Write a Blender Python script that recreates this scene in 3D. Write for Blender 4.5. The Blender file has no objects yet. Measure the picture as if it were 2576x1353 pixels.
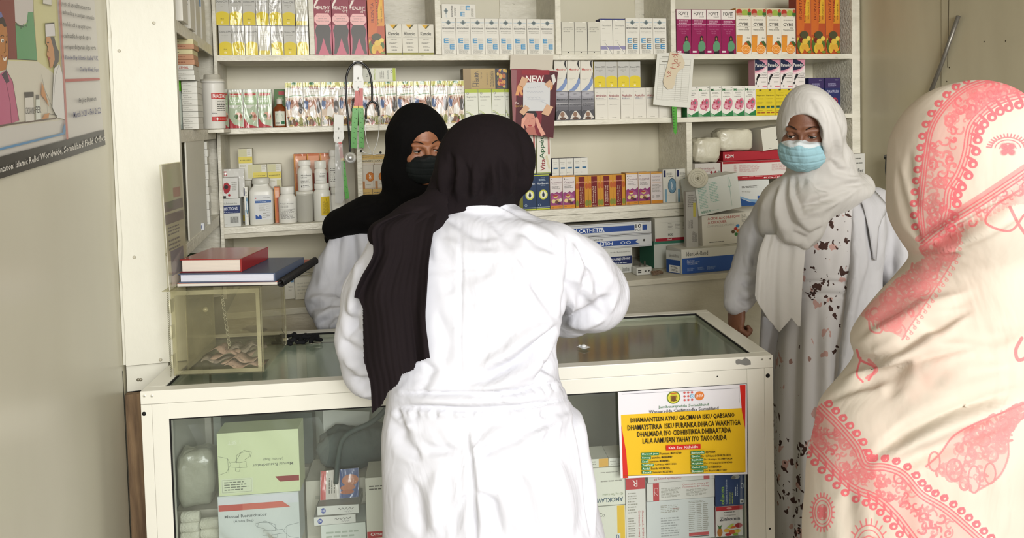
import bpy, bmesh, math, random
import numpy as np
from mathutils import Vector, Matrix
SC = bpy.context.scene
COL = SC.collection
rnd = random.Random(7)
# ------------------------------------------------------------------ camera
F_PX, PX0, PY0 = 1900.0, 1288.0, 387.0
YAW, PIT, ROL = math.radians(14.2), math.radians(2.4), math.radians(1.41)
CAM = Vector((0, 0, 1.6))
FWD = Vector((math.sin(YAW)*math.cos(PIT), math.cos(YAW)*math.cos(PIT), -math.sin(PIT)))
_r0 = Vector((math.cos(YAW), -math.sin(YAW), 0)); _u0 = _r0.cross(FWD)
RGT = _r0*math.cos(ROL) - _u0*math.sin(ROL); UPV = _u0*math.cos(ROL) + _r0*math.sin(ROL)
cd = bpy.data.cameras.new('camera'); cam = bpy.data.objects.new('camera', cd); COL.objects.link(cam)
cd.sensor_width = 36.0; cd.lens = 36.0*F_PX/2576.0; cd.shift_y = -(676.5-PY0)/2576.0
cd.clip_start = 0.02
cam.matrix_world = Matrix(((RGT.x, UPV.x, -FWD.x, CAM.x), (RGT.y, UPV.y, -FWD.y, CAM.y), (RGT.z, UPV.z, -FWD.z, CAM.z), (0, 0, 0, 1)))
SC.camera = cam
# ------------------------------------------------------------------ light
SC.view_settings.view_transform = 'Standard'; SC.view_settings.look = 'None'
SC.view_settings.gamma = 1.0; SC.view_settings.use_curve_mapping = False
SC.view_settings.exposure = 0.47
W = bpy.data.worlds.new('sky'); SC.world = W; W.use_nodes = True
nt = W.node_tree; bg = nt.nodes['Background']
sky = nt.nodes.new('ShaderNodeTexSky'); sky.sky_type = 'HOSEK_WILKIE'; sky.turbidity = 4.0
sky.ground_albedo = 0.6; sky.sun_direction = Vector((0.35, 0.1, 0.93)).normalized()
mixw = nt.nodes.new('ShaderNodeMixRGB'); mixw.inputs[0].default_value = 0.75
mixw.inputs[2].default_value = (1.0, 0.965, 0.90, 1)
nt.links.new(sky.outputs[0], mixw.inputs[1]); nt.links.new(mixw.outputs[0], bg.inputs[0]); bg.inputs[1].default_value = 0.88

def area_light(name, loc, target, sx, sy, power, color):
    ld = bpy.data.lights.new(name, 'AREA'); ld.shape = 'RECTANGLE'; ld.size = sx; ld.size_y = sy
    ld.energy = power; ld.color = color
    o = bpy.data.objects.new(name, ld); COL.objects.link(o); o.location = loc
    o.rotation_euler = (Vector(target)-Vector(loc)).to_track_quat('-Z', 'Y').to_euler()
    return o
# daylight entering through the open front of the shop, behind the photographer
area_light('open_front_daylight', (0.75, -3.4, 2.7), (0.6, 3.0, 1.25), 3.0, 1.9, 235, (1.0, 0.985, 0.965))

# ------------------------------------------------------------------ pixel <-> world helpers (points found on the real planes of the room)
def ray(x, y): return FWD + RGT*((x-PX0)/F_PX) - UPV*((y-PY0)/F_PX)
def onY(x, y, Y): d = ray(x, y); return CAM + d*(Y/d.y)
def onX(x, y, X): d = ray(x, y); return CAM + d*(X/d.x)
def onZ(x, y, Z): d = ray(x, y); return CAM + d*((Z-1.6)/d.z)
def onP(x, y, p0, n): d = ray(x, y); return CAM + d*((Vector(p0)-CAM).dot(n)/d.dot(n))
def proj(p):
    d = Vector(p)-CAM; w = d.dot(FWD); return PX0+F_PX*d.dot(RGT)/w, PY0-F_PX*d.dot(UPV)/w

# ------------------------------------------------------------------ materials
def lin(h):
    h = h.lstrip('#'); c = [int(h[i:i+2], 16)/255 for i in (0, 2, 4)]
    return tuple(((v+0.055)/1.055)**2.4 if v > 0.04045 else v/12.92 for v in c) + (1,)
_mc = {}
def mc(h, rough=0.55, coat=0.0, metal=0.0, alpha=1.0, sheen=0.0, trans=0.0):
    k = (h, rough, coat, metal, alpha, sheen, trans)
    if k in _mc: return _mc[k]
    m = bpy.data.materials.new('paint_'+h.lstrip('#')); m.use_nodes = True
    b = m.node_tree.nodes['Principled BSDF']
    b.inputs['Base Color'].default_value = lin(h); b.inputs['Roughness'].default_value = rough
    b.inputs['Metallic'].default_value = metal; b.inputs['Coat Weight'].default_value = coat
    b.inputs['Coat Roughness'].default_value = 0.2; b.inputs['Specular IOR Level'].default_value = 0.3; b.inputs['Alpha'].default_value = alpha
    b.inputs['Sheen Weight'].default_value = sheen; b.inputs['Transmission Weight'].default_value = trans
    if coat >= 0.8:     # cling film: crinkled gloss
        t = m.node_tree; N = t.nodes; L = t.links; ge = N.new('ShaderNodeNewGeometry'); mp = N.new('ShaderNodeMapping'); mp.inputs['Scale'].default_value = (22, 8, 5)
        L.new(ge.outputs['Position'], mp.inputs[0]); n = N.new('ShaderNodeTexNoise'); n.inputs['Scale'].default_value = 1.0; n.inputs['Detail'].default_value = 2.5; n.inputs['Distortion'].default_value = 1.2
        L.new(mp.outputs[0], n.inputs[0]); bp = N.new('ShaderNodeBump'); bp.inputs['Strength'].default_value = 0.8; bp.inputs['Distance'].default_value = 0.013; L.new(n.outputs[0], bp.inputs['Height']); L.new(bp.outputs[0], b.inputs['Coat Normal'])
        b.inputs['Coat Roughness'].default_value = 0.1; b.inputs['Roughness'].default_value = 0.5; b.inputs['Specular IOR Level'].default_value = 0.2; b.inputs['Coat Weight'].default_value = 0.6; b.inputs['Coat IOR'].default_value = 1.6
    m.diffuse_color = lin(h)
    _mc[k] = m; return m
def noise_mat(name, c1, c2, scale=6, rough=0.6, bump=0.15, stretch=(1, 1, 1), lo=0.35, hi=0.7, c3=None, spot=0.62, spot_scale=18, detail=6, bscale=None, coat=0, spec=0.5, spot_stretch=None):
    """worn paint: two tones on noise, optional third tone in spots, fine bump"""
    m = bpy.data.materials.new(name); m.use_nodes = True; t = m.node_tree; N = t.nodes; L = t.links
    b = N['Principled BSDF']; tc = N.new('ShaderNodeTexCoord'); mp = N.new('ShaderNodeMapping'); mp.inputs['Scale'].default_value = stretch
    L.new(tc.outputs['Object'], mp.inputs[0])
    n1 = N.new('ShaderNodeTexNoise'); n1.inputs['Scale'].default_value = scale; n1.inputs['Detail'].default_value = detail; L.new(mp.outputs[0], n1.inputs[0])
    r = N.new('ShaderNodeValToRGB'); r.color_ramp.elements[0].position = lo; r.color_ramp.elements[1].position = hi
    r.color_ramp.elements[0].color = lin(c1); r.color_ramp.elements[1].color = lin(c2); L.new(n1.outputs[0], r.inputs[0])
    out = r.outputs[0]
    if c3:
        n2 = N.new('ShaderNodeTexNoise'); n2.inputs['Scale'].default_value = spot_scale; n2.inputs['Detail'].default_value = 4
        if spot_stretch:
            mp2 = N.new('ShaderNodeMapping'); mp2.inputs['Scale'].default_value = spot_stretch; L.new(tc.outputs['Object'], mp2.inputs[0]); L.new(mp2.outputs[0], n2.inputs[0])
        else: L.new(mp.outputs[0], n2.inputs[0])
        r2 = N.new('ShaderNodeValToRGB'); r2.color_ramp.elements[0].position = spot; r2.color_ramp.elements[1].position = spot+0.025
        L.new(n2.outputs[0], r2.inputs[0]); mx = N.new('ShaderNodeMixRGB'); L.new(r2.outputs[0], mx.inputs[0]); L.new(out, mx.inputs[1]); mx.inputs[2].default_value = lin(c3); out = mx.outputs[0]
    L.new(out, b.inputs['Base Color']); b.inputs['Roughness'].default_value = rough; b.inputs['Coat Weight'].default_value = coat
    b.inputs['Specular IOR Level'].default_value = spec
    if bump:
        n3 = N.new('ShaderNodeTexNoise'); n3.inputs['Scale'].default_value = bscale or scale*6; n3.inputs['Detail'].default_value = 5; L.new(mp.outputs[0], n3.inputs[0])
        bp = N.new('ShaderNodeBump'); bp.inputs['Strength'].default_value = bump; bp.inputs['Distance'].default_value = 0.01; L.new(n3.outputs[0], bp.inputs['Height']); L.new(bp.outputs[0], b.inputs['Normal'])
    m.diffuse_color = lin(c2)
    return m
def glass_mat(name, tint='#eef5f2', refl=0.10, edge=0.6, rough=0.02, haze=0.0, hazecol='#cfcdb8'):
    """clear sheet: transparent with a fresnel reflection, optional film of dust"""
    m = bpy.data.materials.new(name); m.use_nodes = True; t = m.node_tree; N = t.nodes; L = t.links
    N.remove(N['Principled BSDF']); o = N['Material Output']
    tr = N.new('ShaderNodeBsdfTransparent'); tr.inputs[0].default_value = lin(tint)
    gl = N.new('ShaderNodeBsdfGlossy'); gl.inputs['Roughness'].default_value = rough
    fr = N.new('ShaderNodeLayerWeight'); fr.inputs[0].default_value = 0.35
    mr = N.new('ShaderNodeMapRange'); mr.inputs['To Min'].default_value = refl; mr.inputs['To Max'].default_value = edge; L.new(fr.outputs['Fresnel'], mr.inputs['Value'])
    mx = N.new('ShaderNodeMixShader'); L.new(mr.outputs[0], mx.inputs[0]); L.new(tr.outputs[0], mx.inputs[1]); L.new(gl.outputs[0], mx.inputs[2])
    out = mx
    if haze:
        df = N.new('ShaderNodeBsdfDiffuse'); df.inputs[0].default_value = lin(hazecol)
        ns = N.new('ShaderNodeTexNoise'); ns.inputs['Scale'].default_value = 7; ns.inputs['Detail'].default_value = 6
        tc = N.new('ShaderNodeTexCoord'); L.new(tc.outputs['Object'], ns.inputs[0])
        m2 = N.new('ShaderNodeMapRange'); m2.inputs['From Min'].default_value = 0.3; m2.inputs['From Max'].default_value = 0.75; m2.inputs['To Min'].default_value = haze*0.4; m2.inputs['To Max'].default_value = haze*1.6; L.new(ns.outputs[0], m2.inputs['Value'])
        mh = N.new('ShaderNodeMixShader'); L.new(m2.outputs[0], mh.inputs[0]); L.new(mx.outputs[0], mh.inputs[1]); L.new(df.outputs[0], mh.inputs[2]); out = mh
    L.new(out.outputs[0], o.inputs[0]); m.diffuse_color = (0.8, 0.9, 0.9, 0.4)
    return m

# ------------------------------------------------------------------ object helpers
def tag(o, label=None, cat=None, group=None, kind=None):
    for k, v in (('label', label), ('category', cat), ('group', group), ('kind', kind)):
        if v: o[k] = v
    return o
def empty(name, loc, rz=0.0):
    o = bpy.data.objects.new(name, None); COL.objects.link(o); o.location = loc; o.rotation_euler = (0, 0, rz)
    o.empty_display_size = 0.05
    return o
_txt = {}
def text_geo(s, bold=False):
    k = (s, bold)
    if k in _txt: return _txt[k]
    cu = bpy.data.curves.new('t', 'FONT'); cu.body = s; cu.resolution_u = 2 if len(s) < 14 else 1
    if bold: cu.offset = 0.013
    o = bpy.data.objects.new('t', cu); COL.objects.link(o)
    me = bpy.data.meshes.new_from_object(o.evaluated_get(bpy.context.evaluated_depsgraph_get()))
    v = np.zeros(len(me.vertices)*3); me.vertices.foreach_get('co', v); v = v.reshape(-1, 3)[:, :2]
    fs = [tuple(p.vertices) for p in me.polygons]
    bpy.data.objects.remove(o); bpy.data.curves.remove(cu); bpy.data.meshes.remove(me)
    if len(v): lo = v.min(0); sz = np.maximum(v.max(0)-lo, 1e-6); v = (v-lo)/sz
    _txt[k] = (v, fs); return _txt[k]

class MB:
    """collects shapes with materials, links them as one mesh object"""
    def __init__(s): s.v = []; s.f = []; s.m = []; s.mats = []; s.sm = []
    def mi(s, m):
        if m not in s.mats: s.mats.append(m)
        return s.mats.index(m)
    def add(s, vs, fs, m, smooth=False, M=None):
        n = len(s.v); k = s.mi(m)
        if M is not None: vs = [M @ Vector(v) for v in vs]
        s.v.extend(tuple(v) for v in vs); s.f.extend(tuple(i+n for i in f) for f in fs); s.m.extend([k]*len(fs)); s.sm.extend([smooth]*len(fs))
        return s
    def box(s, x0, x1, y0, y1, z0, z1, m, M=None):
        vs = [(x, y, z) for z in (z0, z1) for y in (y0, y1) for x in (x0, x1)]
        return s.add(vs, [(0, 2, 3, 1), (4, 5, 7, 6), (0, 1, 5, 4), (2, 6, 7, 3), (0, 4, 6, 2), (1, 3, 7, 5)], m, M=M)
    def bbox(s, x0, x1, y0, y1, z0, z1, b, m, M=None):
        """box with bevelled edges"""
        bm = bmesh.new(); bmesh.ops.create_cube(bm, size=1)
        for v in bm.verts: v.co = Vector(((x0+x1)/2+v.co.x*(x1-x0), (y0+y1)/2+v.co.y*(y1-y0), (z0+z1)/2+v.co.z*(z1-z0)))
        bmesh.ops.bevel(bm, geom=bm.edges[:], offset=b, segments=2, affect='EDGES', profile=0.5)
        bm.verts.ensure_lookup_table(); vs = [v.co.copy() for v in bm.verts]; fs = [[v.index for v in f.verts] for f in bm.faces]; bm.free()
        return s.add(vs, fs, m, M=M)
    def prism(s, pts, d, m, M=None):
        """outline of (x, z) points extruded along y from 0 to d"""
        n = len(pts); vs = [(p[0], 0, p[1]) for p in pts]+[(p[0], d, p[1]) for p in pts]
        return s.add(vs, [tuple(range(n)), tuple(range(2*n-1, n-1, -1))]+[(i, i+n, (i+1) % n+n, (i+1) % n) for i in range(n)], m, M=M)
    def lathe(s, prof, m, n=32, M=None, c=(0, 0), sx=1.0, sy=1.0, sq=None):
        """profile of (radius, z) turned about z; sq squares the section"""
        vs = []; fs = []
        for r, z in prof:
            for i in range(n):
                a = 2*math.pi*i/n; ca, sa = math.cos(a), math.sin(a); k = 1.0
                if sq: k = (abs(ca)**sq+abs(sa)**sq)**(-1/sq)
                vs.append((c[0]+r*ca*k*sx, c[1]+r*sa*k*sy, z))
        for j in range(len(prof)-1):
            for i in range(n): fs.append((j*n+i, j*n+(i+1) % n, (j+1)*n+(i+1) % n, (j+1)*n+i))
        fs.append(tuple(range(n-1, -1, -1))); fs.append(tuple((len(prof)-1)*n+i for i in range(n)))
        return s.add(vs, fs, m, True, M)
    def tube(s, pts, r, m, n=10, M=None, flat=1.0, closed=False):
        pts = [Vector(p) for p in pts]; vs = []; fs = []; up = None
        rr = r if isinstance(r, (list, tuple)) else [r]*len(pts)
        for i, p in enumerate(pts):
            a = pts[i-1] if (i or closed) else p; b = pts[(i+1) % len(pts)] if (i < len(pts)-1 or closed) else p
            t = (b-a).normalized()
            if up is None: up = Vector((0, 0, 1)) if abs(t.z) < 0.9 else Vector((1, 0, 0))
            x = t.cross(up).normalized(); up = x.cross(t).normalized()
            for k in range(n):
                an = 2*math.pi*k/n; vs.append(p + x*rr[i]*math.cos(an) + up*rr[i]*flat*math.sin(an))
        q = len(pts)
        for j in range(q if closed else q-1):
            for k in range(n): fs.append((j*n+k, j*n+(k+1) % n, ((j+1) % q)*n+(k+1) % n, ((j+1) % q)*n+k))
        if not closed: fs += [tuple(range(n-1, -1, -1)), tuple((q-1)*n+k for k in range(n))]
        return s.add(vs, fs, m, True, M)
    def art(s, ops, fn, L0=0, rough=0.5, coat=0.0, curved=False):
        """printed matter: ops drawn as thin flat shapes; fn(x, y, layer) gives the point"""
        L = L0
        for op in ops:
            L += 1; k = op[0]; c = op[5] if k in 'rtbn' else op[-1]; m = mc(c, rough, coat)
            if k == 'r':
                x0, y0, x1, y1 = op[1:5]; q = 12 if curved else 1
                for i in range(q): xa, xb = x0+(x1-x0)*i/q, x0+(x1-x0)*(i+1)/q; s.add([fn(xa, y0, L), fn(xb, y0, L), fn(xb, y1, L), fn(xa, y1, L)], [(0, 1, 2, 3)], m)
            elif k == 'p': s.add([fn(x, y, L) for x, y in op[1]], [tuple(range(len(op[1])))], m)
            elif k == 'e':
                cx, cy, rx, ry = op[1:5]; n = 20
                s.add([fn(cx+rx*math.cos(2*math.pi*i/n), cy+ry*math.sin(2*math.pi*i/n), L) for i in range(n)], [tuple(range(n))], m)
            elif k == 'o':
                cx, cy, rx, ry, w = op[1:6]; n = 24; vs = []
                for i in range(n):
                    a = 2*math.pi*i/n; vs += [fn(cx+rx*math.cos(a), cy+ry*math.sin(a), L), fn(cx+rx*(1-w)*math.cos(a), cy+ry*(1-w)*math.sin(a), L)]
                s.add(vs, [(2*i, 2*((i+1) % n), 2*((i+1) % n)+1, 2*i+1) for i in range(n)], m)
            elif k == 'L':
                pts, w = op[1], op[2]; P = [Vector(fn(x, y, L)) for x, y in pts]; N = (P[0]-CAM).cross(P[1]-P[0]) if len(P) > 1 else None
                n0 = Vector(fn(0, 0, L+300))-Vector(fn(0, 0, L))
                if n0.length < 1e-9: n0 = Vector((0, -1, 0))
                n0.normalize(); vs = []
                for i, p in enumerate(P):
                    t = (P[min(i+1, len(P)-1)]-P[max(i-1, 0)]).normalized(); q = t.cross(n0).normalized()*w/2; vs += [p+q, p-q]
                s.add(vs, [(2*i, 2*i+1, 2*i+3, 2*i+2) for i in range(len(P)-1)], m)
            elif k in 'tb':
                x0, y0, x1, y1 = op[1:5]; rot = op[7] if len(op) > 7 else 0; v, fs = text_geo(op[6], k == 'b' or (len(op) > 8 and op[8]))
                vs = []
                for a, b in v:
                    if rot == 90: a, b = 1-b, a
                    elif rot == -90: a, b = b, 1-a
                    elif rot == 180: a, b = 1-a, 1-b
                    vs.append(fn(x0+(x1-x0)*a, y0+(y1-y0)*b, L))
                s.add(vs, fs, m)
            elif k == 'n':   # small illegible lines of print, as bars broken into words
                x0, y0, x1, y1 = op[1:5]; n = op[6]; vert = len(op) > 7 and op[7]; rr = random.Random(int((x0*7+y0*13+n)*991))
                for i in range(n):
                    a = (i+0.25)/n; bb = a+0.42/n; t = 0.0
                    end = rr.uniform(0.72, 1.0)
                    while t < end:
                        w = rr.uniform(0.08, 0.22); e = min(t+w, end)
                        if vert: s.add([fn(x0+(x1-x0)*p, y0+(y1-y0)*q, L) for p, q in ((a, t), (bb, t), (bb, e), (a, e))], [(0, 1, 2, 3)], m)
                        else: s.add([fn(x0+(x1-x0)*p, y1-(y1-y0)*q, L) for p, q in ((t, a), (e, a), (e, bb), (t, bb))], [(0, 1, 2, 3)], m)
                        t = e+0.035
        return s
    def build(s, name, parent=None, M=None, smooth_angle=None):
        me = bpy.data.meshes.new(name); me.from_pydata(s.v, [], s.f)
        for m in s.mats: me.materials.append(m)
        me.polygons.foreach_set('material_index', s.m); me.polygons.foreach_set('use_smooth', s.sm); me.update()
        o = bpy.data.objects.new(name, me); COL.objects.link(o)
        if parent: o.parent = parent
        if M is not None: o.matrix_world = M
        return o
def planeXZ(Y): return lambda x, y, L: (lambda p: (p[0], p[1]-0.00018*L, p[2]))(onY(x, y, Y))
def TR(x, y, z, rz=0.0, rx=0.0, ry=0.0):
    return Matrix.Translation((x, y, z)) @ Matrix.Rotation(rz, 4, 'Z') @ Matrix.Rotation(ry, 4, 'Y') @ Matrix.Rotation(rx, 4, 'X')
ORD = ['first', 'second', 'third', 'fourth', 'fifth', 'sixth', 'seventh', 'eighth', 'ninth', 'tenth']
def ordw(i, n):
    if n == 1: return 'only'
    if i == 0: return 'leftmost'
    if i == n-1: return 'rightmost'
    if n > 6 and i > n//2: return ORD[n-1-i]+' from right'
    return ORD[i]+' from left'
# ================================================================== the room
wall_paint = noise_mat('old_cream_wall_paint', '#ccc6ae', '#dad5bf', 2.2, 0.42, 0.05, (1, 1, 0.4), 0.3, 0.75, detail=5, bscale=20)
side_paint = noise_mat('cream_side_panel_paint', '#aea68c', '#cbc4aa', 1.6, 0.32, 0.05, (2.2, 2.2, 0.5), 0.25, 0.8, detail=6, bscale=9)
lit_side_paint = noise_mat('cream_side_paint_lit', '#c4bfab', '#dcd8c6', 1.3, 0.3, 0.05, (2.2, 1.2, 0.5), 0.25, 0.8, detail=6, bscale=9)  # side paint in lighter tones; the left wall's stronger light is in the colour
shelf_paint = noise_mat('brushed_white_shelf_paint', '#d3cfbe', '#e3dfcf', 9, 0.38, 0.5, (1, 3, 3), 0.3, 0.6, bscale=30, c3='#bdb9a8', spot=0.68, spot_scale=22)
post_paint = noise_mat('white_post_paint', '#d6d4c6', '#e0ded1', 3, 0.5, 0.12, (1, 1, 0.6), 0.3, 0.7, c3='#c9c4b2', spot=0.71, spot_scale=12, bscale=40)
bench_paint = noise_mat('chipped_cream_bench_paint', '#b9b3a0', '#cdc8b6', 4, 0.45, 0.3, (1, 1, 2), 0.3, 0.7, c3='#6e6350', spot=0.685, spot_scale=9, spot_stretch=(0.5, 1, 4))
ply_paint = noise_mat('worn_plywood_paint', '#a79b83', '#c5bda8', 5, 0.55, 0.3, (1, 1, 3), 0.3, 0.7, c3='#7b6c55', spot=0.58, spot_scale=5, spot_stretch=(1, 1, 2.4))
raw_wood = noise_mat('raw_brown_wood', '#5b4632', '#8a7052', 10, 0.7, 0.3, (6, 6, 0.6))
dark_gap = mc('#16130f', 0.9)
YS = 3.15; YB = 3.45; ZT, ZM, ZL = 1.890, 1.602, 1.213
XL = -0.56; XR = 2.555
def struct(mb, name, M=None, label=None): return tag(mb.build(name, M=M), kind='structure')
m = MB(); m.box(-0.75, 2.7, 3.452, 3.52, 0, 2.7, wall_paint); struct(m, 'wall_back')
m = MB(); m.box(XL-0.06, XL, -0.4, 2.30, 0, 2.7, lit_side_paint); m.box(XL-0.2, XL-0.001, 2.30, 3.452, 0, 2.7, wall_paint)
m.box(XL-0.001, XL+0.0006, 2.298, 2.302, 0, 0.93, dark_gap); struct(m, 'wall_left')
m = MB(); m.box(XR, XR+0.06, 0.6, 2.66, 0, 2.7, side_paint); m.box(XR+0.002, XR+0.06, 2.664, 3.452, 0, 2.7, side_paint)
for (px, py) in ((2476, 105), (2530, 103), (2382, 205), (2388, 170)):
    p = onX(px, py, XR); m.add([(p.x-0.0005, p.y-0.003, p.z), (p.x-0.0005, p.y, p.z+0.004), (p.x-0.0005, p.y+0.003, p.z), (p.x-0.0005, p.y, p.z-0.004)], [(0, 1, 2, 3)], mc('#3a3226'))
p0 = onX(2391, 0, XR); p1 = onX(2384, 170, XR)
m.add([(XR-0.0006, p0.y-0.002, 2.4), (XR-0.0006, p0.y+0.002, 2.4), (XR-0.0006, p1.y+0.001, p1.z), (XR-0.0006, p1.y-0.001, p1.z)], [(0, 1, 2, 3)], mc('#4b4234'))
struct(m, 'wall_right')
m = MB(); m.box(-0.8, 2.8, -0.4, 3.52, -0.05, 0, noise_mat('grey_screed_floor', '#8d877a', '#a39c8d', 3, 0.6, 0.2)); struct(m, 'floor')
m = MB(); m.box(-0.8, 2.8, -0.4, 3.52, 2.7, 2.76, mc('#dcd8c8', 0.7)); struct(m, 'ceiling')
# white post board at the left, cracked along its outer edge
m = MB(); a = onY(272, 0, 2.30); b = onY(312, 921, 2.30); c = onY(436, 0, 2.30); z0 = 0.943
xl = XL+0.002; xr = c.x
edge = []; zz = z0; r2 = random.Random(3)
while zz < 2.69: edge.append((xl+0.008+r2.uniform(-0.0015, 0.0025)+(0.004 if 1.25 < zz < 1.40 else 0), zz)); zz += 0.03
m.prism([(x, z) for x, z in edge]+[(edge[-1][0], 2.695), (xr, 2.695), (xr, z0)], 0.03, post_paint, TR(0, 2.30, 0))
m.prism([(xl-0.002, z0), (xl+0.007, z0)]+[(x-0.0025, z) for x, z in edge[1:]]+[(xl-0.002, 2.69)], 0.02, post_paint, TR(0, 2.312, 0))
for (px, py) in ((300, 128), (387, 58), (338, 647), (404, 905), (420, 640)):
    p = onY(px, py, 2.30); m.lathe([(0.0045, 0), (0.003, 0.0012), (0.0002, 0.0013)], mc('#bdb8a5'), 12, Matrix.Translation((p.x, 2.2995, p.z)) @ Matrix.Rotation(math.pi/2, 4, 'X'))
struct(m, 'trim_1')
# small battens below the post, beside the counter
m = MB(); m.box(XL+0.004, -0.445, 2.325, 2.345, 0.862, 0.935, post_paint)
for px in (348, 354): p = onY(px, 955, 2.325); m.lathe([(0.005, 0), (0.004, 0.002), (0.0002, 0.0021)], mc('#8f8a7a', 0.4, metal=0.6), 10, Matrix.Translation((p.x, 2.3245, p.z)) @ Matrix.Rotation(math.pi/2, 4, 'X'))
struct(m, 'trim_2')
m = MB(); m.box(XL+0.003, XL+0.055, 2.302, 2.322, 0, 0.86, raw_wood); m.box(XL+0.0, XL+0.08, 2.35, 2.37, 0, 0.86, dark_gap); struct(m, 'trim_3')

# ------------------------------------------------------------------ built-in shelving: one thing, its boards are parts
shelving = empty('wall_shelving', (1.0, YS, 0.9)); tag(shelving, 'white painted built-in wooden shelving covering the back wall', 'shelving')
PM = shelving.matrix_world.copy(); bpy.context.view_layer.update()
def part(mb, name, parent):
    bpy.context.view_layer.update(); o = mb.build(name); o.parent = parent; o.matrix_parent_inverse = parent.matrix_world.inverted(); return o
def board(name, x0, x1, z0, z1, y0=YS, y1=YB, mat=None, M=None):
    m = MB(); m.bbox(x0, x1, y0, y1, z0, z1, 0.0015, mat or shelf_paint, M); return part(m, name, shelving)
XF = lambda px, py=300: onY(px, py, YS).x
x0, x1, x2, x3 = XF(543, 200), XF(1397, 130), XF(1700, 130), XF(2146, 130)
board('shelf_board', x0, x1+0.02, ZT-0.024, ZT); board('shelf_board', x1+0.021, XR-0.004, ZT-0.024, ZT)
board('shelf_board', x0, XF(1110), ZM-0.022, ZM); board('shelf_board', XF(1110)+0.001, XR-0.004, ZM-0.022, ZM)
board('shelf_board', x0, XF(1735, 520), ZL-0.026, ZL)
board('shelf_rail', XF(1300, 540), XF(1727, 540), ZL-0.060, ZL-0.0275, YS+0.004, YS+0.03)
board('shelf_rail', x0, XF(1000, 560), ZL-0.046, ZL-0.0265, YS+0.01, YS+0.03, bench_paint)
board('shelf_board', x0, XR-0.004, 2.26, 2.284)
def up(pxa, pxb, py, z0, z1, y0=YS+0.004, y1=YB-0.001): board('upright', XF(pxa, py), XF(pxb, py), z0, z1, y0, y1)
board('upright', XF(537, 140), XF(549, 140)-0.004, 0.93, 2.26, YS-0.003, YB)
up(777, 790, 60, ZT+0.001, 2.259); up(1095, 1110, 60, ZT+0.001, 2.259); up(1398, 1412, 60, ZT+0.001, 2.259); up(1689, 1701, 60, ZT+0.001, 2.259)
up(900, 913, 450, ZL+0.001, ZM-0.023, YS+0.02); up(1712, 1726, 250, ZM+0.001, ZT-0.025, YS+0.05); up(1729, 1743, 400, ZL-0.02, ZM-0.023, YS+0.004)
board('upright', XF(2143, 100), XF(2163, 100), 0.93, 2.259, YS-0.001, YB)
board('back_panel', x0, XR-0.004, 0.93, 2.30, YB+0.0005, YB+0.0015, wall_paint)
for pxa, pxb in ((940, 1092), (1270, 1394), (1640, 1690)): board('back_batten', XF(pxa, 60)+0.05, XF(pxb, 60)+0.05, ZT+0.001, 2.259, YB-0.004, YB)
# lower cabinet under the shelves
bench = empty('base_cabinet', (1.0, 2.95, 0.0)); tag(bench, 'low cream painted wooden base cabinet with chipped paint under the shelving', 'cabinet')
m = MB(); m.bbox(-0.36, XR-0.004, 2.945, YB, 0.895, 0.92, 0.002, bench_paint); part(m, 'worktop', bench)
m = MB(); m.box(0.70, XR-0.006, 2.962, 2.98, 0.0, 0.894, bench_paint); m.box(0.70, XR-0.006, 2.975, YB, 0.0, 0.02, bench_paint); part(m, 'front_panel', bench)
m = MB(); m.box(-0.36, 0.45, 2.962, 2.98, 0.0, 0.894, ply_paint); part(m, 'front_panel', bench)
for px, py, w, h in ((1822, 723, 46, 4), (1826, 732, 16, 5), (1750, 708, 6, 3), (1600, 738, 4, 4), (1698, 737, 3, 3), (1698, 790, 4, 4), (1640, 770, 4, 3), (1830, 708, 5, 2)):
    pass
# side shelves in the left alcove
alc = empty('alcove_shelving', (-0.48, 2.8, 0.9)); tag(alc, 'narrow white side shelves in the alcove behind the left post', 'shelving')
def ab(name, *a, mat=None): m = MB(); m.bbox(*a, 0.0012, mat or shelf_paint); return part(m, name, alc)
for z in (1.922, 1.60, 1.262): ab('shelf_board', XL+0.002, -0.402, 2.338, 3.20, z-0.012, z)
for z in (1.922, 1.60, 1.262): ab('edge_strip', -0.401, -0.395, 2.34, YS-0.005, z-0.036, z+0.001)
ab('shelf_board', -0.394, -0.34, 2.93, 3.144, 1.588, 1.60)
ab('upright', XL+0.001, -0.43, 2.83, 2.85, 1.263, 1.587)
ab('upright', XL+0.001, -0.43, 2.83, 2.85, 1.601, 1.908)
ab('upright', -0.402, -0.397, 2.47, 2.84, 1.262, 1.586, mat=post_paint)
ab('back_panel', XL+0.001, -0.401, 3.20, 3.21, 0.93, 2.3)
# ================================================================== printed cartons
def blobs(seed, x0, y0, x1, y1, cols, n, r, asp=0.5):
    q = random.Random(seed); o = []
    for i in range(n):
        a = q.uniform(x0, x1); b = q.uniform(y0, y1); k = r*q.uniform(0.6, 1.2)
        rx = min(k, a-x0+0.02, x1-a+0.02); ry = min(k*asp, b-y0+0.01, y1-b+0.01)
        o.append(('e', a, b, max(rx, 0.015), max(ry, 0.008), q.choice(cols)))
    return o
def bigE(x, y, w, h, c): return [('r', x, y, x+w*0.25, y+h, c)]+[('r', x+w*0.25, y+h*k, x+w, y+h*(k+0.2), c) for k in (0, 0.4, 0.8)]
def arc_top(y, dy, c, x0=0.01, x1=0.99, y0=0.01): return ('p', [(x0, y0), (x1, y0)]+[(x1+(x0-x1)*i/12, y+dy*math.sin(math.pi*i/12)) for i in range(13)], c)
ART = {}
G4, G5, G7 = '#45443f', '#66645d', '#98968c'
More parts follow.
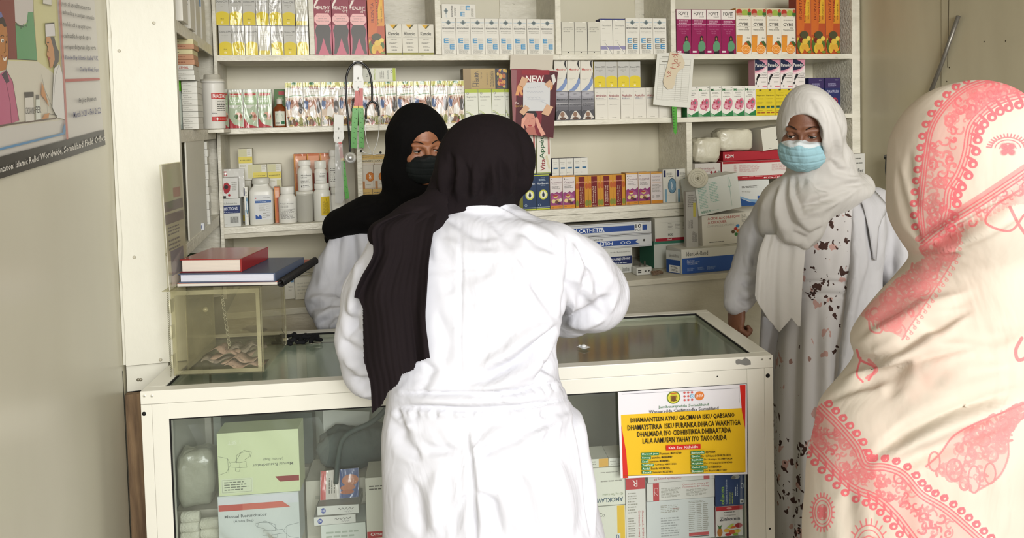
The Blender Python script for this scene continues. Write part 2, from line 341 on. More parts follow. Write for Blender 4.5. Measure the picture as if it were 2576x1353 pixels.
ART['dome'] = ('#bdbcb5', '#c9b432', [arc_top(0.40, 0.075, '#cfc37a'), arc_top(0.385, 0.07, '#d9c32e'), ('t', 0.08, 0.76, 0.93, 0.83, G4, 'Domo-CPM'), ('n', 0.18, 0.66, 0.85, 0.70, G7, 1), ('n', 0.4, 0.61, 0.62, 0.64, G7, 1), ('b', 0.36, 0.195, 0.6, 0.225, '#4b4420', '100 ml'), ('o', 0.48, 0.09, 0.09, 0.042, 0.35, '#efe6b0'), ('r', 0.42, 0.08, 0.54, 0.1, '#efe6b0')], 0.35, 0.2)
ART['domef'] = ART['dome'][:3]+(0.35, 0.8)
ART['plainshine'] = ('#cfcdbf', '#c9b432', [('r', 0.05, 0.02, 0.95, 0.16, '#d8c65c'), ('t', 0.2, 0.82, 0.8, 0.86, G7, 'Domo-CPM'), ('n', 0.2, 0.4, 0.8, 0.7, '#b9b6a8', 5)], 0.25, 1.0)
ART['torso'] = ('#8c2c3e', '#7c2233', [('p', [(0.02, 0.9), (0.16, 0.995), (0.3, 0.995), (0.02, 0.83)], '#e9dfd4'), ('b', 0.07, 0.825, 0.93, 0.885, '#f3e9df', 'HEALTHY'), ('t', 0.62, 0.765, 0.93, 0.81, '#f3e9df', 'VIT'), ('p', [(0.02, 0.68), (0.18, 0.75), (0.82, 0.75), (0.98, 0.68), (0.98, 0.61), (0.8, 0.545), (0.2, 0.545), (0.02, 0.61)], '#eab5b2'), ('t', 0.1, 0.69, 0.9, 0.715, G5, 'Cyproheptadine'), ('t', 0.25, 0.645, 0.75, 0.67, G5, 'Lysine and'), ('t', 0.12, 0.6, 0.88, 0.625, G5, 'Vitamins Syrup'),
    ('p', [(0.02, 0.0), (0.98, 0.0), (0.98, 0.54), (0.02, 0.54)], '#c2697a'), ('p', [(0.16, 0.545), (0.84, 0.545), (0.96, 0.44), (0.88, 0.3), (0.93, 0.1), (0.97, 0.01), (0.82, 0.01), (0.66, 0.14), (0.52, 0.31), (0.36, 0.14), (0.2, 0.01), (0.05, 0.01), (0.1, 0.12), (0.12, 0.3), (0.04, 0.44)], '#54504c')], 0.32, 0.5)
ART['ironta'] = ('#b5512a', '#93331f', [('r', 0.55, 0.5, 0.99, 0.99, '#d5902f'), ('r', 0.62, 0.62, 0.9, 0.99, '#dfae35'), ('p', [(0.01, 0.3), (0.5, 0.35), (0.62, 0.7), (0.42, 0.99), (0.01, 0.99)], '#cb6a2c'), ('p', [(0.62, 0.99), (0.75, 0.99), (0.55, 0.66), (0.4, 0.45), (0.5, 0.68)], '#c4532b'), ('t', 0.2, 0.56, 0.38, 0.9, '#6b1f1c', 'IRONTA', 90), ('b', 0.53, 0.52, 0.66, 0.98, '#4b2a14', 'Syrup Iron & Folic Acid', 90), ('t', 0.78, 0.56, 0.88, 0.84, '#4b2a14', 'With Vitamin B12', 90), ('r', 0.3, 0.965, 0.7, 0.975, '#5b2717')]
    + blobs(3, 0.04, 0.02, 0.98, 0.26, ['#7c8b34', '#a5a23a', '#d8b23e', '#4f6a2c', '#e0a23a', '#7b3a21'], 26, 0.15) + [('e', 0.5, 0.31, 0.3, 0.06, '#4d4a30'), ('e', 0.3, 0.22, 0.14, 0.045, '#6e1f1a'), ('e', 0.55, 0.2, 0.2, 0.05, '#dcb849'), ('e', 0.8, 0.25, 0.14, 0.04, '#e2c95c'), ('e', 0.5, 0.11, 0.22, 0.04, '#d5a53a')], 0.3, 0.6)
ART['klam'] = ('#dbd7c8', '#c7c3b1', [('p', [(0.22, 0.99), (0.78, 0.99), (0.5, 0.84)], '#d5a62c'), ('p', [(0.66, 0.99), (0.78, 0.99), (0.5, 0.84), (0.46, 0.88)], '#5b5a3c'), ('t', 0.42, 0.78, 0.62, 0.8, G5, 'Oral'), ('b', 0.14, 0.64, 0.84, 0.75, '#33332e', 'Klamoks'), ('n', 0.16, 0.58, 0.8, 0.61, G5, 1), ('r', 0.05, 0.56, 0.95, 0.565, G5), ('n', 0.28, 0.49, 0.72, 0.51, G5, 1), ('n', 0.2, 0.36, 0.8, 0.42, G5, 2), ('n', 0.28, 0.24, 0.72, 0.28, G5, 2), ('b', 0.34, 0.14, 0.66, 0.18, '#33332e', 'BILIM'), ('r', 0.0, 0.005, 1, 0.07, '#8d8a3a')], 0.4, 0.2)
_d = [('p', [(0.3, 0.885), (0.5, 0.96), (0.7, 0.885), (0.5, 0.81)], '#5e6a6c'), ('o', 0.5, 0.885, 0.15, 0.055, 0.2, '#a9b4b4'), ('r', 0.04, 0.882, 0.3, 0.892, '#9db7c9'), ('r', 0.7, 0.882, 0.97, 0.892, '#9db7c9'), ('n', 0.08, 0.79, 0.25, 0.80, G5, 1), ('n', 0.74, 0.79, 0.92, 0.80, G5, 1), ('b', 0.06, 0.70, 0.9, 0.75, '#3c3c3a', 'BRONCHOPHANE'), ('t', 0.12, 0.635, 0.86, 0.655, G5, 'BRONCHODILATOR &'), ('t', 0.12, 0.59, 0.86, 0.61, G5, 'COUGH EXPECTORANT'), ('n', 0.15, 0.03, 0.9, 0.13, G7, 5), ('t', 0.5, 0.06, 0.66, 0.1, '#e3e0d4', '100 ml')]
ART['bron'] = ('#dedbd0', '#cfccbf', _d+bigE(0.14, 0.32, 0.33, 0.135, '#4f94c0')+bigE(0.55, 0.15, 0.33, 0.135, '#4f94c0')+bigE(0.55, 0.32, 0.33, 0.135, '#cfccc2')+bigE(0.14, 0.15, 0.33, 0.135, '#cfccc2'), 0.4, 0.3)
ART['bronq'] = ('#dedbd0', '#cfccbf', _d+bigE(0.12, 0.32, 0.33, 0.135, '#4f94c0')+bigE(0.53, 0.15, 0.33, 0.135, '#3f88b8')+bigE(0.53, 0.32, 0.33, 0.135, '#86837a')+bigE(0.12, 0.15, 0.33, 0.135, '#98958b'), 0.4, 0.3)
ART['amox'] = ('#d0cdbe', '#24221f', [('t', 0.14, 0.81, 0.86, 0.845, G5, 'Amoxicillin'), ('b', 0.1, 0.755, 0.9, 0.795, G5, '125 mg / 5 ml'), ('n', 0.15, 0.69, 0.85, 0.73, G5, 2), ('r', 0.02, 0.085, 0.98, 0.093, '#2c2a26'), ('e', 0.5, 0.07, 0.05, 0.02, '#2c2a26'), ('p', [(0.6, 1.0), (0.92, 1.0), (0.88, 0.975), (0.64, 0.975)], '#e8e5d8')], 0.35, 0.2)
ART['metr'] = ('#dcd9cd', '#252c66', [('t', 0.16, 0.79, 0.9, 0.835, G5, 'Metronidazole'), ('n', 0.16, 0.72, 0.5, 0.735, G5, 1), ('r', 0.16, 0.6, 0.8, 0.606, G7), ('n', 0.16, 0.38, 0.55, 0.39, G7, 1), ('r', 0.0, 0.14, 1.0, 0.235, '#8d89ab'), ('p', [(0.3, 0.34), (0.36, 0.34), (0.95, 0.0), (0.85, 0.0)], '#e4e1d6'), ('L', [(0.34, 0.34), (0.97, 0.0)], 0.0012, '#3a3a45'), ('p', [(0.12, 0.93), (0.25, 0.995), (0.38, 0.93), (0.25, 0.94)], '#f0eee4'), ('n', 0.3, 0.02, 0.55, 0.1, G7, 3), ('r', 0, 0.965, 1, 1, '#2b3372')], 0.35, 0.2)
ART['fovit'] = ('#8e1050', '#7a0c44', [('r', 0.0, 0.785, 1, 0.998, '#e4ddd6'), ('b', 0.14, 0.87, 0.84, 0.95, '#27241f', 'FOVIT'), ('t', 0.5, 0.82, 0.84, 0.855, '#55504a', 'Liquid'), ('n', 0.15, 0.68, 0.85, 0.76, '#d7b9c6', 3), ('r', 0, 0.665, 1, 0.678, '#cf9db4'), ('n', 0.12, 0.61, 0.88, 0.64, '#c56f98', 2), ('t', 0.12, 0.545, 0.84, 0.575, '#c56f98', 'TWIN CAPS SERIES'), ('t', 0.3, 0.5, 0.66, 0.53, '#c56f98', 'Mint Tabs'), ('t', 0.33, 0.455, 0.62, 0.485, '#c56f98', 'Mom Care'), ('r', 0.03, 0.035, 0.3, 0.075, '#ded3d4'),
    ('p', [(0.55, 0.28), (0.56, 0.38), (0.63, 0.42), (0.73, 0.41), (0.78, 0.36), (0.8, 0.26), (0.86, 0.2), (0.6, 0.2)], '#2b1a16'), ('e', 0.66, 0.345, 0.055, 0.03, '#a8764f'), ('p', [(0.42, 0.1), (0.42, 0.2), (0.5, 0.27), (0.62, 0.3), (0.78, 0.295), (0.9, 0.23), (0.93, 0.15), (0.86, 0.1), (0.74, 0.07), (0.52, 0.06)], '#5c8f6a'), ('p', [(0.5, 0.06), (0.78, 0.065), (0.84, 0.1), (0.86, 0.004), (0.5, 0.004)], '#231c1e')], 0.33, 0.4)
ART['cybe'] = ('#e2dccd', '#e0a64a', [('r', 0.0, 0.83, 1, 0.995, '#c7bb92'), ('e', 0.2, 0.92, 0.2, 0.065, '#b5392a'), ('e', 0.24, 0.86, 0.2, 0.04, '#b98a72'), ('e', 0.6, 0.9, 0.22, 0.07, '#9ab04a'), ('e', 0.9, 0.88, 0.13, 0.06, '#3f6b34'), ('e', 0.9, 0.95, 0.1, 0.04, '#b34431'), ('r', 0.0, 0.83, 1, 0.845, '#dcd3bd'), ('n', 0.15, 0.735, 0.85, 0.765, G5, 2), ('b', 0.14, 0.62, 0.82, 0.685, '#2e2821', 'CYBE'), ('r', 0.05, 0.595, 0.95, 0.6, G5), ('t', 0.6, 0.555, 0.8, 0.585, G5, 'syrup'), ('t', 0.12, 0.52, 0.86, 0.55, G5, 'Vitamin Essential'), ('b', 0.72, 0.345, 0.9, 0.365, G5, '100 ml'), ('p', [(0.01, 0.05), (0.01, 0.42), (0.4, 0.42), (0.36, 0.05)], '#dd9030'), ('r', 0.01, 0.38, 0.4, 0.42, '#c98a4a'),
    ('e', 0.76, 0.2, 0.24, 0.085, '#c4561d'), ('p', [(0.62, 0.28), (0.85, 0.29), (0.99, 0.22), (0.97, 0.13)], '#3c5b2a'), ('e', 0.62, 0.11, 0.34, 0.105, '#d3741f'), ('e', 0.62, 0.11, 0.3, 0.09, '#f0c886'), ('e', 0.62, 0.11, 0.27, 0.08, '#e08f34')]+[('L', [(0.62, 0.11), (0.62+0.26*math.cos(a), 0.11+0.078*math.sin(a))], 0.0008, '#f3d6a4') for a in [i*0.7854 for i in range(8)]], 0.35, 0.4)
ART['panadol'] = ('#dfd8d3', '#d492a4', [('r', 0.0, 0.45, 1, 0.995, '#cf8c9f'), ('p', [(0.0, 0.42), (0.0, 0.52), (0.4, 0.57), (0.75, 0.66), (1.0, 0.78), (1.0, 0.4)], '#e6c6cb'), ('p', [(0.0, 0.005), (0.0, 0.47), (0.3, 0.49), (0.7, 0.56), (1, 0.68), (1.0, 0.005)], '#e4ddd7'), ('p', [(0.0, 0.6), (0.0, 0.97), (0.3, 0.95), (0.65, 0.88), (0.96, 0.76), (0.6, 0.65), (0.3, 0.61)], '#1b2340'), ('b', 0.04, 0.725, 0.86, 0.83, '#e8e4de', 'Panadol'), ('t', 0.62, 0.515, 0.94, 0.545, G5, 'Children'), ('b', 0.48, 0.46, 0.97, 0.5, '#3a3330', 'Panadol'), ('b', 0.5, 0.41, 0.9, 0.45, '#3a3330', 'Liquid'), ('b', 0.36, 0.35, 0.94, 0.39, '#3a3330', 'Paracetamol'), ('n', 0.5, 0.2, 0.9, 0.25, G7, 2), ('r', 0.6, 0.055, 0.97, 0.085, '#c77283'),
    ('e', 0.32, 0.45, 0.11, 0.04, '#1e1c1e'), ('p', [(0.24, 0.46), (0.15, 0.4), (0.08, 0.3), (0.12, 0.2), (0.2, 0.3), (0.36, 0.41)], '#1e1c1e'), ('p', [(0.0, 0.12), (0.0, 0.22), (0.12, 0.3), (0.08, 0.2)], '#efeae4'), ('e', 0.07, 0.18, 0.06, 0.045, '#1e1c1e'), ('n', 0.18, 0.05, 0.32, 0.12, '#3a3330', 3)], 0.33, 0.4)
ART['kay'] = ('#d3bd2a', '#c2ad20', [('r', 0.36, 0.955, 0.6, 0.99, '#3b3418'), ('r', 0, 0.93, 1, 0.937, '#8f8020'), ('L', [(0.4, 0.85), (0.5, 0.88), (0.6, 0.85), (0.7, 0.87), (0.85, 0.86)], 0.0006, '#5b5420'), ('b', 0.08, 0.73, 0.9, 0.8, '#3b3418', 'Kaytron'), ('n', 0.1, 0.62, 0.9, 0.66, '#a3932a', 2), ('n', 0.1, 0.45, 0.9, 0.53, '#a3932a', 3), ('r', 0.1, 0.27, 0.46, 0.37, '#2e4b3c'), ('r', 0.56, 0.27, 0.92, 0.37, '#2e4b3c'), ('r', 0.1, 0.27, 0.46, 0.3, '#56826b'), ('r', 0.56, 0.27, 0.92, 0.3, '#56826b'), ('r', 0.1, 0.08, 0.46, 0.13, '#9b5a22'), ('r', 0.56, 0.08, 0.92, 0.13, '#9b5a22'), ('n', 0.1, 0.16, 0.9, 0.2, '#a3932a', 1)], 0.36, 0.3)
ART['stom'] = ('#dfdcd2', '#2f7a45', [('b', 0.05, 0.845, 0.3, 0.93, '#3c7a4a', 'M'), ('t', 0.3, 0.85, 0.95, 0.9, '#5a8a64', 'intasil SLP'), ('r', 0.8, 0.95, 0.95, 0.965, G5), ('n', 0.2, 0.75, 0.8, 0.81, G5, 2), ('n', 0.28, 0.69, 0.7, 0.73, G5, 1), ('n', 0.1, 0.645, 0.92, 0.675, G5, 1), ('p', [(0.36, 0.57), (0.44, 0.58), (0.52, 0.53), (0.66, 0.61), (0.84, 0.6), (0.95, 0.52), (0.95, 0.4), (0.86, 0.3), (0.72, 0.24), (0.75, 0.2), (0.6, 0.19), (0.6, 0.25), (0.42, 0.22), (0.18, 0.26), (0.12, 0.34), (0.14, 0.42), (0.3, 0.44), (0.42, 0.46)], '#c9788c'), ('e', 0.45, 0.34, 0.25, 0.07, '#dba1ab'), ('e', 0.66, 0.48, 0.16, 0.08, '#b34f66'), ('e', 0.72, 0.47, 0.09, 0.04, '#6b7a78'), ('e', 0.62, 0.33, 0.09, 0.03, '#a22b3c'), ('p', [(0.24, 0.46), (0.3, 0.53), (0.46, 0.47), (0.3, 0.43)], '#a22b3c'), ('o', 0.42, 0.33, 0.26, 0.08, 0.12, '#a94f66'), ('p', [(0, 0.005), (0, 0.13), (0.35, 0.06), (1.0, 0.2), (1.0, 0.005)], '#27743f'), ('p', [(0, 0.005), (0, 0.13), (0.42, 0.01)], '#7fae86')], 0.36, 0.2)
ART['gavi'] = ('#2a3060', '#242a55', [('r', 0, 0.72, 1, 0.995, '#3b2f5c'), ('t', 0.65, 0.93, 0.85, 0.96, '#b9b6cc', '60ml'), ('n', 0.2, 0.76, 0.75, 0.86, '#a7a4c4', 4), ('t', 0.1, 0.58, 0.9, 0.66, '#c3c2dc', 'GAVIFLEX'), ('o', 0.62, 0.35, 0.2, 0.1, 0.3, '#b03a48'), ('e', 0.6, 0.36, 0.1, 0.06, '#b03a48')], 0.35, 0.3)
ART['mandro'] = ('#d9d5c8', '#c6c2b4', [('b', 0.36, 0.935, 0.62, 0.965, '#3a3836', 'NEW'), ('p', [(0.98, 0.99), (0.82, 0.94), (0.76, 0.86), (0.84, 0.76), (0.98, 0.68), (0.92, 0.82), (0.9, 0.9)], '#2c2a2a'), ('b', 0.1, 0.65, 0.86, 0.72, '#b5493f', 'Mandro'), ('r', 0.1, 0.395, 0.6, 0.4, G7), ('n', 0.12, 0.35, 0.5, 0.37, G7, 1), ('p', [(0.03, 0.01), (0.3, 0.08), (0.66, 0.24), (0.85, 0.42), (0.97, 0.6), (0.97, 0.25), (0.7, 0.06), (0.5, 0.01)], '#7b8fb8'), ('p', [(0.97, 0.6), (0.86, 0.44), (0.97, 0.36)], '#33343a')], 0.35, 0.3)
ART['mandb'] = ('#77767a', '#3b3a3d', [('r', 0.0, 0.75, 1, 0.995, '#929197'), ('e', 0.5, 0.9, 0.5, 0.1, '#a5a4aa'), ('b', 0.35, 0.9, 0.62, 0.925, '#2e2d30', 'NEW'), ('b', 0.06, 0.7, 0.92, 0.755, '#23242a', 'Mandril-D'), ('r', 0.0, 0.59, 1.0, 0.605, '#d5d3d2'), ('b', 0.1, 0.53, 0.94, 0.57, '#23242a', '& Turbinate'), ('n', 0.1, 0.485, 0.9, 0.51, '#23242a', 1), ('p', [(0.0, 0.0), (0, 0.3), (0.15, 0.36), (0.3, 0.33), (0.5, 0.36), (0.75, 0.33), (1, 0.38), (1, 0)], '#4a494d'), ('r', 0, 0.36, 1, 0.47, '#67666b'), ('p', [(0.05, 0.02), (0.22, 0.2), (0.42, 0.32), (0.6, 0.32), (0.8, 0.2), (0.99, 0.07), (0.7, 0.02)], '#cfc9c0'), ('e', 0.48, 0.2, 0.17, 0.09, '#8a6b55'), ('e', 0.5, 0.06, 0.26, 0.05, '#5c4436')], 0.35, 0.3)
ART['atok'] = ('#d9d5c9', '#c9c5b8', [('n', 0.1, 0.865, 0.25, 0.88, G5, 1), ('b', 0.08, 0.72, 0.9, 0.8, '#8c2530', 'Ataksilin'), ('b', 0.08, 0.655, 0.42, 0.69, '#3a456e', '250'), ('t', 0.42, 0.655, 0.7, 0.685, '#3a456e', 'mg/5ml'), ('r', 0.1, 0.63, 0.88, 0.634, G7), ('n', 0.14, 0.46, 0.84, 0.475, G5, 1), ('b', 0.34, 0.045, 0.66, 0.065, G7, 'KAVIM')], 0.36, 0.2)
ART['cyre'] = ('#dedbd0', '#c2a45c', [('r', 0, 0.88, 1, 0.995, '#c8c46a'), ('e', 0.5, 0.98, 0.15, 0.02, '#2f7040'), ('p', [(0.34, 0.99), (0.66, 0.99), (0.63, 0.94), (0.37, 0.94)], '#2f7040'), ('r', 0.4, 0.953, 0.6, 0.963, '#cfd8b8'), ('b', 0.09, 0.845, 0.33, 0.91, '#2f5c34', 'CYR'), ('b', 0.33, 0.845, 0.9, 0.91, '#8c2028', 'EPLEX'), ('n', 0.35, 0.775, 0.9, 0.79, G5, 1), ('p', [(0.0, 0.66), (0.0, 0.675), (0.5, 0.71), (1, 0.715), (1, 0.7), (0.5, 0.695)], '#5e8a58'), ('r', 0.01, 0.0, 0.99, 0.66, '#cdb9a2')]
    + [('e', 0.15, 0.5, 0.14, 0.12, '#4b5f85'), ('e', 0.85, 0.45, 0.16, 0.16, '#4c463e'), ('e', 0.5, 0.45, 0.26, 0.13, '#b58a74'), ('e', 0.38, 0.56, 0.1, 0.05, '#8c5a42'), ('e', 0.18, 0.61, 0.08, 0.04, '#8c5f48'), ('e', 0.66, 0.57, 0.1, 0.05, '#9b6b50'), ('e', 0.86, 0.6, 0.08, 0.045, '#5e3c2e'), ('p', [(0.3, 0.2), (0.35, 0.42), (0.6, 0.5), (0.72, 0.3), (0.6, 0.2)], '#e1dcd4')] + blobs(8, 0.03, 0.02, 0.97, 0.22, ['#6b6b33', '#8c8a4a', '#b59a54', '#6d4a2c', '#a03a34', '#49472c', '#c7b070'], 24, 0.14), 0.18, 1.0)
ART['septa'] = ('#d9dacb', '#a9b83a', [('r', 0, 0.9, 1, 1, '#a9b835'), ('e', 0.22, 0.88, 0.09, 0.035, '#e0e0d2'), ('o', 0.22, 0.88, 0.09, 0.035, 0.3, G5), ('t', 0.14, 0.735, 0.88, 0.8, '#3c443c', 'Septazole'), ('n', 0.16, 0.66, 0.7, 0.69, G7, 1), ('n', 0.16, 0.5, 0.5, 0.51, G7, 1), ('n', 0.16, 0.36, 0.4, 0.37, G7, 1)]+[('L', [(0.03+0.94*i/10, y0+0.05*math.sin(i*0.5+ph)-0.06*i/10) for i in range(11)], 0.0014, c) for y0, ph, c in ((0.3, 1.2, '#9fb04a'), (0.27, 1.0, '#b9c66a'), (0.24, 0.8, '#4d5a44'))]+[('o', 0.5, 0.08, 0.14, 0.03, 0.3, '#5a6a5c')], 0.36, 0.3)
ART['septa_lying'] = ('#d5d6c8', '#a9b83a', [('r', 0.91, 0, 1, 1, '#a9b835'), ('o', 0.88, 0.75, 0.03, 0.12, 0.3, G5), ('t', 0.74, 0.15, 0.79, 0.85, '#3c443c', 'Septazole', -90), ('n', 0.5, 0.2, 0.66, 0.85, G7, 3, 1), ('L', [(0.34, 0.1), (0.36, 0.4), (0.33, 0.7), (0.35, 0.95)], 0.0022, '#9fb04a'), ('L', [(0.37, 0.1), (0.39, 0.4), (0.36, 0.7), (0.38, 0.95)], 0.0015, '#b9c66a'), ('o', 0.12, 0.45, 0.03, 0.12, 0.3, G5)], 0.36, 0.3)
ART['bron_lying'] = ('#dedbd0', '#cfccbf', [('p', [(0.05, 0.5), (0.115, 0.72), (0.18, 0.5), (0.115, 0.28)], '#5e6a6c'), ('o', 0.115, 0.5, 0.05, 0.15, 0.2, '#a9b4b4'), ('r', 0.11, 0.05, 0.12, 0.28, '#9db7c9'), ('b', 0.27, 0.08, 0.32, 0.88, '#3c3c3a', 'BRONCHOPHANE', 90), ('n', 0.36, 0.15, 0.43, 0.85, G5, 2, 1)]+bigE(0.71, 0.56, 0.13, 0.33, '#4f94c0')+bigE(0.55, 0.12, 0.13, 0.33, '#4f94c0')+bigE(0.55, 0.56, 0.13, 0.33, '#cfccc2')+[('n', 0.87, 0.1, 0.95, 0.85, G7, 4, 1)], 0.4, 0.3)
ART['fit'] = ('#8e7544', '#57482c', [('r', 0.16, 0.0, 0.70, 1, '#a88d50'), ('r', 0.70, 0, 0.74, 1, '#1e1915'), ('b', 0.18, 0.12, 0.24, 0.4, '#2a2018', 'Fit', 90), ('b', 0.24, 0.12, 0.33, 0.85, '#2a2018', 'Health', 90), ('t', 0.37, 0.5, 0.41, 0.82, '#4d3f24', 'Syrup', 90), ('n', 0.5, 0.2, 0.54, 0.8, '#5b4a2c', 1, 1), ('n', 0.58, 0.1, 0.67, 0.9, '#4d3f24', 3, 1), ('r', 0.74, 0, 1, 1, '#34342f'), ('r', 0.965, 0, 1, 1, '#211d1a')]+blobs(5, 0.75, 0.04, 0.955, 0.96, ['#b5682c', '#99392c', '#c7a54a', '#3a3f5c', '#7a8a3c', '#d08a3a', '#5c2e3c'], 30, 0.035, 3.0), 0.28, 0.7)
ART['vita'] = ('#dcd9cb', '#b9c07a', [('t', 0.24, 0.06, 0.6, 0.34, '#8c2430', 'Vita', 90, True), ('t', 0.2, 0.345, 0.62, 0.99, '#2f5c38', 'Appétit', 90, True), ('r', 0.82, 0.45, 0.86, 0.99, '#a63a34'), ('r', 0.88, 0.45, 0.94, 0.99, '#a63a34'), ('r', 0, 0.0, 1, 0.02, '#8b9a4a'), ('p', [(0.6, 0.4), (0.75, 0.45), (0.95, 0.12), (0.85, 0.08)], '#cfc6a8')], 0.36, 0.3)
ART['tiny'] = ('#d4d2c8', '#2b3160', [('n', 0.16, 0.75, 0.86, 0.79, G5, 1), ('n', 0.26, 0.66, 0.72, 0.69, G7, 1), ('r', 0.2, 0.38, 0.8, 0.47, '#3f6f93'), ('r', 0.27, 0.41, 0.7, 0.44, '#23506f'), ('r', 0.1, 0.1, 0.13, 0.17, G4), ('n', 0.2, 0.12, 0.6, 0.15, G7, 1)], 0.4, 0.2)
ART['navy'] = ('#22385a', '#b9c03a', [('r', 0, 0.955, 1, 0.98, '#b9c03a'), ('t', 0.35, 0.885, 0.65, 0.91, '#b9c2cc', '60 ml'), ('n', 0.2, 0.8, 0.78, 0.87, '#9fb0bd', 2), ('b', 0.08, 0.71, 0.92, 0.76, '#d3d8dc', 'Nor-Bisantin'), ('t', 0.34, 0.66, 0.7, 0.69, '#9fb0bd', 'Syrup'), ('e', 0.52, 0.42, 0.34, 0.14, '#c7c94a'), ('e', 0.52, 0.42, 0.25, 0.105, '#e3e2c4'), ('p', [(0.52, 0.53), (0.62, 0.42), (0.6, 0.37), (0.52, 0.345), (0.44, 0.37), (0.42, 0.42)], '#1b2b47'), ('o', 0.2, 0.13, 0.1, 0.035, 0.3, '#9fb0bd'), ('r', 0, 0.06, 1, 0.068, '#d3d8dc'), ('r', 0, 0.0, 1, 0.03, '#b9c03a')], 0.32, 0.4)
ART['cosmol'] = ('#d8cfcc', '#c9923c', [('r', 0, 0.955, 1, 1, '#c9923c'), ('e', 0.14, 0.9, 0.04, 0.015, '#3c3836'), ('n', 0.22, 0.88, 0.5, 0.895, G5, 1), ('t', 0.1, 0.77, 0.92, 0.83, '#6e4a55', 'Cosmol'), ('n', 0.12, 0.73, 0.6, 0.745, G5, 1), ('n', 0.12, 0.61, 0.82, 0.69, G5, 3), ('p', [(0, 0.10), (0, 0.46), (0.16, 0.5), (0.3, 0.46), (0.44, 0.49), (0.56, 0.52), (0.7, 0.47), (0.85, 0.5), (1, 0.54), (1, 0.10)], '#8d3d72'), ('e', 0.5, 0.3, 0.42, 0.15, '#a45a86'), ('e', 0.42, 0.38, 0.18, 0.06, '#d5c77c'), ('e', 0.4, 0.4, 0.2, 0.03, '#a33a3c'), ('e', 0.25, 0.23, 0.17, 0.06, '#d8c48a'), ('e', 0.62, 0.24, 0.17, 0.06, '#cdb07a'), ('e', 0.5, 0.2, 0.14, 0.05, '#6b4436'), ('e', 0.82, 0.26, 0.12, 0.05, '#d7ccc0'), ('e', 0.7, 0.16, 0.14, 0.04, '#53284a'), ('r', 0, 0, 1, 0.1, '#c9862f'), ('n', 0.08, 0.035, 0.3, 0.06, '#6b4a1c', 1), ('n', 0.65, 0.035, 0.9, 0.06, '#6b4a1c', 1)], 0.36, 0.3)
ART['cosback'] = ('#d8cfcc', '#c9923c', [('r', 0, 0.955, 1, 1, '#c9923c'), ('t', 0.15, 0.84, 0.75, 0.88, '#8a7680', 'Cosmol'), ('n', 0.12, 0.72, 0.85, 0.78, G7, 2), ('r', 0.1, 0.67, 0.9, 0.676, '#c9923c'), ('n', 0.1, 0.36, 0.88, 0.62, G7, 7), ('n', 0.1, 0.18, 0.3, 0.26, G5, 3), ('n', 0.45, 0.18, 0.75, 0.26, G5, 3), ('r', 0, 0, 1, 0.1, '#c9862f')], 0.36, 0.3)
ART['furaz'] = ('#c48a2e', '#a8622a', [('e', 0.12, 0.68, 0.14, 0.1, '#b35a2a'), ('e', 0.88, 0.68, 0.12, 0.1, '#b35a2a'), ('e', 0.1, 0.13, 0.12, 0.1, '#7e8436'), ('e', 0.88, 0.13, 0.14, 0.1, '#7e8436'), ('r', 0.24, 0.0, 0.72, 0.98, '#6c1a1e'), ('b', 0.06, 0.79, 0.94, 0.83, '#dd9a86', 'Furazolidone'), ('t', 0.31, 0.12, 0.45, 0.66, '#d9c2ae', 'Furazolidone Oral', 90, True), ('t', 0.5, 0.12, 0.62, 0.66, '#d9c2ae', 'Suspension IP 50mg', 90, True), ('b', 0.32, 0.03, 0.62, 0.06, '#d9c2ae', '100 ml')], 0.34, 0.3)
ART['lcaps'] = ('#d9d7cc', '#c6c4b8', [('r', 0.04, 0.77, 0.22, 0.97, '#252a55'), ('n', 0.28, 0.82, 0.8, 0.9, G5, 3), ('b', 0.3, 0.765, 0.8, 0.795, '#2e3a4a', 'L CAPS'), ('e', 0.72, 0.5, 0.34, 0.23, '#28465e'), ('e', 0.72, 0.5, 0.31, 0.21, '#6f93a8'), ('L', [(0.66, 0.62), (0.7, 0.54), (0.66, 0.46), (0.72, 0.38)], 0.003, '#d7dde0'), ('L', [(0.78, 0.56), (0.74, 0.48), (0.8, 0.4)], 0.003, '#d7dde0'), ('r', 0.12, 0.01, 0.3, 0.4, '#7fa2b4'), ('r', 0.35, 0.22, 0.98, 0.225, G7)], 0.36, 0.3)
ART['yband'] = ('#cfcbb4', '#bdb99e', [('r', 0.02, 0.01, 0.98, 0.53, '#d9d7ca'), ('r', 0.0, 0.54, 1, 0.75, '#d6c65c'), ('n', 0.1, 0.62, 0.92, 0.66, '#6e6838', 1), ('r', 0.02, 0.76, 0.6, 0.99, '#c6c39c'), ('r', 0.64, 0.76, 0.98, 0.99, '#d9d7cc'), ('n', 0.66, 0.8, 0.95, 0.97, '#a7a48a', 5), ('r', 0.66, 0.05, 0.98, 0.5, '#c9c59c'), ('n', 0.1, 0.42, 0.55, 0.5, '#a7a48a', 2), ('e', 0.3, 0.12, 0.08, 0.04, '#b3b0a0')], 0.4, 0.3)
ART['orangey'] = ('#bf6d45', '#8c3a2c', [('r', 0.05, 0.8, 0.95, 0.97, '#d99a78'), ('r', 0.15, 0.7, 0.85, 0.9, '#dcb09a'), ('r', 0.0, 0.0, 0.1, 1, '#c98a3a'), ('r', 0.5, 0.3, 0.95, 0.7, '#9b3a3a')], 0.2, 1.0)
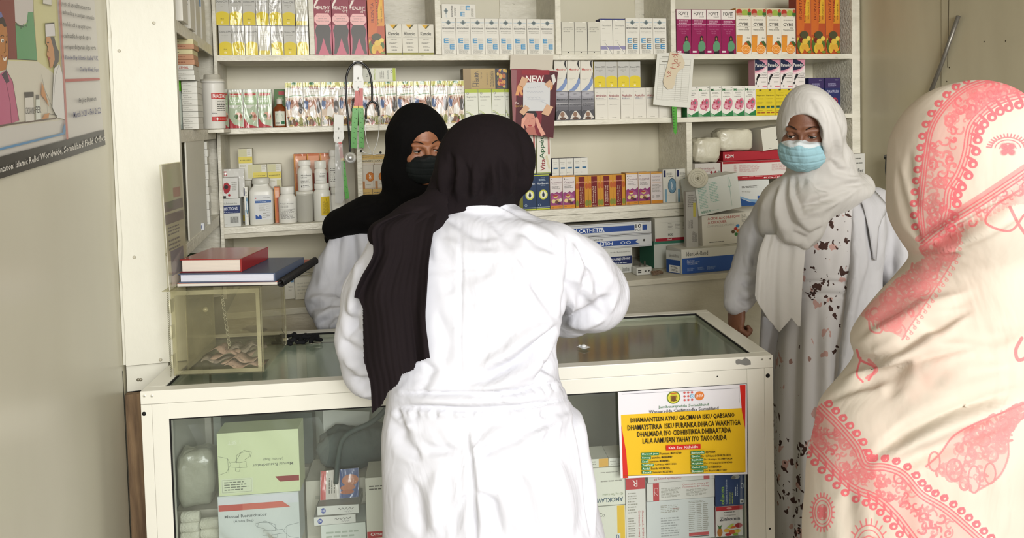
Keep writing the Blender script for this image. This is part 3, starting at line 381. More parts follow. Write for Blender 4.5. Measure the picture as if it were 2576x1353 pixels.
ART['ring'] = ('#d8d2c4', '#c9862f', [('e', 0.75, 0.5, 0.36, 0.2, '#b8661f'), ('e', 0.75, 0.5, 0.31, 0.175, '#cf7b26'), ('L', [(0.68, 0.6), (0.73, 0.53), (0.68, 0.46), (0.75, 0.4)], 0.004, '#ece2d0'), ('L', [(0.82, 0.56), (0.77, 0.5), (0.84, 0.43)], 0.003, '#ece2d0'), ('r', 0.1, 0.0, 0.3, 0.32, '#c08a5a'), ('n', 0.4, 0.16, 0.9, 0.2, G7, 1), ('r', 0, 0.02, 1, 0.03, '#c9862f')], 0.36, 0.3)
ART['axac'] = ('#d5c9a8', '#c9862f', [('r', 0, 0.55, 1, 1, '#d3b26a'), ('n', 0.1, 0.75, 0.8, 0.9, G5, 2), ('b', 0.05, 0.3, 0.9, 0.48, '#2a2620', 'AXACIN'), ('r', 0.02, 0, 0.98, 0.2, '#dcd6c8')], 0.36, 0.3)
ART['kids'] = ('#cdd0c3', '#a83238', [('r', 0.03, 0.6, 0.97, 0.93, '#9fb78c'), ('r', 0.08, 0.86, 0.92, 0.9, '#b5453f'), ('n', 0.1, 0.82, 0.85, 0.85, '#b5453f', 1), ('n', 0.12, 0.66, 0.8, 0.78, '#e0e3d6', 3), ('p', [(0, 0), (0, 0.55), (0.4, 0.5), (0.9, 0.62), (0.98, 0.3), (0.9, 0.0)], '#a9b89a'), ('e', 0.65, 0.33, 0.25, 0.08, '#d0a08a'), ('e', 0.75, 0.25, 0.2, 0.06, '#c7a890'), ('e', 0.5, 0.3, 0.13, 0.06, '#4b6b3c'), ('p', [(0, 0.0), (0, 0.26), (0.3, 0.1), (0.98, 0.02), (0.98, 0)], '#a83238'), ('e', 0.8, 0.3, 0.12, 0.05, '#9b5a44')], 0.18, 1.0)
ART['greenred'] = ('#51713f', '#3c5a34', [('r', 0.4, 0.86, 0.95, 0.95, '#a83238'), ('n', 0.3, 0.7, 0.9, 0.8, '#b9c9a0', 2)], 0.4, 0.3)

_cm = {}
def carton_mesh(typ, w, d, h):
    k = (typ, round(w, 4), round(d, 3), round(h, 4))
    if k in _cm: return _cm[k]
    base, side, ops, rough, coat = ART[typ]; coat, rough = (coat, rough) if coat >= 0.8 else (coat*0.1, rough+0.12); m = MB(); b = 0.0006
    m.bbox(-w/2, w/2, 0, d, 0, h, b, mc(base, rough, coat))
    e = 0.0003
    m.add([(-w/2+b, b, h+e), (w/2-b, b, h+e), (w/2-b, d-b, h+e), (-w/2+b, d-b, h+e)], [(0, 1, 2, 3)], mc(side, rough, coat))
    m.add([(-w/2-e, b, b), (-w/2-e, d-b, b), (-w/2-e, d-b, h-b), (-w/2-e, b, h-b)], [(0, 1, 2, 3)], mc(side, rough, coat))
    m.add([(-w/2+b, b*2+0.004, h+2*e), (w/2-b, b*2+0.004, h+2*e), (w/2-b, b*2+0.0046, h+2*e), (-w/2+b, b*2+0.0046, h+2*e)], [(0, 1, 2, 3)], mc('#8d8a7c'))
    i = 0.02
    m.art(ops, lambda x, y, L: (-w/2+w*(i*0.5+x*(1-i)), -0.00005-0.00011*L, h*(i*0.25+y*(1-i*0.5))), rough=rough, coat=coat)
    o = m.build('c'); me = o.data; bpy.data.objects.remove(o); _cm[k] = me; return me
def carton(name, typ, w, d, h, M, label, cat='carton', group=None):
    o = bpy.data.objects.new(name, carton_mesh(typ, w, d, h)); COL.objects.link(o); o.matrix_world = M
    return tag(o, label, cat, group)
def row(name, typ, px0, px1, n, base, top, z, desc, where, group, Y=3.172, d=0.055, jit=0.004, zoff=0.0, h=None, which=None):
    """n cartons side by side between two image columns, standing on height z"""
    a = onY(px0, base, Y).x; b = onY(px1, base, Y).x; w = (b-a)/n
    H = h or (onY((px0+px1)/2, top, Y).z - z); typs = typ if isinstance(typ, list) else [typ]
    for i in range(n):
        q = random.Random(int(px0*31+i*7+base)); x = a+w*(i+0.5)
        yy = Y+q.uniform(0, jit); rz = q.uniform(-0.006, 0.006)
        carton(name, typs[i % len(typs)], w-0.0012, d, H, TR(x, yy, z+0.0004, rz), f"{ordw(i, n)} {desc} {where}" if n > 1 else f"{desc} {where}", 'carton', group)
    return H
SY = 'syrup_carton'
# ---- top shelf
h1 = row(SY, ['dome', 'domef', 'domef', 'plainshine', 'domef', 'dome', 'domef'], 551, 778, 7, 133, 65, ZT, 'grey and yellow carton', 'in lower row on top shelf', 'grey and yellow cartons, lower row of top shelf')
zt = ZT+h1+0.001
row(SY, ['dome', 'domef', 'dome', 'domef', 'domef', 'dome'], 543, 743, 6, 63, -6, zt, 'grey and yellow carton', 'stacked in upper row on top shelf', 'grey and yellow cartons, upper row of top shelf', h=h1)
row(SY, 'plainshine', 744, 775, 1, 63, -6, zt, 'pale shiny carton with yellow foot', 'ending the upper row on top shelf', None, h=h1)
h2 = row(SY, 'torso', 792, 926, 3, 134, -1, ZT, 'tall maroon carton', 'with dark torso picture on top shelf', 'tall maroon cartons on top shelf')
row(SY, 'ironta', 927, 970, 1, 134, -8, ZT, 'tall orange carton with fruit', 'beside the maroon cartons on top shelf', 'tall orange fruit cartons', d=0.06)
row(SY, 'klam', 972, 1093, 3, 134, 61, ZT, 'white carton', 'with yellow arrow at top, on top shelf', 'white cartons with yellow arrow')
hb = row(SY, 'bron', 1112, 1396, 8, 134, 47, ZT, 'white carton', 'with two blue E shapes on top shelf', 'white cartons with blue E shapes')
a, b = onY(1112, 46, 3.172), onY(1197, 46, 3.172)
carton(SY, 'bron_lying', b.x-a.x, 0.055, onY(1150, 10, 3.172).z-(ZT+hb)-0.001, TR((a.x+b.x)/2, 3.174, ZT+hb+0.001), 'white carton with blue E shapes lying on its side atop the row', group=None)
row(SY, 'amox', 1414, 1511, 3, 132, 55, ZT, 'plain off-white carton', 'with black top edge on top shelf', 'plain off-white cartons with black top')
row(SY, 'metr', 1511, 1574, 2, 131, 47, ZT, 'white carton', 'with navy top and purple band', 'white cartons with purple band')
row(SY, 'bronq', 1575, 1678, 3, 130, 46, ZT, 'white carton', 'with four blue and grey E shapes', 'white cartons with four E shapes')
row(SY, 'fovit', 1703, 1852, 4, 126, 24, ZT, 'magenta carton', 'with figure in green on top shelf', 'magenta cartons on top shelf')
row(SY, 'cybe', 1853, 2003, 4, 124, 21, ZT, 'white carton', 'with orange slice and juice glass', 'white cartons with orange slice')
row(SY, 'ironta', 2004, 2114, 3, 118, -20, ZT, 'tall orange carton with fruit', 'at right end of top shelf', 'tall orange fruit cartons', d=0.06)
# ---- middle shelf
row(SY, 'kids', 577, 686, 3, 312, 225, ZM, 'small green and red glossy carton', 'on middle shelf', 'small green and red cartons', jit=0.006)
row(SY, 'kids', 562, 576, 1, 312, 225, ZM, 'green and red glossy carton', 'half hidden behind the white tub', None, Y=3.19)
row(SY, 'greenred', 692, 720, 1, 312, 225, ZM, 'dark green carton with red panel', 'behind the amber bottle', None, Y=3.235)
hc = row(SY, 'cyre', 720, 897, 4, 312, 206, ZM, 'glossy carton', 'with family picture, left of stethoscope', 'glossy family picture cartons', jit=0.008)
row(SY, 'cyre', 913, 1170, 6, 312, 206, ZM, 'glossy carton', 'with family picture, right of stethoscope', 'glossy family picture cartons', h=hc, jit=0.008)
a, b = onY(913, 204, 3.172), onY(997, 204, 3.172)
carton(SY, 'septa_lying', b.x-a.x, 0.055, 0.054, TR((a.x+b.x)/2, 3.182, ZM+hc+0.001), 'white carton with lime green end lying across the glossy cartons')
hs = row(SY, 'septa', 1171, 1272, 3, 312, 224, ZM, 'white carton', 'with lime green top, under the gold box', 'white cartons with lime green top')
row(SY, 'septa', 1273, 1283, 1, 312, 224, ZM, 'sliver of lime topped white carton', 'beside the red poster', None, Y=3.18, h=hs)
a, b = onY(1166, 222, 3.172), onY(1281, 222, 3.172)
carton(SY, 'fit', b.x-a.x, 0.06, onY(1220, 172, 3.172).z-(ZM+hs)-0.001, TR((a.x+b.x)/2, 3.174, ZM+hs+0.001), 'gold and black carton lying on its side beside the red poster')
hd = row(SY, 'mandb', 1400, 1496, 3, 304, 230, ZM, 'dark grey photo carton', 'on middle shelf right of poster', 'dark grey photo cartons')
row(SY, 'mandro', 1396, 1494, 3, 228, 149, ZM+hd+0.001, 'white carton', 'with blue swoosh atop the dark cartons', 'white cartons with blue swoosh')
ha = row(SY, 'atok', 1497, 1690, 6, 303, 221, ZM, 'plain white carton', 'with dark red name on middle shelf', 'white cartons with dark red name')
row(SY, 'dome', 1495, 1613, 4, 220, 155, ZM+ha+0.001, 'grey and yellow carton', 'stacked on middle shelf cartons', 'grey and yellow cartons on middle shelf')
hg = row(SY, 'stom', 1729, 1902, 6, 297, 217, ZM, 'white and green carton', 'with pink stomach picture', 'white and green stomach cartons')
hk = row(SY, 'kay', 1902, 2046, 6, 291, 224, ZM, 'small yellow carton', 'under the pink cartons', 'small yellow cartons')
row(SY, 'panadol', 1900, 2026, 4, 222, 146, ZM+hk+0.001, 'pink and white carton', 'with navy pointed badge', 'pink and white cartons with navy badge')
row(SY, 'gavi', 2036, 2115, 2, 292, 196, ZM, 'navy blue carton', 'at right end of middle shelf', 'navy blue cartons', Y=3.18)
row(SY, 'gavi', 2028, 2035, 1, 292, 199, ZM, 'navy blue carton', 'set back beside the pink cartons', 'navy blue cartons', Y=3.24)
# ---- lower shelf, right of the women
hn = row(SY, 'navy', 1316, 1384, 2, 525, 438, ZL, 'navy carton', 'with yellow drop emblem on lower shelf', 'navy cartons with yellow drop emblem')
row(SY, 'vita', 1352, 1387, 1, 437, 330, ZL+hn+0.001, 'tall white carton with red and green lettering', 'standing below the poster', None)
row(SY, 'vita', 1316, 1350, 1, 437, 330, ZL+hn+0.001, 'tall white carton', 'mostly hidden behind the black headscarf', None)
hq = row(SY, 'cosmol', 1385, 1448, 2, 521, 442, ZL, 'purple and orange carton', 'beside the navy cartons', 'purple and orange cartons, left pair')
row(SY, 'tiny', 1389, 1480, 5, 441, 398, ZL+hq+0.001, 'tiny white carton', 'with small blue patch', 'tiny white cartons with blue patch', Y=3.18)
row(SY, 'furaz', 1449, 1575, 4, 518, 441, ZL, 'orange carton', 'with dark red upright band', 'orange cartons with dark red band', jit=0.006)
row(SY, 'cosmol', 1576, 1637, 2, 514, 434, ZL, 'purple and orange carton', 'right of dark red banded cartons', 'purple and orange cartons, right pair')
row(SY, 'cosback', 1638, 1668, 1, 513, 433, ZL, 'white and orange carton showing its printed back', 'on lower shelf', None)
row(SY, 'lcaps', 1669, 1734, 2, 510, 425, ZL, 'white carton', 'with big blue disc emblem', 'white cartons with blue disc')
# ---- lower shelf, left
row(SY, 'ring', 908, 972, 2, 455, 388, ZL+0.118, 'white carton', 'with orange ring emblem', 'white cartons with orange ring', Y=3.26, h=0.102)
row(SY, 'axac', 908, 972, 2, 560, 455, ZL, 'cream carton', 'below the orange ring cartons', 'cream cartons below orange ring cartons', Y=3.26, h=0.1175)
row(SY, 'axac', 908, 972, 2, 387, 363, ZL+0.2205, 'small cream carton', 'atop the orange ring cartons', 'cream cartons atop orange ring cartons', Y=3.27, h=0.04)
row(SY, 'yband', 637, 709, 2, 466, 382, ZL+0.105, 'pale carton with yellow band', 'standing behind the bottles', 'pale cartons with yellow band', Y=3.31, h=0.132)
row(SY, 'yband', 600, 636, 1, 421, 337, ZL+0.172, 'pale carton with yellow band', 'highest one near left upright', 'pale cartons with yellow band', Y=3.31, h=0.132)
row(SY, 'plainshine', 600, 636, 1, 560, 425, ZL, 'plain white carton', 'under the highest yellow banded carton', None, Y=3.31, h=0.171)
row(SY, 'plainshine', 637, 709, 2, 560, 466, ZL, 'plain white carton', 'behind the square bottle', 'plain white cartons behind the bottles', Y=3.31, h=0.104)
row(SY, 'orangey', 744, 842, 3, 560, 383, ZL, 'shiny orange carton', 'behind the white bottles', 'shiny orange cartons', Y=3.30, h=0.275)
row(SY, 'lcaps', 616, 626, 1, 553, 470, ZL, 'thin white carton', 'left of the big square bottle', None, Y=3.20)
row(SY, 'orangey', 692, 706, 1, 553, 470, ZL, 'thin orange and white carton', 'right of the big square bottle', None, Y=3.22)
# ================================================================== figures: smooth solids meshed from distance fields
CYAW = Matrix.Rotation(-YAW, 4, 'Z')          # figure frame: x to the right, y away from the viewer, z up, same origin as the world
def P(px, py, d):
    r = ray(px, py); v = Vector((r.x*math.cos(YAW)-r.y*math.sin(YAW), r.x*math.sin(YAW)+r.y*math.cos(YAW), r.z))
    return np.array([v.x*d/v.y, d, 1.6+v.z*d/v.y])
_Ms = np.array([[math.cos(YAW), math.sin(YAW), 0], [-math.sin(YAW), math.cos(YAW), 0], [0, 0, 1]])   # figure frame -> world
def to_world(V): return V @ _Ms.T
def proj_np(V):
    D = to_world(V)-np.array(CAM); w = D @ np.array(FWD)
    return PX0+F_PX*(D @ np.array(RGT))/w, PY0-F_PX*(D @ np.array(UPV))/w
class G:
    def __init__(s, lo, hi, h):
        s.lo = np.array(lo, float); s.h = h; n = [int(math.ceil((b-a)/h))+1 for a, b in zip(lo, hi)]
        ax = [np.float32(s.lo[i]+h*np.arange(n[i])) for i in range(3)]
        s.X = ax[0][:, None, None]; s.Y = ax[1][None, :, None]; s.Z = ax[2][None, None, :]
def ell(g, c, r, R=None):
    x, y, z = g.X-c[0], g.Y-c[1], g.Z-c[2]
    if R is not None: x, y, z = (R[0][0]*x+R[1][0]*y+R[2][0]*z, R[0][1]*x+R[1][1]*y+R[2][1]*z, R[0][2]*x+R[1][2]*y+R[2][2]*z)
    k = np.sqrt((x/r[0])**2+(y/r[1])**2+(z/r[2])**2)
    return (k-1)*min(r) if min(r)*3 < max(r) else (k-1)*(min(r)*0.5+0.5*sorted(r)[1])
def cap(g, a, b, ra, rb, sy=1.0):
    a = np.array(a, float); b = np.array(b, float); d = b-a; L = float(d @ d)+1e-12
    t = np.clip(((g.X-a[0])*d[0]+(g.Y-a[1])*d[1]+(g.Z-a[2])*d[2])/L, 0, 1)
    return np.sqrt((g.X-a[0]-t*d[0])**2+((g.Y-a[1]-t*d[1])/sy)**2+(g.Z-a[2]-t*d[2])**2)-(ra+(rb-ra)*t)
def chain(g, pts, k=0.02, sy=1.0):
    o = None
    for (p, r), (q, s) in zip(pts[:-1], pts[1:]):
        c = cap(g, p, q, r, s, sy); o = c if o is None else smin(o, c, k)
    return o
def smin(a, b, k):
    h = np.clip(0.5+0.5*(b-a)/k, 0, 1); return b+(a-b)*h-k*h*(1-h)
def smax(a, b, k): return -smin(-a, -b, k)
def cr(xs, ys, x):
    """smooth (monotone-ish) interpolation"""
    xs = np.asarray(xs, float); ys = np.asarray(ys, float); o = np.argsort(xs); xs, ys = xs[o], ys[o]
    m = np.gradient(ys, xs) if len(xs) > 2 else np.full(len(xs), (ys[-1]-ys[0])/(xs[-1]-xs[0]))
    x = np.clip(x, xs[0], xs[-1]); i = np.clip(np.searchsorted(xs, x)-1, 0, len(xs)-2); h = xs[i+1]-xs[i]; t = (x-xs[i])/h
    return (2*t**3-3*t*t+1)*ys[i]+(t**3-2*t*t+t)*h*m[i]+(-2*t**3+3*t*t)*ys[i+1]+(t**3-t*t)*h*m[i+1]
def loft(g, rows, ztop=None, zbot=None, pw=2.0):
    """rows: (py, px_left, px_right, distance, half_thickness): elliptical sections between two silhouette columns"""
    zs, cx, cy, rx, ry = [], [], [], [], []
    for py, a, b, d, t in rows:
        A, B = P(a, py, d), P(b, py, d); zs.append((A[2]+B[2])/2); cx.append((A[0]+B[0])/2); cy.append(d); rx.append((B[0]-A[0])/2); ry.append(t)
    z = g.Z[0, 0]; I = lambda v: np.float32(cr(zs, v, z))[None, None, :]
    CX, CY, RX, RY = I(cx), I(cy), I(rx), I(ry)
    k = (np.abs((g.X-CX)/RX)**pw+np.abs((g.Y-CY)/RY)**pw)**(1/pw)
    d = (k-1)*np.minimum(RX, RY)*0.9
    zt = max(zs) if ztop is None else ztop; zb = min(zs) if zbot is None else zbot
    return np.maximum(np.maximum(d, g.Z-zt), zb-g.Z)
def nets(g, V):
    """surface nets: vertices and quads of the zero level"""
    V = np.asarray(V, np.float32); h = g.h; S = V < 0; nx, ny, nz = V.shape
    c = np.zeros((nx-1, ny-1, nz-1), np.int8)
    for i in (0, 1):
        for j in (0, 1):
            for k in (0, 1): c += S[i:nx-1+i, j:ny-1+j, k:nz-1+k]
    act = (c > 0) & (c < 8); idx = np.full(act.shape, -1, np.int64); A = np.argwhere(act); n = len(A); idx[act] = np.arange(n)
    acc = np.zeros((n, 3)); cnt = np.zeros(n); off = [(i, j, k) for i in (0, 1) for j in (0, 1) for k in (0, 1)]
    for o in off:
        for ax in range(3):
            if o[ax]: continue
            q = list(o); q[ax] = 1
            va = V[A[:, 0]+o[0], A[:, 1]+o[1], A[:, 2]+o[2]]; vb = V[A[:, 0]+q[0], A[:, 1]+q[1], A[:, 2]+q[2]]
            m = (va < 0) != (vb < 0); t = va[m]/(va[m]-vb[m]); pt = np.tile(np.array(o, float), (m.sum(), 1)); pt[:, ax] = t
            acc[m] += pt; cnt[m] += 1
    vs = (A+acc/cnt[:, None])*h+g.lo; F = []
    for ax in range(3):
        u, w = [(1, 2), (2, 0), (0, 1)][ax]
        sl0 = [slice(None)]*3; sl1 = [slice(None)]*3; sl0[ax] = slice(0, -1); sl1[ax] = slice(1, None)
        e = S[tuple(sl0)] != S[tuple(sl1)]; E = np.argwhere(e); E = E[(E[:, u] > 0) & (E[:, w] > 0)]
        sh = np.array(act.shape); E = E[(E[:, u] < sh[u]) & (E[:, w] < sh[w]) & (E[:, ax] < sh[ax])]
        if not len(E): continue
        def at(du, dw): Q = E.copy(); Q[:, u] += du; Q[:, w] += dw; return idx[Q[:, 0], Q[:, 1], Q[:, 2]]
        q = np.stack([at(-1, -1), at(0, -1), at(0, 0), at(-1, 0)], 1); ins = S[E[:, 0], E[:, 1], E[:, 2]]
        q[~ins] = q[~ins][:, ::-1]; F.append(q)
    return vs, np.concatenate(F)
def edges_of(F): e = np.concatenate([F[:, [0, 1]], F[:, [1, 2]], F[:, [2, 3]], F[:, [3, 0]]]); return np.unique(np.sort(e, 1), axis=0)
def relax(V, F, it=2, k=0.5):
    e = edges_of(F); n = len(V)
    for _ in range(it):
        a = np.zeros_like(V); c = np.zeros(n)
        for i, j in ((0, 1), (1, 0)):
            for ax in range(3): a[:, ax] += np.bincount(e[:, i], V[e[:, j], ax], n)
            c += np.bincount(e[:, i], minlength=n)
        V = V+(a/np.maximum(c, 1)[:, None]-V)*k
    return V
def normals(V, F):
    q = V[F]; n = np.cross(q[:, 2]-q[:, 0], q[:, 3]-q[:, 1]); N = np.zeros_like(V)
    for i in range(4):
        for ax in range(3): N[:, ax] += np.bincount(F[:, i], n[:, ax], len(V))
    return N/np.maximum(np.linalg.norm(N, axis=1), 1e-9)[:, None]
def folds(V, F, strokes, facing=-0.15):
    """press creases (amp < 0) and ridges (amp > 0) into the cloth along lines; widths in image pixels, amp in millimetres"""
    N = normals(V, F); W_ = to_world(V); NW = N @ _Ms.T; D = W_-np.array(CAM); D /= np.linalg.norm(D, axis=1)[:, None]
    vis = np.clip((-(NW*D).sum(1)-facing)*3, 0, 1); x, y = proj_np(V); tot = np.zeros(len(V))
    for pts, amp, wd in strokes:
        p = np.array(pts, float); lo = p.min(0)-3*wd; hi = p.max(0)+3*wd; m = np.where((x > lo[0]) & (x < hi[0]) & (y > lo[1]) & (y < hi[1]))[0]
        if not len(m): continue
        L = np.concatenate([[0], np.cumsum(np.linalg.norm(np.diff(p, axis=0), axis=1))]); best = np.full(len(m), 1e9); tt = np.zeros(len(m)); sg = np.ones(len(m))
        for i in range(len(p)-1):
            a, b = p[i], p[i+1]; d = b-a; l2 = d @ d; t = np.clip(((x[m]-a[0])*d[0]+(y[m]-a[1])*d[1])/l2, 0, 1)
            ex, ey = x[m]-a[0]-t*d[0], y[m]-a[1]-t*d[1]; ds = np.hypot(ex, ey); k = ds < best
            best[k] = ds[k]; tt[k] = (L[i]+t*math.sqrt(l2))[k]/L[-1]; sg[k] = np.sign(ex*d[1]-ey*d[0])[k]
        w = wd*(0.55+0.9*np.sin(np.pi*np.clip(tt, 0.03, 0.97))); f = np.exp(-(best/w)**2)*np.clip(np.sin(np.pi*tt)*1.6+0.12, 0, 1)
        f -= 0.35*np.exp(-((best-1.9*w)/(w*1.1))**2)*np.clip(np.sin(np.pi*tt)*1.6, 0, 1)
        tot[m] += amp*0.001*f
    return V+N*(tot*vis)[:, None]
def vnoise(V, scale, seed=0, stretch=(1, 1, 1)):
    """cheap smooth noise: sum of random plane waves"""
    q = np.random.RandomState(seed); o = np.zeros(len(V)); Vs = V*np.array(stretch)*scale
    for i in range(14):
        k = q.normal(size=3); k /= np.linalg.norm(k); k *= q.uniform(0.6, 1.6); o += np.sin(Vs @ k*6.28+q.uniform(0, 6.28)+1.3*np.sin(Vs @ q.normal(size=3)*2+q.uniform(0, 6)))
    return o/5.3
def mesh_obj(name, V, F, mat, parent=None, smooth=True, extra=None):
    me = bpy.data.meshes.new(name); W_ = to_world(V)
    if parent is not None: W_ = W_-np.array(parent.location)
    me.from_pydata(W_.tolist(), [], F.tolist() if hasattr(F, 'tolist') else F); me.materials.append(mat)
    me.polygons.foreach_set('use_smooth', [smooth]*len(me.polygons)); me.update()
    o = bpy.data.objects.new(name, me); COL.objects.link(o)
    if parent is not None: o.parent = parent
    return o
def joinVF(parts):
    V = []; F = []; n = 0
    for v, f in parts: V.append(v); F.append(np.asarray(f)+n); n += len(v)
    return np.concatenate(V), np.concatenate(F)
def sheet(rows, nu, nv, fold=None, thick=0.003, bottom=None):
    """hanging cloth: rows (py, px_left, px_right, dist_left, dist_right) from top to bottom; fold(u, v) gives depth offset in metres towards the viewer"""
    rows = np.array(rows, float); s = np.linspace(0, 1, len(rows)); v = np.linspace(0, 1, nv); R = [cr(s, rows[:, i], v) for i in range(5)]
    u = np.linspace(0, 1, nu); Vt = np.zeros((nv, nu, 3))
    for j in range(nv):
        for i in range(nu):
            uu = u[i]; vv = j; py = R[0][j]; a, b, da, db = R[1][j], R[2][j], R[3][j], R[4][j]
            px = a+(b-a)*uu
            d = da+(db-da)*uu-(fold(uu, v[j]) if fold else 0)
            Vt[j, i] = P(px, py, d)
    V = Vt.reshape(-1, 3); q = np.arange(nu*nv).reshape(nv, nu); F = np.stack([q[:-1, :-1], q[1:, :-1], q[1:, 1:], q[:-1, 1:]], -1).reshape(-1, 4)
    if bottom is not None:
        x, y = proj_np(V); c = V[F].mean(1); cx, cy = proj_np(c); F = F[cy < bottom(cx)]
        used = np.unique(F); mp = np.full(len(V), -1); mp[used] = np.arange(len(used)); V = V[used]; F = mp[F]
    return V, F
def thicken(o, t=0.003):
    md = o.modifiers.new('thickness', 'SOLIDIFY'); md.thickness = t; md.offset = 0; return o
def Rm(yaw=0, pitch=0, roll=0):
    """columns: local x, y, z of a head; local -y is where the face looks. yaw > 0 turns the face to the viewer's right, pitch > 0 looks down"""
    M = Matrix.Rotation(math.radians(yaw), 3, 'Z') @ Matrix.Rotation(math.radians(pitch), 3, 'X') @ Matrix.Rotation(math.radians(roll), 3, 'Y')
    return np.array(M)
def head_geo(lid=-0.003, h=0.0028):
    """a woman's head in its own frame (metres, origin between the ears at eye height, face along -y)"""
    g = G((-0.1, -0.14, -0.17), (0.1, 0.125, 0.135), h)
    o = smin(ell(g, (0, 0.012, 0.03), (0.074, 0.093, 0.088)), ell(g, (0, -0.022, -0.045), (0.058, 0.066, 0.078)), 0.03)
    o = smin(o, ell(g, (0, -0.066, -0.102), (0.022, 0.02, 0.018)), 0.025)
    for s in (-1, 1):
        o = smin(o, ell(g, (s*0.040, -0.058, -0.030), (0.026, 0.024, 0.024)), 0.02)
        o = smin(o, cap(g, (s*0.012, -0.0865, 0.014), (s*0.046, -0.074, 0.017), 0.008, 0.006), 0.014)
        o = smin(o, ell(g, (s*0.071, 0.012, -0.01), (0.006, 0.018, 0.028)), 0.006)
    o = smin(o, cap(g, (0, -0.088, 0.006), (0, -0.110, -0.034), 0.006, 0.0105), 0.013)
    for s in (-1, 1): o = smin(o, ell(g, (s*0.0125, -0.099, -0.040), (0.009, 0.01, 0.008)), 0.008)
    for s in (-1, 1): o = smax(o, -ell(g, (s*0.032, -0.093, 0.0), (0.0165, 0.0115, 0.0095)), 0.008)
    o = smin(o, ell(g, (0, -0.086, -0.066), (0.022, 0.012, 0.006)), 0.006); o = smin(o, ell(g, (0, -0.084, -0.076), (0.019, 0.012, 0.007)), 0.006)
    for s in (-1, 1):      # lids
        e = np.sqrt((g.X-s*0.032)**2+(g.Y+0.0735)**2+(g.Z)**2)
        up = np.maximum(e-0.0145, lid-g.Z); lo = np.maximum(e-0.0142, g.Z+0.0065)
        o = smin(o, up, 0.002); o = smin(o, lo, 0.002)
    o = smin(o, cap(g, (0, 0.022, -0.08), (0, 0.035, -0.17), 0.05, 0.054), 0.03)
    V, F = nets(g, o); return relax(V, F, 2, 0.4), F
def hand_geo(curl=0.6, side=1, spread=0.1):
    """a hand, wrist at origin, fingers along +x, palm facing -z; side=1: thumb on +y"""
    g = G((-0.05, -0.07, -0.09), (0.19, 0.09, 0.04), 0.003)
    o = smin(cap(g, (-0.05, 0, 0), (0.0, 0, 0), 0.024, 0.024, 1.15), ell(g, (0.045, 0, 0), (0.05, 0.037, 0.016)), 0.02)
    for i, (y, L) in enumerate(((0.027, 0.070), (0.009, 0.078), (-0.010, 0.072), (-0.028, 0.056))):
        a = np.array((0.083-abs(y)*0.25, y, 0.002)); an = 0.15; pr = a; r = 0.0092-i*0.0004
        for k, f in enumerate((0.45, 0.31, 0.24)):
            an += curl*(0.8+0.25*k+0.05*i); q = pr+L*f*np.array((math.cos(an), (y*2.2)*spread, -math.sin(an))); o = smin(o, cap(g, pr, q, r, r-0.0007), 0.004); pr = q; r -= 0.0007
    pr = np.array((0.015, 0.026, -0.004)); d = np.array((0.55, 0.62, -0.35)); r = 0.012
    for L in (0.034, 0.032, 0.026): q = pr+L*d/np.linalg.norm(d); o = smin(o, cap(g, pr, q, r, r-0.0012), 0.007); pr = q; r -= 0.0012; d = d+np.array((0.35, -0.42, -0.25*curl))
    V, F = nets(g, o); V = relax(V, F, 1, 0.4)
    if side < 0: V = V*np.array((1, -1, 1)); F = F[:, ::-1]
    return V, F
def aim(V, wrist, direction, palm):
    x = np.array(direction, float); x /= np.linalg.norm(x); z = -np.array(palm, float); z -= x*(z @ x); z /= np.linalg.norm(z); y = np.cross(z, x)
    return V @ np.stack([x, y, z])+np.array(wrist)
def fabric(name, col, rough=0.8, sheen=0.3, wr=0.25, wscale=9, weave=1400, stretch=(1, 1, 0.5), col2=None, lo=0.4, hi=0.6, trans=0.0, fine=0.05):
    m = bpy.data.materials.new(name); m.use_nodes = True; t = m.node_tree; N = t.nodes; L = t.links; b = N['Principled BSDF']
    b.inputs['Base Color'].default_value = lin(col); b.inputs['Roughness'].default_value = rough; b.inputs['Sheen Weight'].default_value = sheen; b.inputs['Sheen Roughness'].default_value = 0.4
    b.inputs['Specular IOR Level'].default_value = 0.12
    tc = N.new('ShaderNodeTexCoord'); mp = N.new('ShaderNodeMapping'); mp.inputs['Scale'].default_value = stretch; L.new(tc.outputs['Object'], mp.inputs[0])
    n1 = N.new('ShaderNodeTexNoise'); n1.inputs['Scale'].default_value = wscale; n1.inputs['Detail'].default_value = 3.5; n1.inputs['Distortion'].default_value = 0.9; L.new(mp.outputs[0], n1.inputs[0])
    b1 = N.new('ShaderNodeBump'); b1.inputs['Strength'].default_value = wr; b1.inputs['Distance'].default_value = 0.03; L.new(n1.outputs[0], b1.inputs['Height'])
    n2 = N.new('ShaderNodeTexNoise'); n2.inputs['Scale'].default_value = weave; n2.inputs['Detail'].default_value = 1; L.new(tc.outputs['Object'], n2.inputs[0])
    b2 = N.new('ShaderNodeBump'); b2.inputs['Strength'].default_value = fine; b2.inputs['Distance'].default_value = 0.001; L.new(n2.outputs[0], b2.inputs['Height']); L.new(b1.outputs[0], b2.inputs['Normal']); L.new(b2.outputs[0], b.inputs['Normal'])
    m.diffuse_color = lin(col); return m
SKIN_D = noise_mat('dark_brown_skin', '#5f3726', '#6e432f', 30, 0.48, 0.08, bscale=300); SKIN_M = noise_mat('brown_skin', '#8d5a3f', '#9c6849', 30, 0.45, 0.08, bscale=300)
COAT = fabric('white_cotton_coat', '#d1d2d9', 0.9, 0.0, 0.45, 7)
BLACK = fabric('black_jersey_scarf', '#1b1517', 0.9, 0.0, 0.3, 8, stretch=(1, 1, 0.35))
BLACKF = fabric('black_matte_scarf', '#0b0a0a', 0.95, 0.0, 0.2, 8)
SHOE = mc('#2a2523', 0.5)
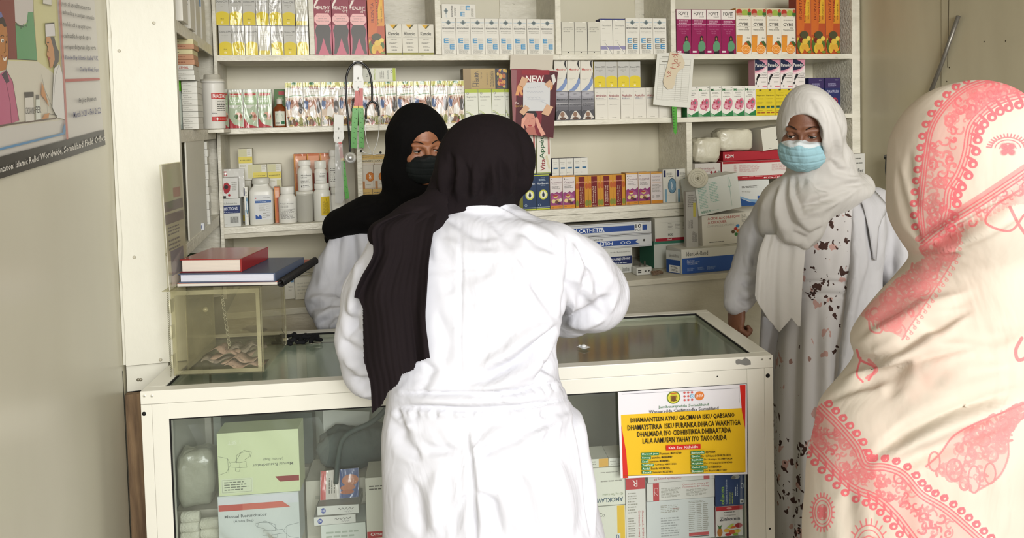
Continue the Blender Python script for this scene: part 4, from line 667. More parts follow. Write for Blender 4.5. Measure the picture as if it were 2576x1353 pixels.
# ------------------------------------------------------------------ person in white coat seen from behind, leaning on the counter
def person(name, loc, label): e = empty(name, tuple(to_world(np.array([loc]))[0]*np.array((1, 1, 0)))); return tag(e, label, 'person')
def legs(g, x, d, hip, s=0.065):
    o = None
    for k in (-1, 1):
        c = chain(g, [((x+k*s, d, hip), 0.07), ((x+k*s, d-0.01, 0.48), 0.055), ((x+k*s, d, 0.09), 0.038)]); c = smin(c, cap(g, (x+k*s, d+0.02, 0.035), (x+k*(s+0.02), d-0.13 if d > 2.1 else d+0.13, 0.03), 0.035, 0.028), 0.03)
        o = c if o is None else np.minimum(o, c)
    return o
def figure_body(parent, mat, hd, R, scale, torso, arms, legsx, legd, hip, hands, lid=-0.003, neck=None):
    """head, neck, torso, arms, hands and legs as one body mesh"""
    hv, hf = head_geo(lid); parts = [((hv*scale) @ R.T+hd, hf)]
    lo = np.array([min(p[0][0] for c in [torso]+arms for p in c)-0.2, min(p[0][1] for c in [torso]+arms for p in c)-0.2, 0.0]); hi = np.array([max(p[0][0] for c in [torso]+arms for p in c)+0.2, max(p[0][1] for c in [torso]+arms for p in c)+0.2, hd[2]])
    g = G(lo, hi, 0.011); nb = hd+R @ np.array((0, 0.03, -0.10)) if neck is None else neck
    o = smin(cap(g, nb, torso[0][0], 0.05, 0.055), chain(g, torso, 0.05), 0.05)
    for a in arms: o = smin(o, chain(g, a, 0.02), 0.03)
    o = smin(o, legs(g, legsx, legd, hip), 0.05); parts.append(nets(g, o))
    for V, F in hands: parts.append((V, F))
    V, F = joinVF(parts); return mesh_obj('body', V, F, mat, parent)
A = person('person', (P(1200, 900, 1.72)), 'person in long white coat and black headscarf seen from behind, leaning over the counter')
hdA = P(1222, 418, 1.93)
wl, wr_ = P(1120, 825, 2.22), P(1290, 800, 2.25)
ha1 = hand_geo(0.45, -1); ha2 = hand_geo(0.55, 1)
figure_body(A, SKIN_D, hdA, Rm(165, 6), 0.93, [(P(1200, 640, 1.87), 0.07), (P(1190, 800, 1.83), 0.08), (P(1200, 980, 1.77), 0.09), (P(1205, 1080, 1.75), 0.10)],
    [[(P(985, 640, 1.82), 0.05), (P(945, 880, 1.87), 0.045), (wl, 0.03)], [(P(1410, 630, 1.83), 0.05), (P(1500, 745, 1.97), 0.045), (wr_, 0.03)]], P(1205, 1080, 1.7)[0], 1.73, 0.78,
    [(aim(ha1[0], wl, (0.5, 0.8, -0.05), (0, 0, -1)), ha1[1]), (aim(ha2[0], wr_, (-0.5, 0.8, -0.05), (0, 0, -1)), ha2[1])], neck=P(1222, 505, 1.95))
g = G((P(845, 900, 1.85)[0]-0.03, 1.48, 0.42), (P(1590, 700, 1.95)[0]+0.04, 2.28, 1.53), 0.0058)
o = loft(g, [(520, 1105, 1300, 1.90, 0.06), (545, 1040, 1345, 1.88, 0.08), (572, 985, 1400, 1.86, 0.10), (610, 950, 1440, 1.84, 0.115), (670, 940, 1452, 1.82, 0.13), (760, 948, 1428, 1.79, 0.14), (850, 962, 1402, 1.765, 0.14), (930, 972, 1402, 1.745, 0.14), (1000, 972, 1424, 1.735, 0.142), (1060, 962, 1460, 1.725, 0.155), (1150, 960, 1480, 1.715, 0.165), (1250, 961, 1498, 1.71, 0.165), (1353, 960, 1522, 1.71, 0.165), (1600, 950, 1545, 1.71, 0.17)], zbot=0.45, pw=2.35)
o = smin(o, chain(g, [(P(1395, 632, 1.83), 0.070), (P(1452, 690, 1.89), 0.088), (P(1490, 742, 1.95), 0.091)], 0.03), 0.035)
o = smin(o, chain(g, [(P(1490, 742, 1.95), 0.088), (P(1430, 770, 2.05), 0.075), (P(1335, 795, 2.19), 0.05)], 0.04), 0.04)
o = smin(o, chain(g, [(P(985, 640, 1.82), 0.066), (P(952, 740, 1.82), 0.080), (P(935, 850, 1.84), 0.080), (P(946, 922, 1.86), 0.078)], 0.03), 0.02)
o = smin(o, chain(g, [(P(946, 912, 1.87), 0.074), (P(1020, 870, 2.02), 0.060), (P(1095, 835, 2.17), 0.046)], 0.04), 0.03)
o = smin(o, cap(g, P(1205, 540, 1.90), P(1215, 500, 1.915), 0.088, 0.078, 0.9), 0.012)      # collar stand
o = smax(o, -cap(g, P(1215, 520, 1.93), P(1222, 440, 1.95), 0.064, 0.085), 0.006)
V, F = nets(g, o); V = relax(V, F, 3, 0.5)
SA = [([(1158, 540), (1160, 700), (1158, 850), (1158, 985)], -3.5, 4), ([(1170, 1075), (1182, 1150), (1190, 1250), (1192, 1353), (1192, 1500)], -6, 6), ([(1185, 1075), (1205, 1200), (1215, 1353)], 5, 12),
 ([(985, 985), (1100, 990), (1200, 990), (1300, 985), (1370, 965), (1420, 950)], -5, 5), ([(975, 1025), (1080, 1025), (1200, 1030), (1300, 1025), (1400, 1010), (1440, 1000)], -6, 6), ([(985, 1005), (1150, 1008), (1300, 1003), (1430, 975)], 4, 9),
 ([(1405, 808), (1385, 812), (1330, 850), (1270, 890), (1210, 925)], 8, 13), ([(1400, 815), (1340, 870), (1290, 915), (1215, 955), (1180, 962)], -7, 12), ([(1405, 820), (1360, 900), (1330, 935), (1240, 975), (1170, 980)], 6, 13), ([(1400, 850), (1375, 920), (1340, 960)], -6, 9),
 ([(1400, 805), (1370, 770), (1345, 730), (1340, 690)], -6, 10), ([(1395, 800), (1350, 760), (1325, 720)], 5, 10), ([(1428, 590), (1440, 660), (1432, 730), (1412, 800)], -8, 8), ([(1432, 590), (1470, 640), (1520, 690)], -6, 10), ([(1445, 600), (1450, 660), (1440, 740), (1425, 790)], 6, 10),
 ([(1415, 790), (1460, 760), (1500, 700)], 5, 13), ([(1410, 800), (1450, 800), (1500, 780), (1540, 740)], -7, 11), ([(1420, 810), (1470, 815), (1520, 800)], 6, 9), ([(1470, 640), (1500, 690), (1510, 750)], -6, 10), ([(1540, 680), (1550, 730), (1530, 790)], 5, 10), ([(1425, 700), (1450, 740), (1490, 770)], -5, 9),
 ([(1290, 550), (1340, 580), (1400, 600)], 5, 12), ([(1300, 580), (1350, 600), (1410, 640)], -5, 9), ([(1120, 545), (1180, 580), (1250, 600)], -4, 10), ([(1110, 600), (1170, 640), (1260, 640)], 4, 14), ([(1240, 560), (1300, 620), (1320, 680)], -4, 12), ([(1110, 700), (1150, 740), (1230, 760)], -3, 12), ([(1250, 690), (1200, 730), (1120, 750)], 3, 14),
 ([(900, 650), (895, 720), (885, 800)], 5, 10), ([(925, 700), (905, 780), (880, 850)], -6, 9), ([(870, 780), (900, 830), (930, 850)], -5, 9), ([(862, 850), (890, 880), (930, 900)], -6, 10), ([(870, 900), (910, 930), (950, 930)], 6, 10), ([(880, 950), (920, 965), (970, 950)], -6, 9), ([(905, 990), (940, 985), (975, 975)], 5, 8), ([(1060, 905), (1090, 930), (1060, 970), (1000, 985)], -4, 9), ([(1080, 950), (1040, 975), (990, 990)], 4, 8),
 ([(1000, 1035), (1020, 1080), (1080, 1120), (1160, 1140)], -6, 12), ([(985, 1050), (1010, 1110), (1060, 1160)], -6, 11), ([(1010, 1050), (1050, 1100), (1120, 1125)], 6, 12), ([(1180, 1160), (1240, 1120), (1310, 1090), (1400, 1060)], -6, 12), ([(1185, 1140), (1250, 1095), (1330, 1070)], 5, 12), ([(1440, 1040), (1400, 1070), (1340, 1095)], 5, 11), ([(1380, 1035), (1385, 1080), (1370, 1120)], -5, 8), ([(1340, 1030), (1330, 1060), (1290, 1090)], -5, 9),
 ([(1420, 960), (1445, 1040), (1465, 1120), (1478, 1200), (1490, 1353)], -6, 5), ([(1430, 960), (1455, 1040), (1475, 1120), (1488, 1200), (1500, 1353)], 4, 5), ([(1030, 1200), (1050, 1280), (1060, 1353)], -5, 14), ([(1100, 1180), (1090, 1280), (1100, 1353)], 5, 16), ([(1300, 1180), (1330, 1280), (1340, 1353)], -5, 16), ([(1400, 1150), (1430, 1250), (1440, 1353)], 5, 14), ([(1195, 1230), (1240, 1270), (1260, 1353)], -5, 9), ([(1180, 1240), (1150, 1290), (1140, 1353)], -5, 9)]
for i in range(9): SA.append(([(1000+i*46, 1030), (1003+i*46+rnd.uniform(-8, 8), 1052)], -3.5, 6))
for i in range(8): SA.append(([(1255+i*22, 985-i*3), (1260+i*22, 1010-i*4)], -3.5, 6))
for i in range(7): SA.append(([(1355+i*12, 900+i*2), (1385+i*8, 950+i*6)], -3.5, 6))
SA += [([(1062, 548), (1110, 518), (1180, 507), (1250, 512), (1302, 540)], -4, 4), ([(1070, 556), (1115, 528), (1180, 517), (1250, 522), (1308, 552)], 3, 5), ([(1010, 560), (1060, 600), (1090, 660)], -3, 10), ([(1180, 560), (1230, 640), (1220, 720)], -2.5, 16), ([(1330, 570), (1300, 640), (1310, 740)], 3, 14), ([(1100, 780), (1130, 860), (1110, 930)], -3, 14), ([(1210, 780), (1250, 820), (1230, 900)], 3, 14)]
SA = [(p, a*1.7, w) for p, a, w in SA]
V = folds(V, F, SA); N = normals(V, F); V = V+N*(vnoise(V, 5.5, 3)*0.0016+vnoise(V, 2.4, 9, (1, 1, 0.6))*0.0025)[:, None]
mesh_obj('coat', V, F, COAT, A)
# hood of the scarf
g = G((P(1050, 500, 1.88)[0]-0.03, 1.70, P(1200, 600, 1.9)[2]), (P(1360, 400, 1.88)[0]+0.02, 2.06, 1.645), 0.0045)
o = ell(g, P(1224, 398, 1.90), (0.124, 0.125, 0.112)); o = smin(o, ell(g, P(1208, 445, 1.905), (0.108, 0.115, 0.075)), 0.04)
o = smin(o, cap(g, P(1195, 460, 1.91), P(1165, 520, 1.90), 0.085, 0.070), 0.04); o = smin(o, cap(g, P(1250, 455, 1.92), P(1272, 515, 1.945), 0.078, 0.035), 0.03)
o = smin(o, cap(g, P(1120, 480, 1.90), P(1075, 560, 1.86), 0.038, 0.05), 0.035)
V, F = nets(g, o); V = relax(V, F, 2, 0.5)
SH = []
for i in range(11):
    x = 1110+i*21; SH.append(([(x, 505+rnd.uniform(-6, 6)), (x+6+(1222-x)*-0.06, 450), (x+(x-1222)*0.02, 400+rnd.uniform(-15, 25))], -3.5 if i % 2 else 3.0, 7))
SH += [([(1290, 300), (1320, 360), (1325, 430), (1300, 500)], -3, 7), ([(1270, 330), (1300, 400), (1295, 470)], 3, 10), ([(1130, 380), (1140, 430), (1125, 490)], -4, 8), ([(1200, 420), (1210, 480), (1190, 510)], -4, 7), ([(1235, 400), (1250, 470), (1255, 520)], 3, 8)]
V = folds(V, F, [(p, a*1.9, w) for p, a, w in SH]); hood = mesh_obj('headscarf', V, F, BLACK, A)
# hanging tail of the scarf, pleated, ragged lower edge
def prof(xs): 
    pts = [(893, 748), (904, 752), (905, 756), (914, 775), (915, 905), (932, 965), (936, 1040), (962, 1016), (975, 987), (1000, 966), (1011, 941), (1040, 930), (1046, 911), (1078, 900), (1090, 895)]
    return np.interp(xs, [p[0] for p in pts], [p[1] for p in pts])
def tf(u, v): return (0.011*math.sin(u*15+v*2.2+2.6*math.sin(u*4+v*2.1))+0.0045*math.sin(u*29-v*3+2.5*math.sin(u*6+v*3))*(0.5+0.5*math.sin(u*3+v*5))+0.0008*math.sin(u*74+v*6+4*math.sin(v*3+u*2)))*(0.35+0.65*min(1, v*2.2))+0.004*math.sin(v*9+u*4)
T = sheet([(538, 1000, 1100, 1.765, 1.775), (572, 940, 1092, 1.735, 1.735), (640, 938, 1080, 1.70, 1.695), (700, 908, 1075, 1.685, 1.66), (748, 892, 1072, 1.675, 1.645), (800, 903, 1070, 1.66, 1.625), (900, 912, 1080, 1.62, 1.60), (960, 925, 1082, 1.60, 1.58), (1040, 930, 1084, 1.575, 1.56)], 130, 230, tf, 0.004, prof)
thicken(mesh_obj('scarf_tail', T[0], T[1], BLACK, A))
g = G((P(915, 600, 1.8)[0]-0.02, 1.66, P(1000, 620, 1.8)[2]), (P(1130, 500, 1.85)[0], 2.0, P(1100, 470, 1.85)[2]), 0.005)
o = chain(g, [(P(1105, 520, 1.86), 0.05), (P(1040, 556, 1.81), 0.042), (P(962, 590, 1.80), 0.036)], 0.03); o = smin(o, cap(g, P(1080, 560, 1.80), P(1040, 620, 1.75), 0.035, 0.02), 0.03)
V, F = nets(g, o); V = relax(V, F, 2, 0.5)
V = folds(V, F, [([(935, 590), (1000, 560), (1090, 520)], -5, 6), ([(940, 610), (1000, 585), (1080, 545)], 4, 6), ([(960, 615), (1010, 600), (1085, 570)], -5, 6), ([(930, 575), (980, 550), (1060, 530)], 3, 5)])
mesh_obj('scarf_fold', V, F, BLACK, A)
# ================================================================== display counter
CO = onZ(352, 985, 0.94); CX_ = onZ(1945, 893.5, 0.94)-CO; CW = CX_.length; CX_.normalize(); CY_ = Vector((-CX_.y, CX_.x, 0)); CD = 0.515; CA = math.atan2(CX_.y, CX_.x)
ctr = empty('display_counter', (CO.x, CO.y, 0.0), CA); tag(ctr, 'white aluminium framed glass display counter with boxes inside', 'display counter')
bpy.context.view_layer.update()
MC = Matrix.Translation((CO.x, CO.y, 0)) @ Matrix.Rotation(CA, 4, 'Z'); MCi = MC.inverted()
def cpart(m, name): o = m.build(name); o.parent = ctr; return o
alu = mc('#dedcd0', 0.32, 0.3); screw = mc('#9a978c', 0.35, metal=0.8); blk = mc('#0e0d0c', 0.6)
cg_top = glass_mat('counter_top_glass', '#f3f6f0', 0.06, 0.38, 0.10); cg = glass_mat('counter_front_glass', '#fcfefd', 0.03, 0.4, 0.02, 0.012, '#c9d2cc')
def cl(px, py): v = MCi @ onP(px, py, CO, CY_); return v.x, v.z       # a point of the counter's front plane
H = 0.94
m = MB(); m.bbox(0, CW, 0, 0.035, H-0.034, H, 0.0015, alu); cpart(m, 'top_rail')
m = MB(); m.bbox(0, CW, CD-0.035, CD, H-0.034, H, 0.0015, alu); cpart(m, 'top_rail')
for x in (0, CW-0.05): m = MB(); m.bbox(x, x+0.05, 0.0355, CD-0.0355, H-0.034, H, 0.0015, alu); cpart(m, 'top_rail')
xa = cl(425, 1060)[0]; xb = cl(1880, 960)[0]; za = cl(1150, 1010)[1]
m = MB(); m.bbox(0.052, xb+0.0, 0.002, 0.03, za, H-0.035, 0.001, alu); cpart(m, 'upper_rail')
for x0_, x1_ in ((0.0, 0.026), (0.0265, xa), (xb, CW-0.0255), (CW-0.025, CW)): m = MB(); m.bbox(x0_, x1_, 0.001, 0.03, 0, H-0.035, 0.001, alu); cpart(m, 'front_post')
for x0_ in (0.0, CW-0.025): m = MB(); m.bbox(x0_, x0_+0.025, CD-0.03, CD, 0, H-0.035, 0.001, alu); cpart(m, 'rear_post')
m = MB(); m.bbox(xa, xb, 0.002, 0.03, 0.05, 0.12, 0.001, alu); cpart(m, 'bottom_rail')
m = MB(); m.box(xa, xb, 0.0025, 0.004, za-0.003, za-0.0002, blk); m.box(xa-0.0002, xa+0.004, 0.002, 0.004, 0.12, za, blk); m.box(xb-0.005, xb, 0.002, 0.004, 0.12, za, blk); cpart(m, 'rubber_seal')
m = MB(); m.box(xa, xb, 0.014, 0.018, 0.12, za, cg); cpart(m, 'front_glass')
m = MB(); m.box(0.05, CW-0.05, 0.035, CD-0.035, H-0.012, H-0.007, cg_top); cpart(m, 'top_glass')
m = MB(); m.box(0.05, CW-0.05, CD-0.040, CD-0.0355, H-0.0065, H-0.001, blk); m.box(CW-0.054, CW-0.0505, 0.036, CD-0.04, H-0.0065, H-0.002, blk); m.box(0.0505, 0.054, 0.036, CD-0.04, H-0.0065, H-0.002, blk); cpart(m, 'rubber_seal')
sidep = mc('#dcded2', 0.5)
for x in (0.003, CW-0.006): m = MB(); m.box(x, x+0.003, 0.03, CD-0.03, 0.03, H-0.035, sidep); cpart(m, 'side_panel')
m = MB(); m.box(0.025, CW-0.025, 0.03, CD-0.03, 0.03, 0.05, sidep); cpart(m, 'floor_panel')
zsh = 0.42
m = MB(); m.box(0.01, CW-0.01, 0.032, CD-0.02, zsh-0.006, zsh, glass_mat('shelf_glass', '#f8fbf9', 0.05, 0.5)); cpart(m, 'glass_shelf')
# sliding doors at the back with dark mirrored panels and aluminium stiles
m = MB(); m.box(0.03, CW*0.55, CD-0.024, CD-0.020, 0.05, H-0.04, mc('#c3cbc2', 0.25, 0.3)); cpart(m, 'sliding_door')
m = MB(); m.box(CW*0.5, CW-0.03, CD-0.016, CD-0.012, 0.05, H-0.04, mc('#8f8f80', 0.3, 0.4)); cpart(m, 'sliding_door')
for x in (0.16, 0.30, CW*0.5): m = MB(); m.bbox(x, x+0.03, CD-0.034, CD-0.0245, 0.05, H-0.04, 0.001, alu); cpart(m, 'door_stile')
m = MB()
def disc(px, py, r, col, dome=0.0012):
    x, z = cl(px, py); m.lathe([(r, 0), (r*0.8, dome), (0.0002, dome)], col, 14, Matrix.Translation((x, 0.0008, z)) @ Matrix.Rotation(math.pi/2, 4, 'X'))
for q in ((363, 996), (382, 996), (1917, 903), (1937, 902)): disc(*q, 0.0048, mc('#d6d4c6', 0.4, metal=0.2)); disc(*q, 0.002, mc('#5b5850'), 0.0016)
for q in ((362, 1041, 0.0055), (1932, 945, 0.0062), (1937, 1330, 0.003), (1805, 947, 0.002)): disc(*q, blk)
cpart(m, 'screws')
m = MB(); pts = [(1851, 905), (1858, 903), (1866, 905), (1874, 900), (1873, 898), (1884, 904), (1888, 908), (1889, 917), (1876, 919), (1862, 916), (1853, 917), (1850, 911)]
m.add([(cl(*q)[0], -0.0004, cl(*q)[1]) for q in pts], [tuple(range(len(pts)))], mc('#8f918d', 0.45, metal=0.5)); cpart(m, 'chipped_paint')
CF = lambda y0=0.0: (lambda x, y, L: MC @ Vector((cl(x, y)[0], y0-0.00016*L, cl(x, y)[1])))
def inside(px, py, dy):     # pixel -> counter-local x, z on the plane dy behind the front
    p0 = MC @ Vector((0, dy, 0)); v = MCi @ onP(px, py, p0, CY_); return v.x, v.z
# ------------------------------------------------------------------ yellow notice taped on the counter's glass
def notice():
    S = lambda x: 985-0.058*(x-1558)*0+0
    def q(x, y): return x, y
    def fn(u, v, L):   # u, v in the sheet: 0..1 across, 0..1 down
        tl, tr, br, bl = (1554, 986), (1878, 965), (1880, 1192), (1561, 1202)
        a = (tl[0]*(1-u)+tr[0]*u, tl[1]*(1-u)+tr[1]*u); b = (bl[0]*(1-u)+br[0]*u, bl[1]*(1-u)+br[1]*u)
        x = a[0]*(1-v)+b[0]*v; y = a[1]*(1-v)+b[1]*v; cx, cz = cl(x, y)
        return MC @ Vector((cx, -0.0012-0.00014*L, cz))
    m = MB(); f = lambda x, y, L: fn(x, 1-y, L); n = 8; pap = mc('#dcdade', 0.4, 0.25)
    for i in range(n):
        for j in range(n): m.add([f(i/n, j/n, 0), f((i+1)/n, j/n, 0), f((i+1)/n, (j+1)/n, 0), f(i/n, (j+1)/n, 0)], [(0, 1, 2, 3)], pap)
    Y_ = '#dfb41f'; R_ = '#c8281e'; K = '#17130d'
    ops = [('r', 0.018, 0.025, 0.985, 0.735, Y_), ('p', [(0.018, 0.0), (0.06, 0.0), (0.05, 0.3), (0.018, 0.62)], R_), ('p', [(0.945, 0.99), (0.99, 0.99), (0.985, 0.5)], R_), ('p', [(0.945, 0.99), (0.96, 0.7), (0.985, 0.5)], R_), ('L', [(0.02, 0.025), (0.975, 0.025), (0.975, 0.2)], 0.001, '#6b5a14'),
        ('L', [(0.03, 0.975), (0.94, 0.96), (0.94, 0.8)], 0.0008, '#4b4850'),
        ('e', 0.43, 0.9, 0.052, 0.072, '#b8b236'), ('o', 0.43, 0.9, 0.052, 0.072, 0.12, '#56702c'), ('o', 0.43, 0.9, 0.042, 0.058, 0.25, '#d8cc4a'), ('p', [(0.405, 0.92), (0.455, 0.92), (0.447, 0.89), (0.413, 0.89)], '#8a5a28'), ('e', 0.43, 0.885, 0.018, 0.03, '#6b4a22'), ('r', 0.405, 0.86, 0.455, 0.87, '#6b4a22'), ('p', [(0.4, 0.945), (0.46, 0.945), (0.45, 0.955), (0.41, 0.955)], '#b3582a')]
    for i in range(3):
        for j in range(3):
            ops.append(('e', 0.515+i*0.029, 0.865+j*0.042, 0.0085, 0.012, '#c45a56' if i != 2 or j != 1 else '#7fb3cf'))
    ops += [('e', 0.573, 0.905, 0.016, 0.022, '#7fb3cf'), ('o', 0.573, 0.905, 0.01, 0.014, 0.3, '#e3e5ea'), ('e', 0.63, 0.905, 0.036, 0.05, '#d4793a'), ('b', 0.602, 0.89, 0.658, 0.92, '#f0e4da', 'UNFPA')]
    ops += [('t', 0.31, 0.78, 0.70, 0.82, '#3f7c50', 'Jamhuuriyadda Somaliland'), ('t', 0.235, 0.72+0.025, 0.775, 0.785, '#23202a', 'Wasaaradda Caafimaadka Somaliland')]
    ops[-1] = ('t', 0.235, 0.738, 0.775, 0.775, '#23202a', 'Wasaaradda Caafimaadka Somaliland')
    for y0_, xa_, xb_, t in ((0.635, 0.09, 0.90, 'DHAMAANTEEN AYNU GACMAHA ISKU QABSANO'), (0.555, 0.065, 0.945, 'DHAMAYSTIRKA  ISKU FURANKA DHACA WAKHTIGA'), (0.475, 0.14, 0.87, 'DHALMADA IYO CIDHIBTIRKA DHIBAATADA'), (0.395, 0.18, 0.835, 'LALA AAMUSAN YAHAY IYO TAKOORIDA')):
        ops.append(('b', xa_, y0_, xb_, y0_+0.062, K, t))
    ops += [('r', 0.36, 0.31, 0.63, 0.365, R_), ('b', 0.38, 0.322, 0.61, 0.352, '#f2e6df', 'Kala Soo Xidhiidh:')]
    for i, (a, b) in enumerate((('Maroodi jeex', 'Farxaan 4491739'), ('Sanaag', 'aamina 4484449'), ('Sool', 'samsam 4488492'), ('Togdheer', 'Cirisaq 4451350'), ('Awdal', 'Sacda 4534795'), ('Saaxil', 'Samsam 4627380'))):
        y = 0.262-i*0.041; w = 0.0105*len(a)+0.012; ops += [('r', 0.165, y-0.003, 0.165+w, y+0.03, '#2f7a4c'), ('b', 0.17, y+0.002, 0.16+w, y+0.026, '#dfe6cf', a), ('b', 0.172+w, y, 0.18+w+0.0108*len(b), y+0.026, K, b)]
    for i, (a, b) in enumerate((('Banhoodle', '4879084'), ('Qardho', 'Dr C/Hamid 0988736800'), ('Baydhabo', 'Dr Armiyo 0614800824'), ('Muqdisho', 'Dr C/risaq 515886783'), ('Caabud Waaq', '615880809'), ('Boosaaso', 'Dr Bayid 4403589'))):
        y = 0.262-i*0.041; w = 0.0105*len(a)+0.012; ops += [('r', 0.55, y-0.003, 0.55+w, y+0.03, '#2f7a4c'), ('b', 0.555, y+0.002, 0.545+w, y+0.026, '#dfe6cf', a), ('b', 0.557+w, y, 0.56+w+0.0108*len(b), y+0.026, K, b)]
    m.art(ops, f, rough=0.4, coat=0.25); o = m.build('notice'); tag(o, 'yellow and white printed notice with red edges taped on the counter front', 'notice')
notice()
# ------------------------------------------------------------------ heads: eyes, brows, lashes, masks
def surf_y(hv, x, z, r=0.006):
    m = (np.abs(hv[:, 0]-x) < r) & (np.abs(hv[:, 2]-z) < r) & (hv[:, 1] < 0); return hv[m, 1].min() if m.any() else -0.08
def tubeVF(pts, rad, n=6, flat=1.0):
    m = MB(); m.tube(pts, rad, None, n, flat=flat); return np.array(m.v), m.f
def loc_obj(name, V, F, mat, parent, c, R, s=1.0):
    return mesh_obj(name, (np.array(V)*s) @ R.T+c, F if isinstance(F, list) else F, mat, parent)
def mesh_poly(name, V, F, mats, mi, parent, smooth=True):
    me = bpy.data.meshes.new(name); W_ = to_world(V)-np.array(parent.location); me.from_pydata(W_.tolist(), [], F)
    for m in mats: me.materials.append(m)
    me.polygons.foreach_set('material_index', mi); me.polygons.foreach_set('use_smooth', [smooth]*len(F)); me.update()
    o = bpy.data.objects.new(name, me); COL.objects.link(o); o.parent = parent; return o
def face_parts(parent, c, R, s, gaze, lid, brow='#1c120d'):
    hv, _ = head_geo(lid, 0.004)
    for k in (-1, 1):
        e = np.array((k*0.032, -0.0735, 0.0)); V = []; F = []; mi = []; gz = np.array(gaze, float); gz /= np.linalg.norm(gz); nu, nv = 20, 14
        up = np.array((0, 0, 1.0)); ax = np.cross(up, gz); ax /= np.linalg.norm(ax); ay = np.cross(gz, ax)
        for j in range(nv+1):
            th = math.pi*j/nv
            for i in range(nu): ph = 2*math.pi*i/nu; V.append(e+0.0128*(gz*math.cos(th)+ax*math.sin(th)*math.cos(ph)+ay*math.sin(th)*math.sin(ph)))
        for j in range(nv):
            for i in range(nu): F.append((j*nu+i, j*nu+(i+1) % nu, (j+1)*nu+(i+1) % nu, (j+1)*nu+i)); mi.append(1 if j < 2 else 0)
        mesh_poly('eye', (np.array(V)*s) @ R.T+c, F, [mc('#c9bfb6', 0.25), mc('#140b08', 0.15)], mi, parent)
        pts = [(e[0]+x, e[1]-math.sqrt(max(0.0150**2-x*x-(lid-0.0006)**2, 1e-6))-0.0005, lid-0.0006-0.22*x*k*0.6+18*x*x*0.3) for x in np.linspace(-0.0138, 0.0138, 9)]
        pts = [(x, y, z) for x, y, z in pts]; r = [0.0006, 0.001, 0.0013, 0.0014, 0.0015, 0.0014, 0.0013, 0.001, 0.0006]; V, F = tubeVF(pts, r, 6); loc_obj('eyelashes', V, F, mc('#0c0806', 0.8), parent, c, R, s)
        xs = np.linspace(0.014, 0.051, 9); zz = 0.020+0.0095*np.sin(np.linspace(0.25, 2.5, 9)); pts = [(k*x, surf_y(hv, k*x, z)-0.0006, z) for x, z in zip(xs, zz)]
        r = [0.0016, 0.0027, 0.003, 0.003, 0.0028, 0.0024, 0.0019, 0.0014, 0.0007]; m = MB(); m.tube(pts, r, None, 8, flat=0.5); loc_obj('eyebrow', m.v, m.f, mc(brow, 0.9), parent, c, R, s)
def face_mask(parent, c, R, s, mat, strip, ears=True):
    g = G((-0.1, -0.15, -0.15), (0.1, 0.02, 0.01), 0.0027)
    o = smin(ell(g, (0, -0.046, -0.062), (0.071, 0.071, 0.060)), ell(g, (0, -0.080, -0.030), (0.034, 0.044, 0.036)), 0.03)
    top = g.Z+0.010+0.010*np.sin(np.clip(np.abs(g.X)/0.03, 0, 1)*1.57)+0.06*np.clip(np.abs(g.X)-0.03, 0, 1)
    o = smax(o, top, 0.003); o = smax(o, g.Y+0.022+0.25*(np.abs(g.Z+0.06)-0.03), 0.003)
    V, F = nets(g, o); V = relax(V, F, 1, 0.4); N = normals(V, F); z = V[:, 2]
    pl = sum(np.exp(-((z-z0+0.16*np.abs(V[:, 0])*k)/0.0022)**2) for z0, k in ((-0.035, 0.1), (-0.055, 0.0), (-0.078, -0.15)))
    V = V+N*(-0.0022*pl+0.0012*vnoise(V, 26, 5, (1, 1, 0.6)))[:, None]; c4 = V[F].mean(1)
    edge = (c4[:, 2] > -0.019-0.010*np.sin(np.clip(np.abs(c4[:, 0])/0.03, 0, 1)*1.57)-0.06*np.clip(np.abs(c4[:, 0])-0.03, 0, 1))
    fm = mesh_poly('face_mask', (V*s) @ R.T+c, F.tolist(), [mat, strip], edge.astype(int).tolist(), parent)
    if ears:
        for k in (-1, 1): V, F = tubeVF([(k*0.066, -0.028, -0.028), (k*0.078, -0.004, -0.006), (k*0.083, 0.018, -0.010), (k*0.080, 0.012, -0.040), (k*0.068, -0.02, -0.075)], 0.0016, 6); o_ = loc_obj('ear_loop', V, F, strip, parent, c, R, s); o_.parent = fm
# ------------------------------------------------------------------ person B: black scarf and mask, behind the counter
B = person('person', P(1020, 900, 2.72), 'person in white coat with black headscarf and black face mask, behind the counter')
hB = P(1058, 366, 2.56); RB = Rm(22, 9, -2)
face_parts(B, hB, RB, 1.0, (0.35, -1, -0.25), -0.0005); face_mask(B, hB, RB, 1.0, fabric('black_mask', '#1c2020', 0.75, 0, 0.2, 20), mc('#161819', 0.7), True)
wB1, wB2 = P(905, 845, 2.46), P(1120, 838, 2.50)
h1_ = hand_geo(0.4, 1); h2_ = hand_geo(0.4, -1)
figure_body(B, SKIN_M, hB, RB, 1.0, [(P(1020, 580, 2.70), 0.07), (P(1010, 760, 2.72), 0.08), (P(1010, 950, 2.73), 0.08)], [[(P(900, 600, 2.70), 0.045), (P(812, 752, 2.68), 0.04), (wB1, 0.027)], [(P(1130, 600, 2.70), 0.045), (P(1180, 760, 2.68), 0.04), (wB2, 0.027)]],
    P(1010, 900, 2.7)[0], 2.74, 0.78, [(aim(h1_[0], wB1, (0.7, -0.6, -0.1), (0, 0, -1)), h1_[1]), (aim(h2_[0], wB2, (-0.7, -0.6, -0.1), (0, 0, -1)), h2_[1])], lid=-0.0005)
g = G((P(755, 700, 2.6)[0]-0.02, 2.38, 0.45), (P(1240, 700, 2.7)[0], 2.90, 1.40), 0.0065)
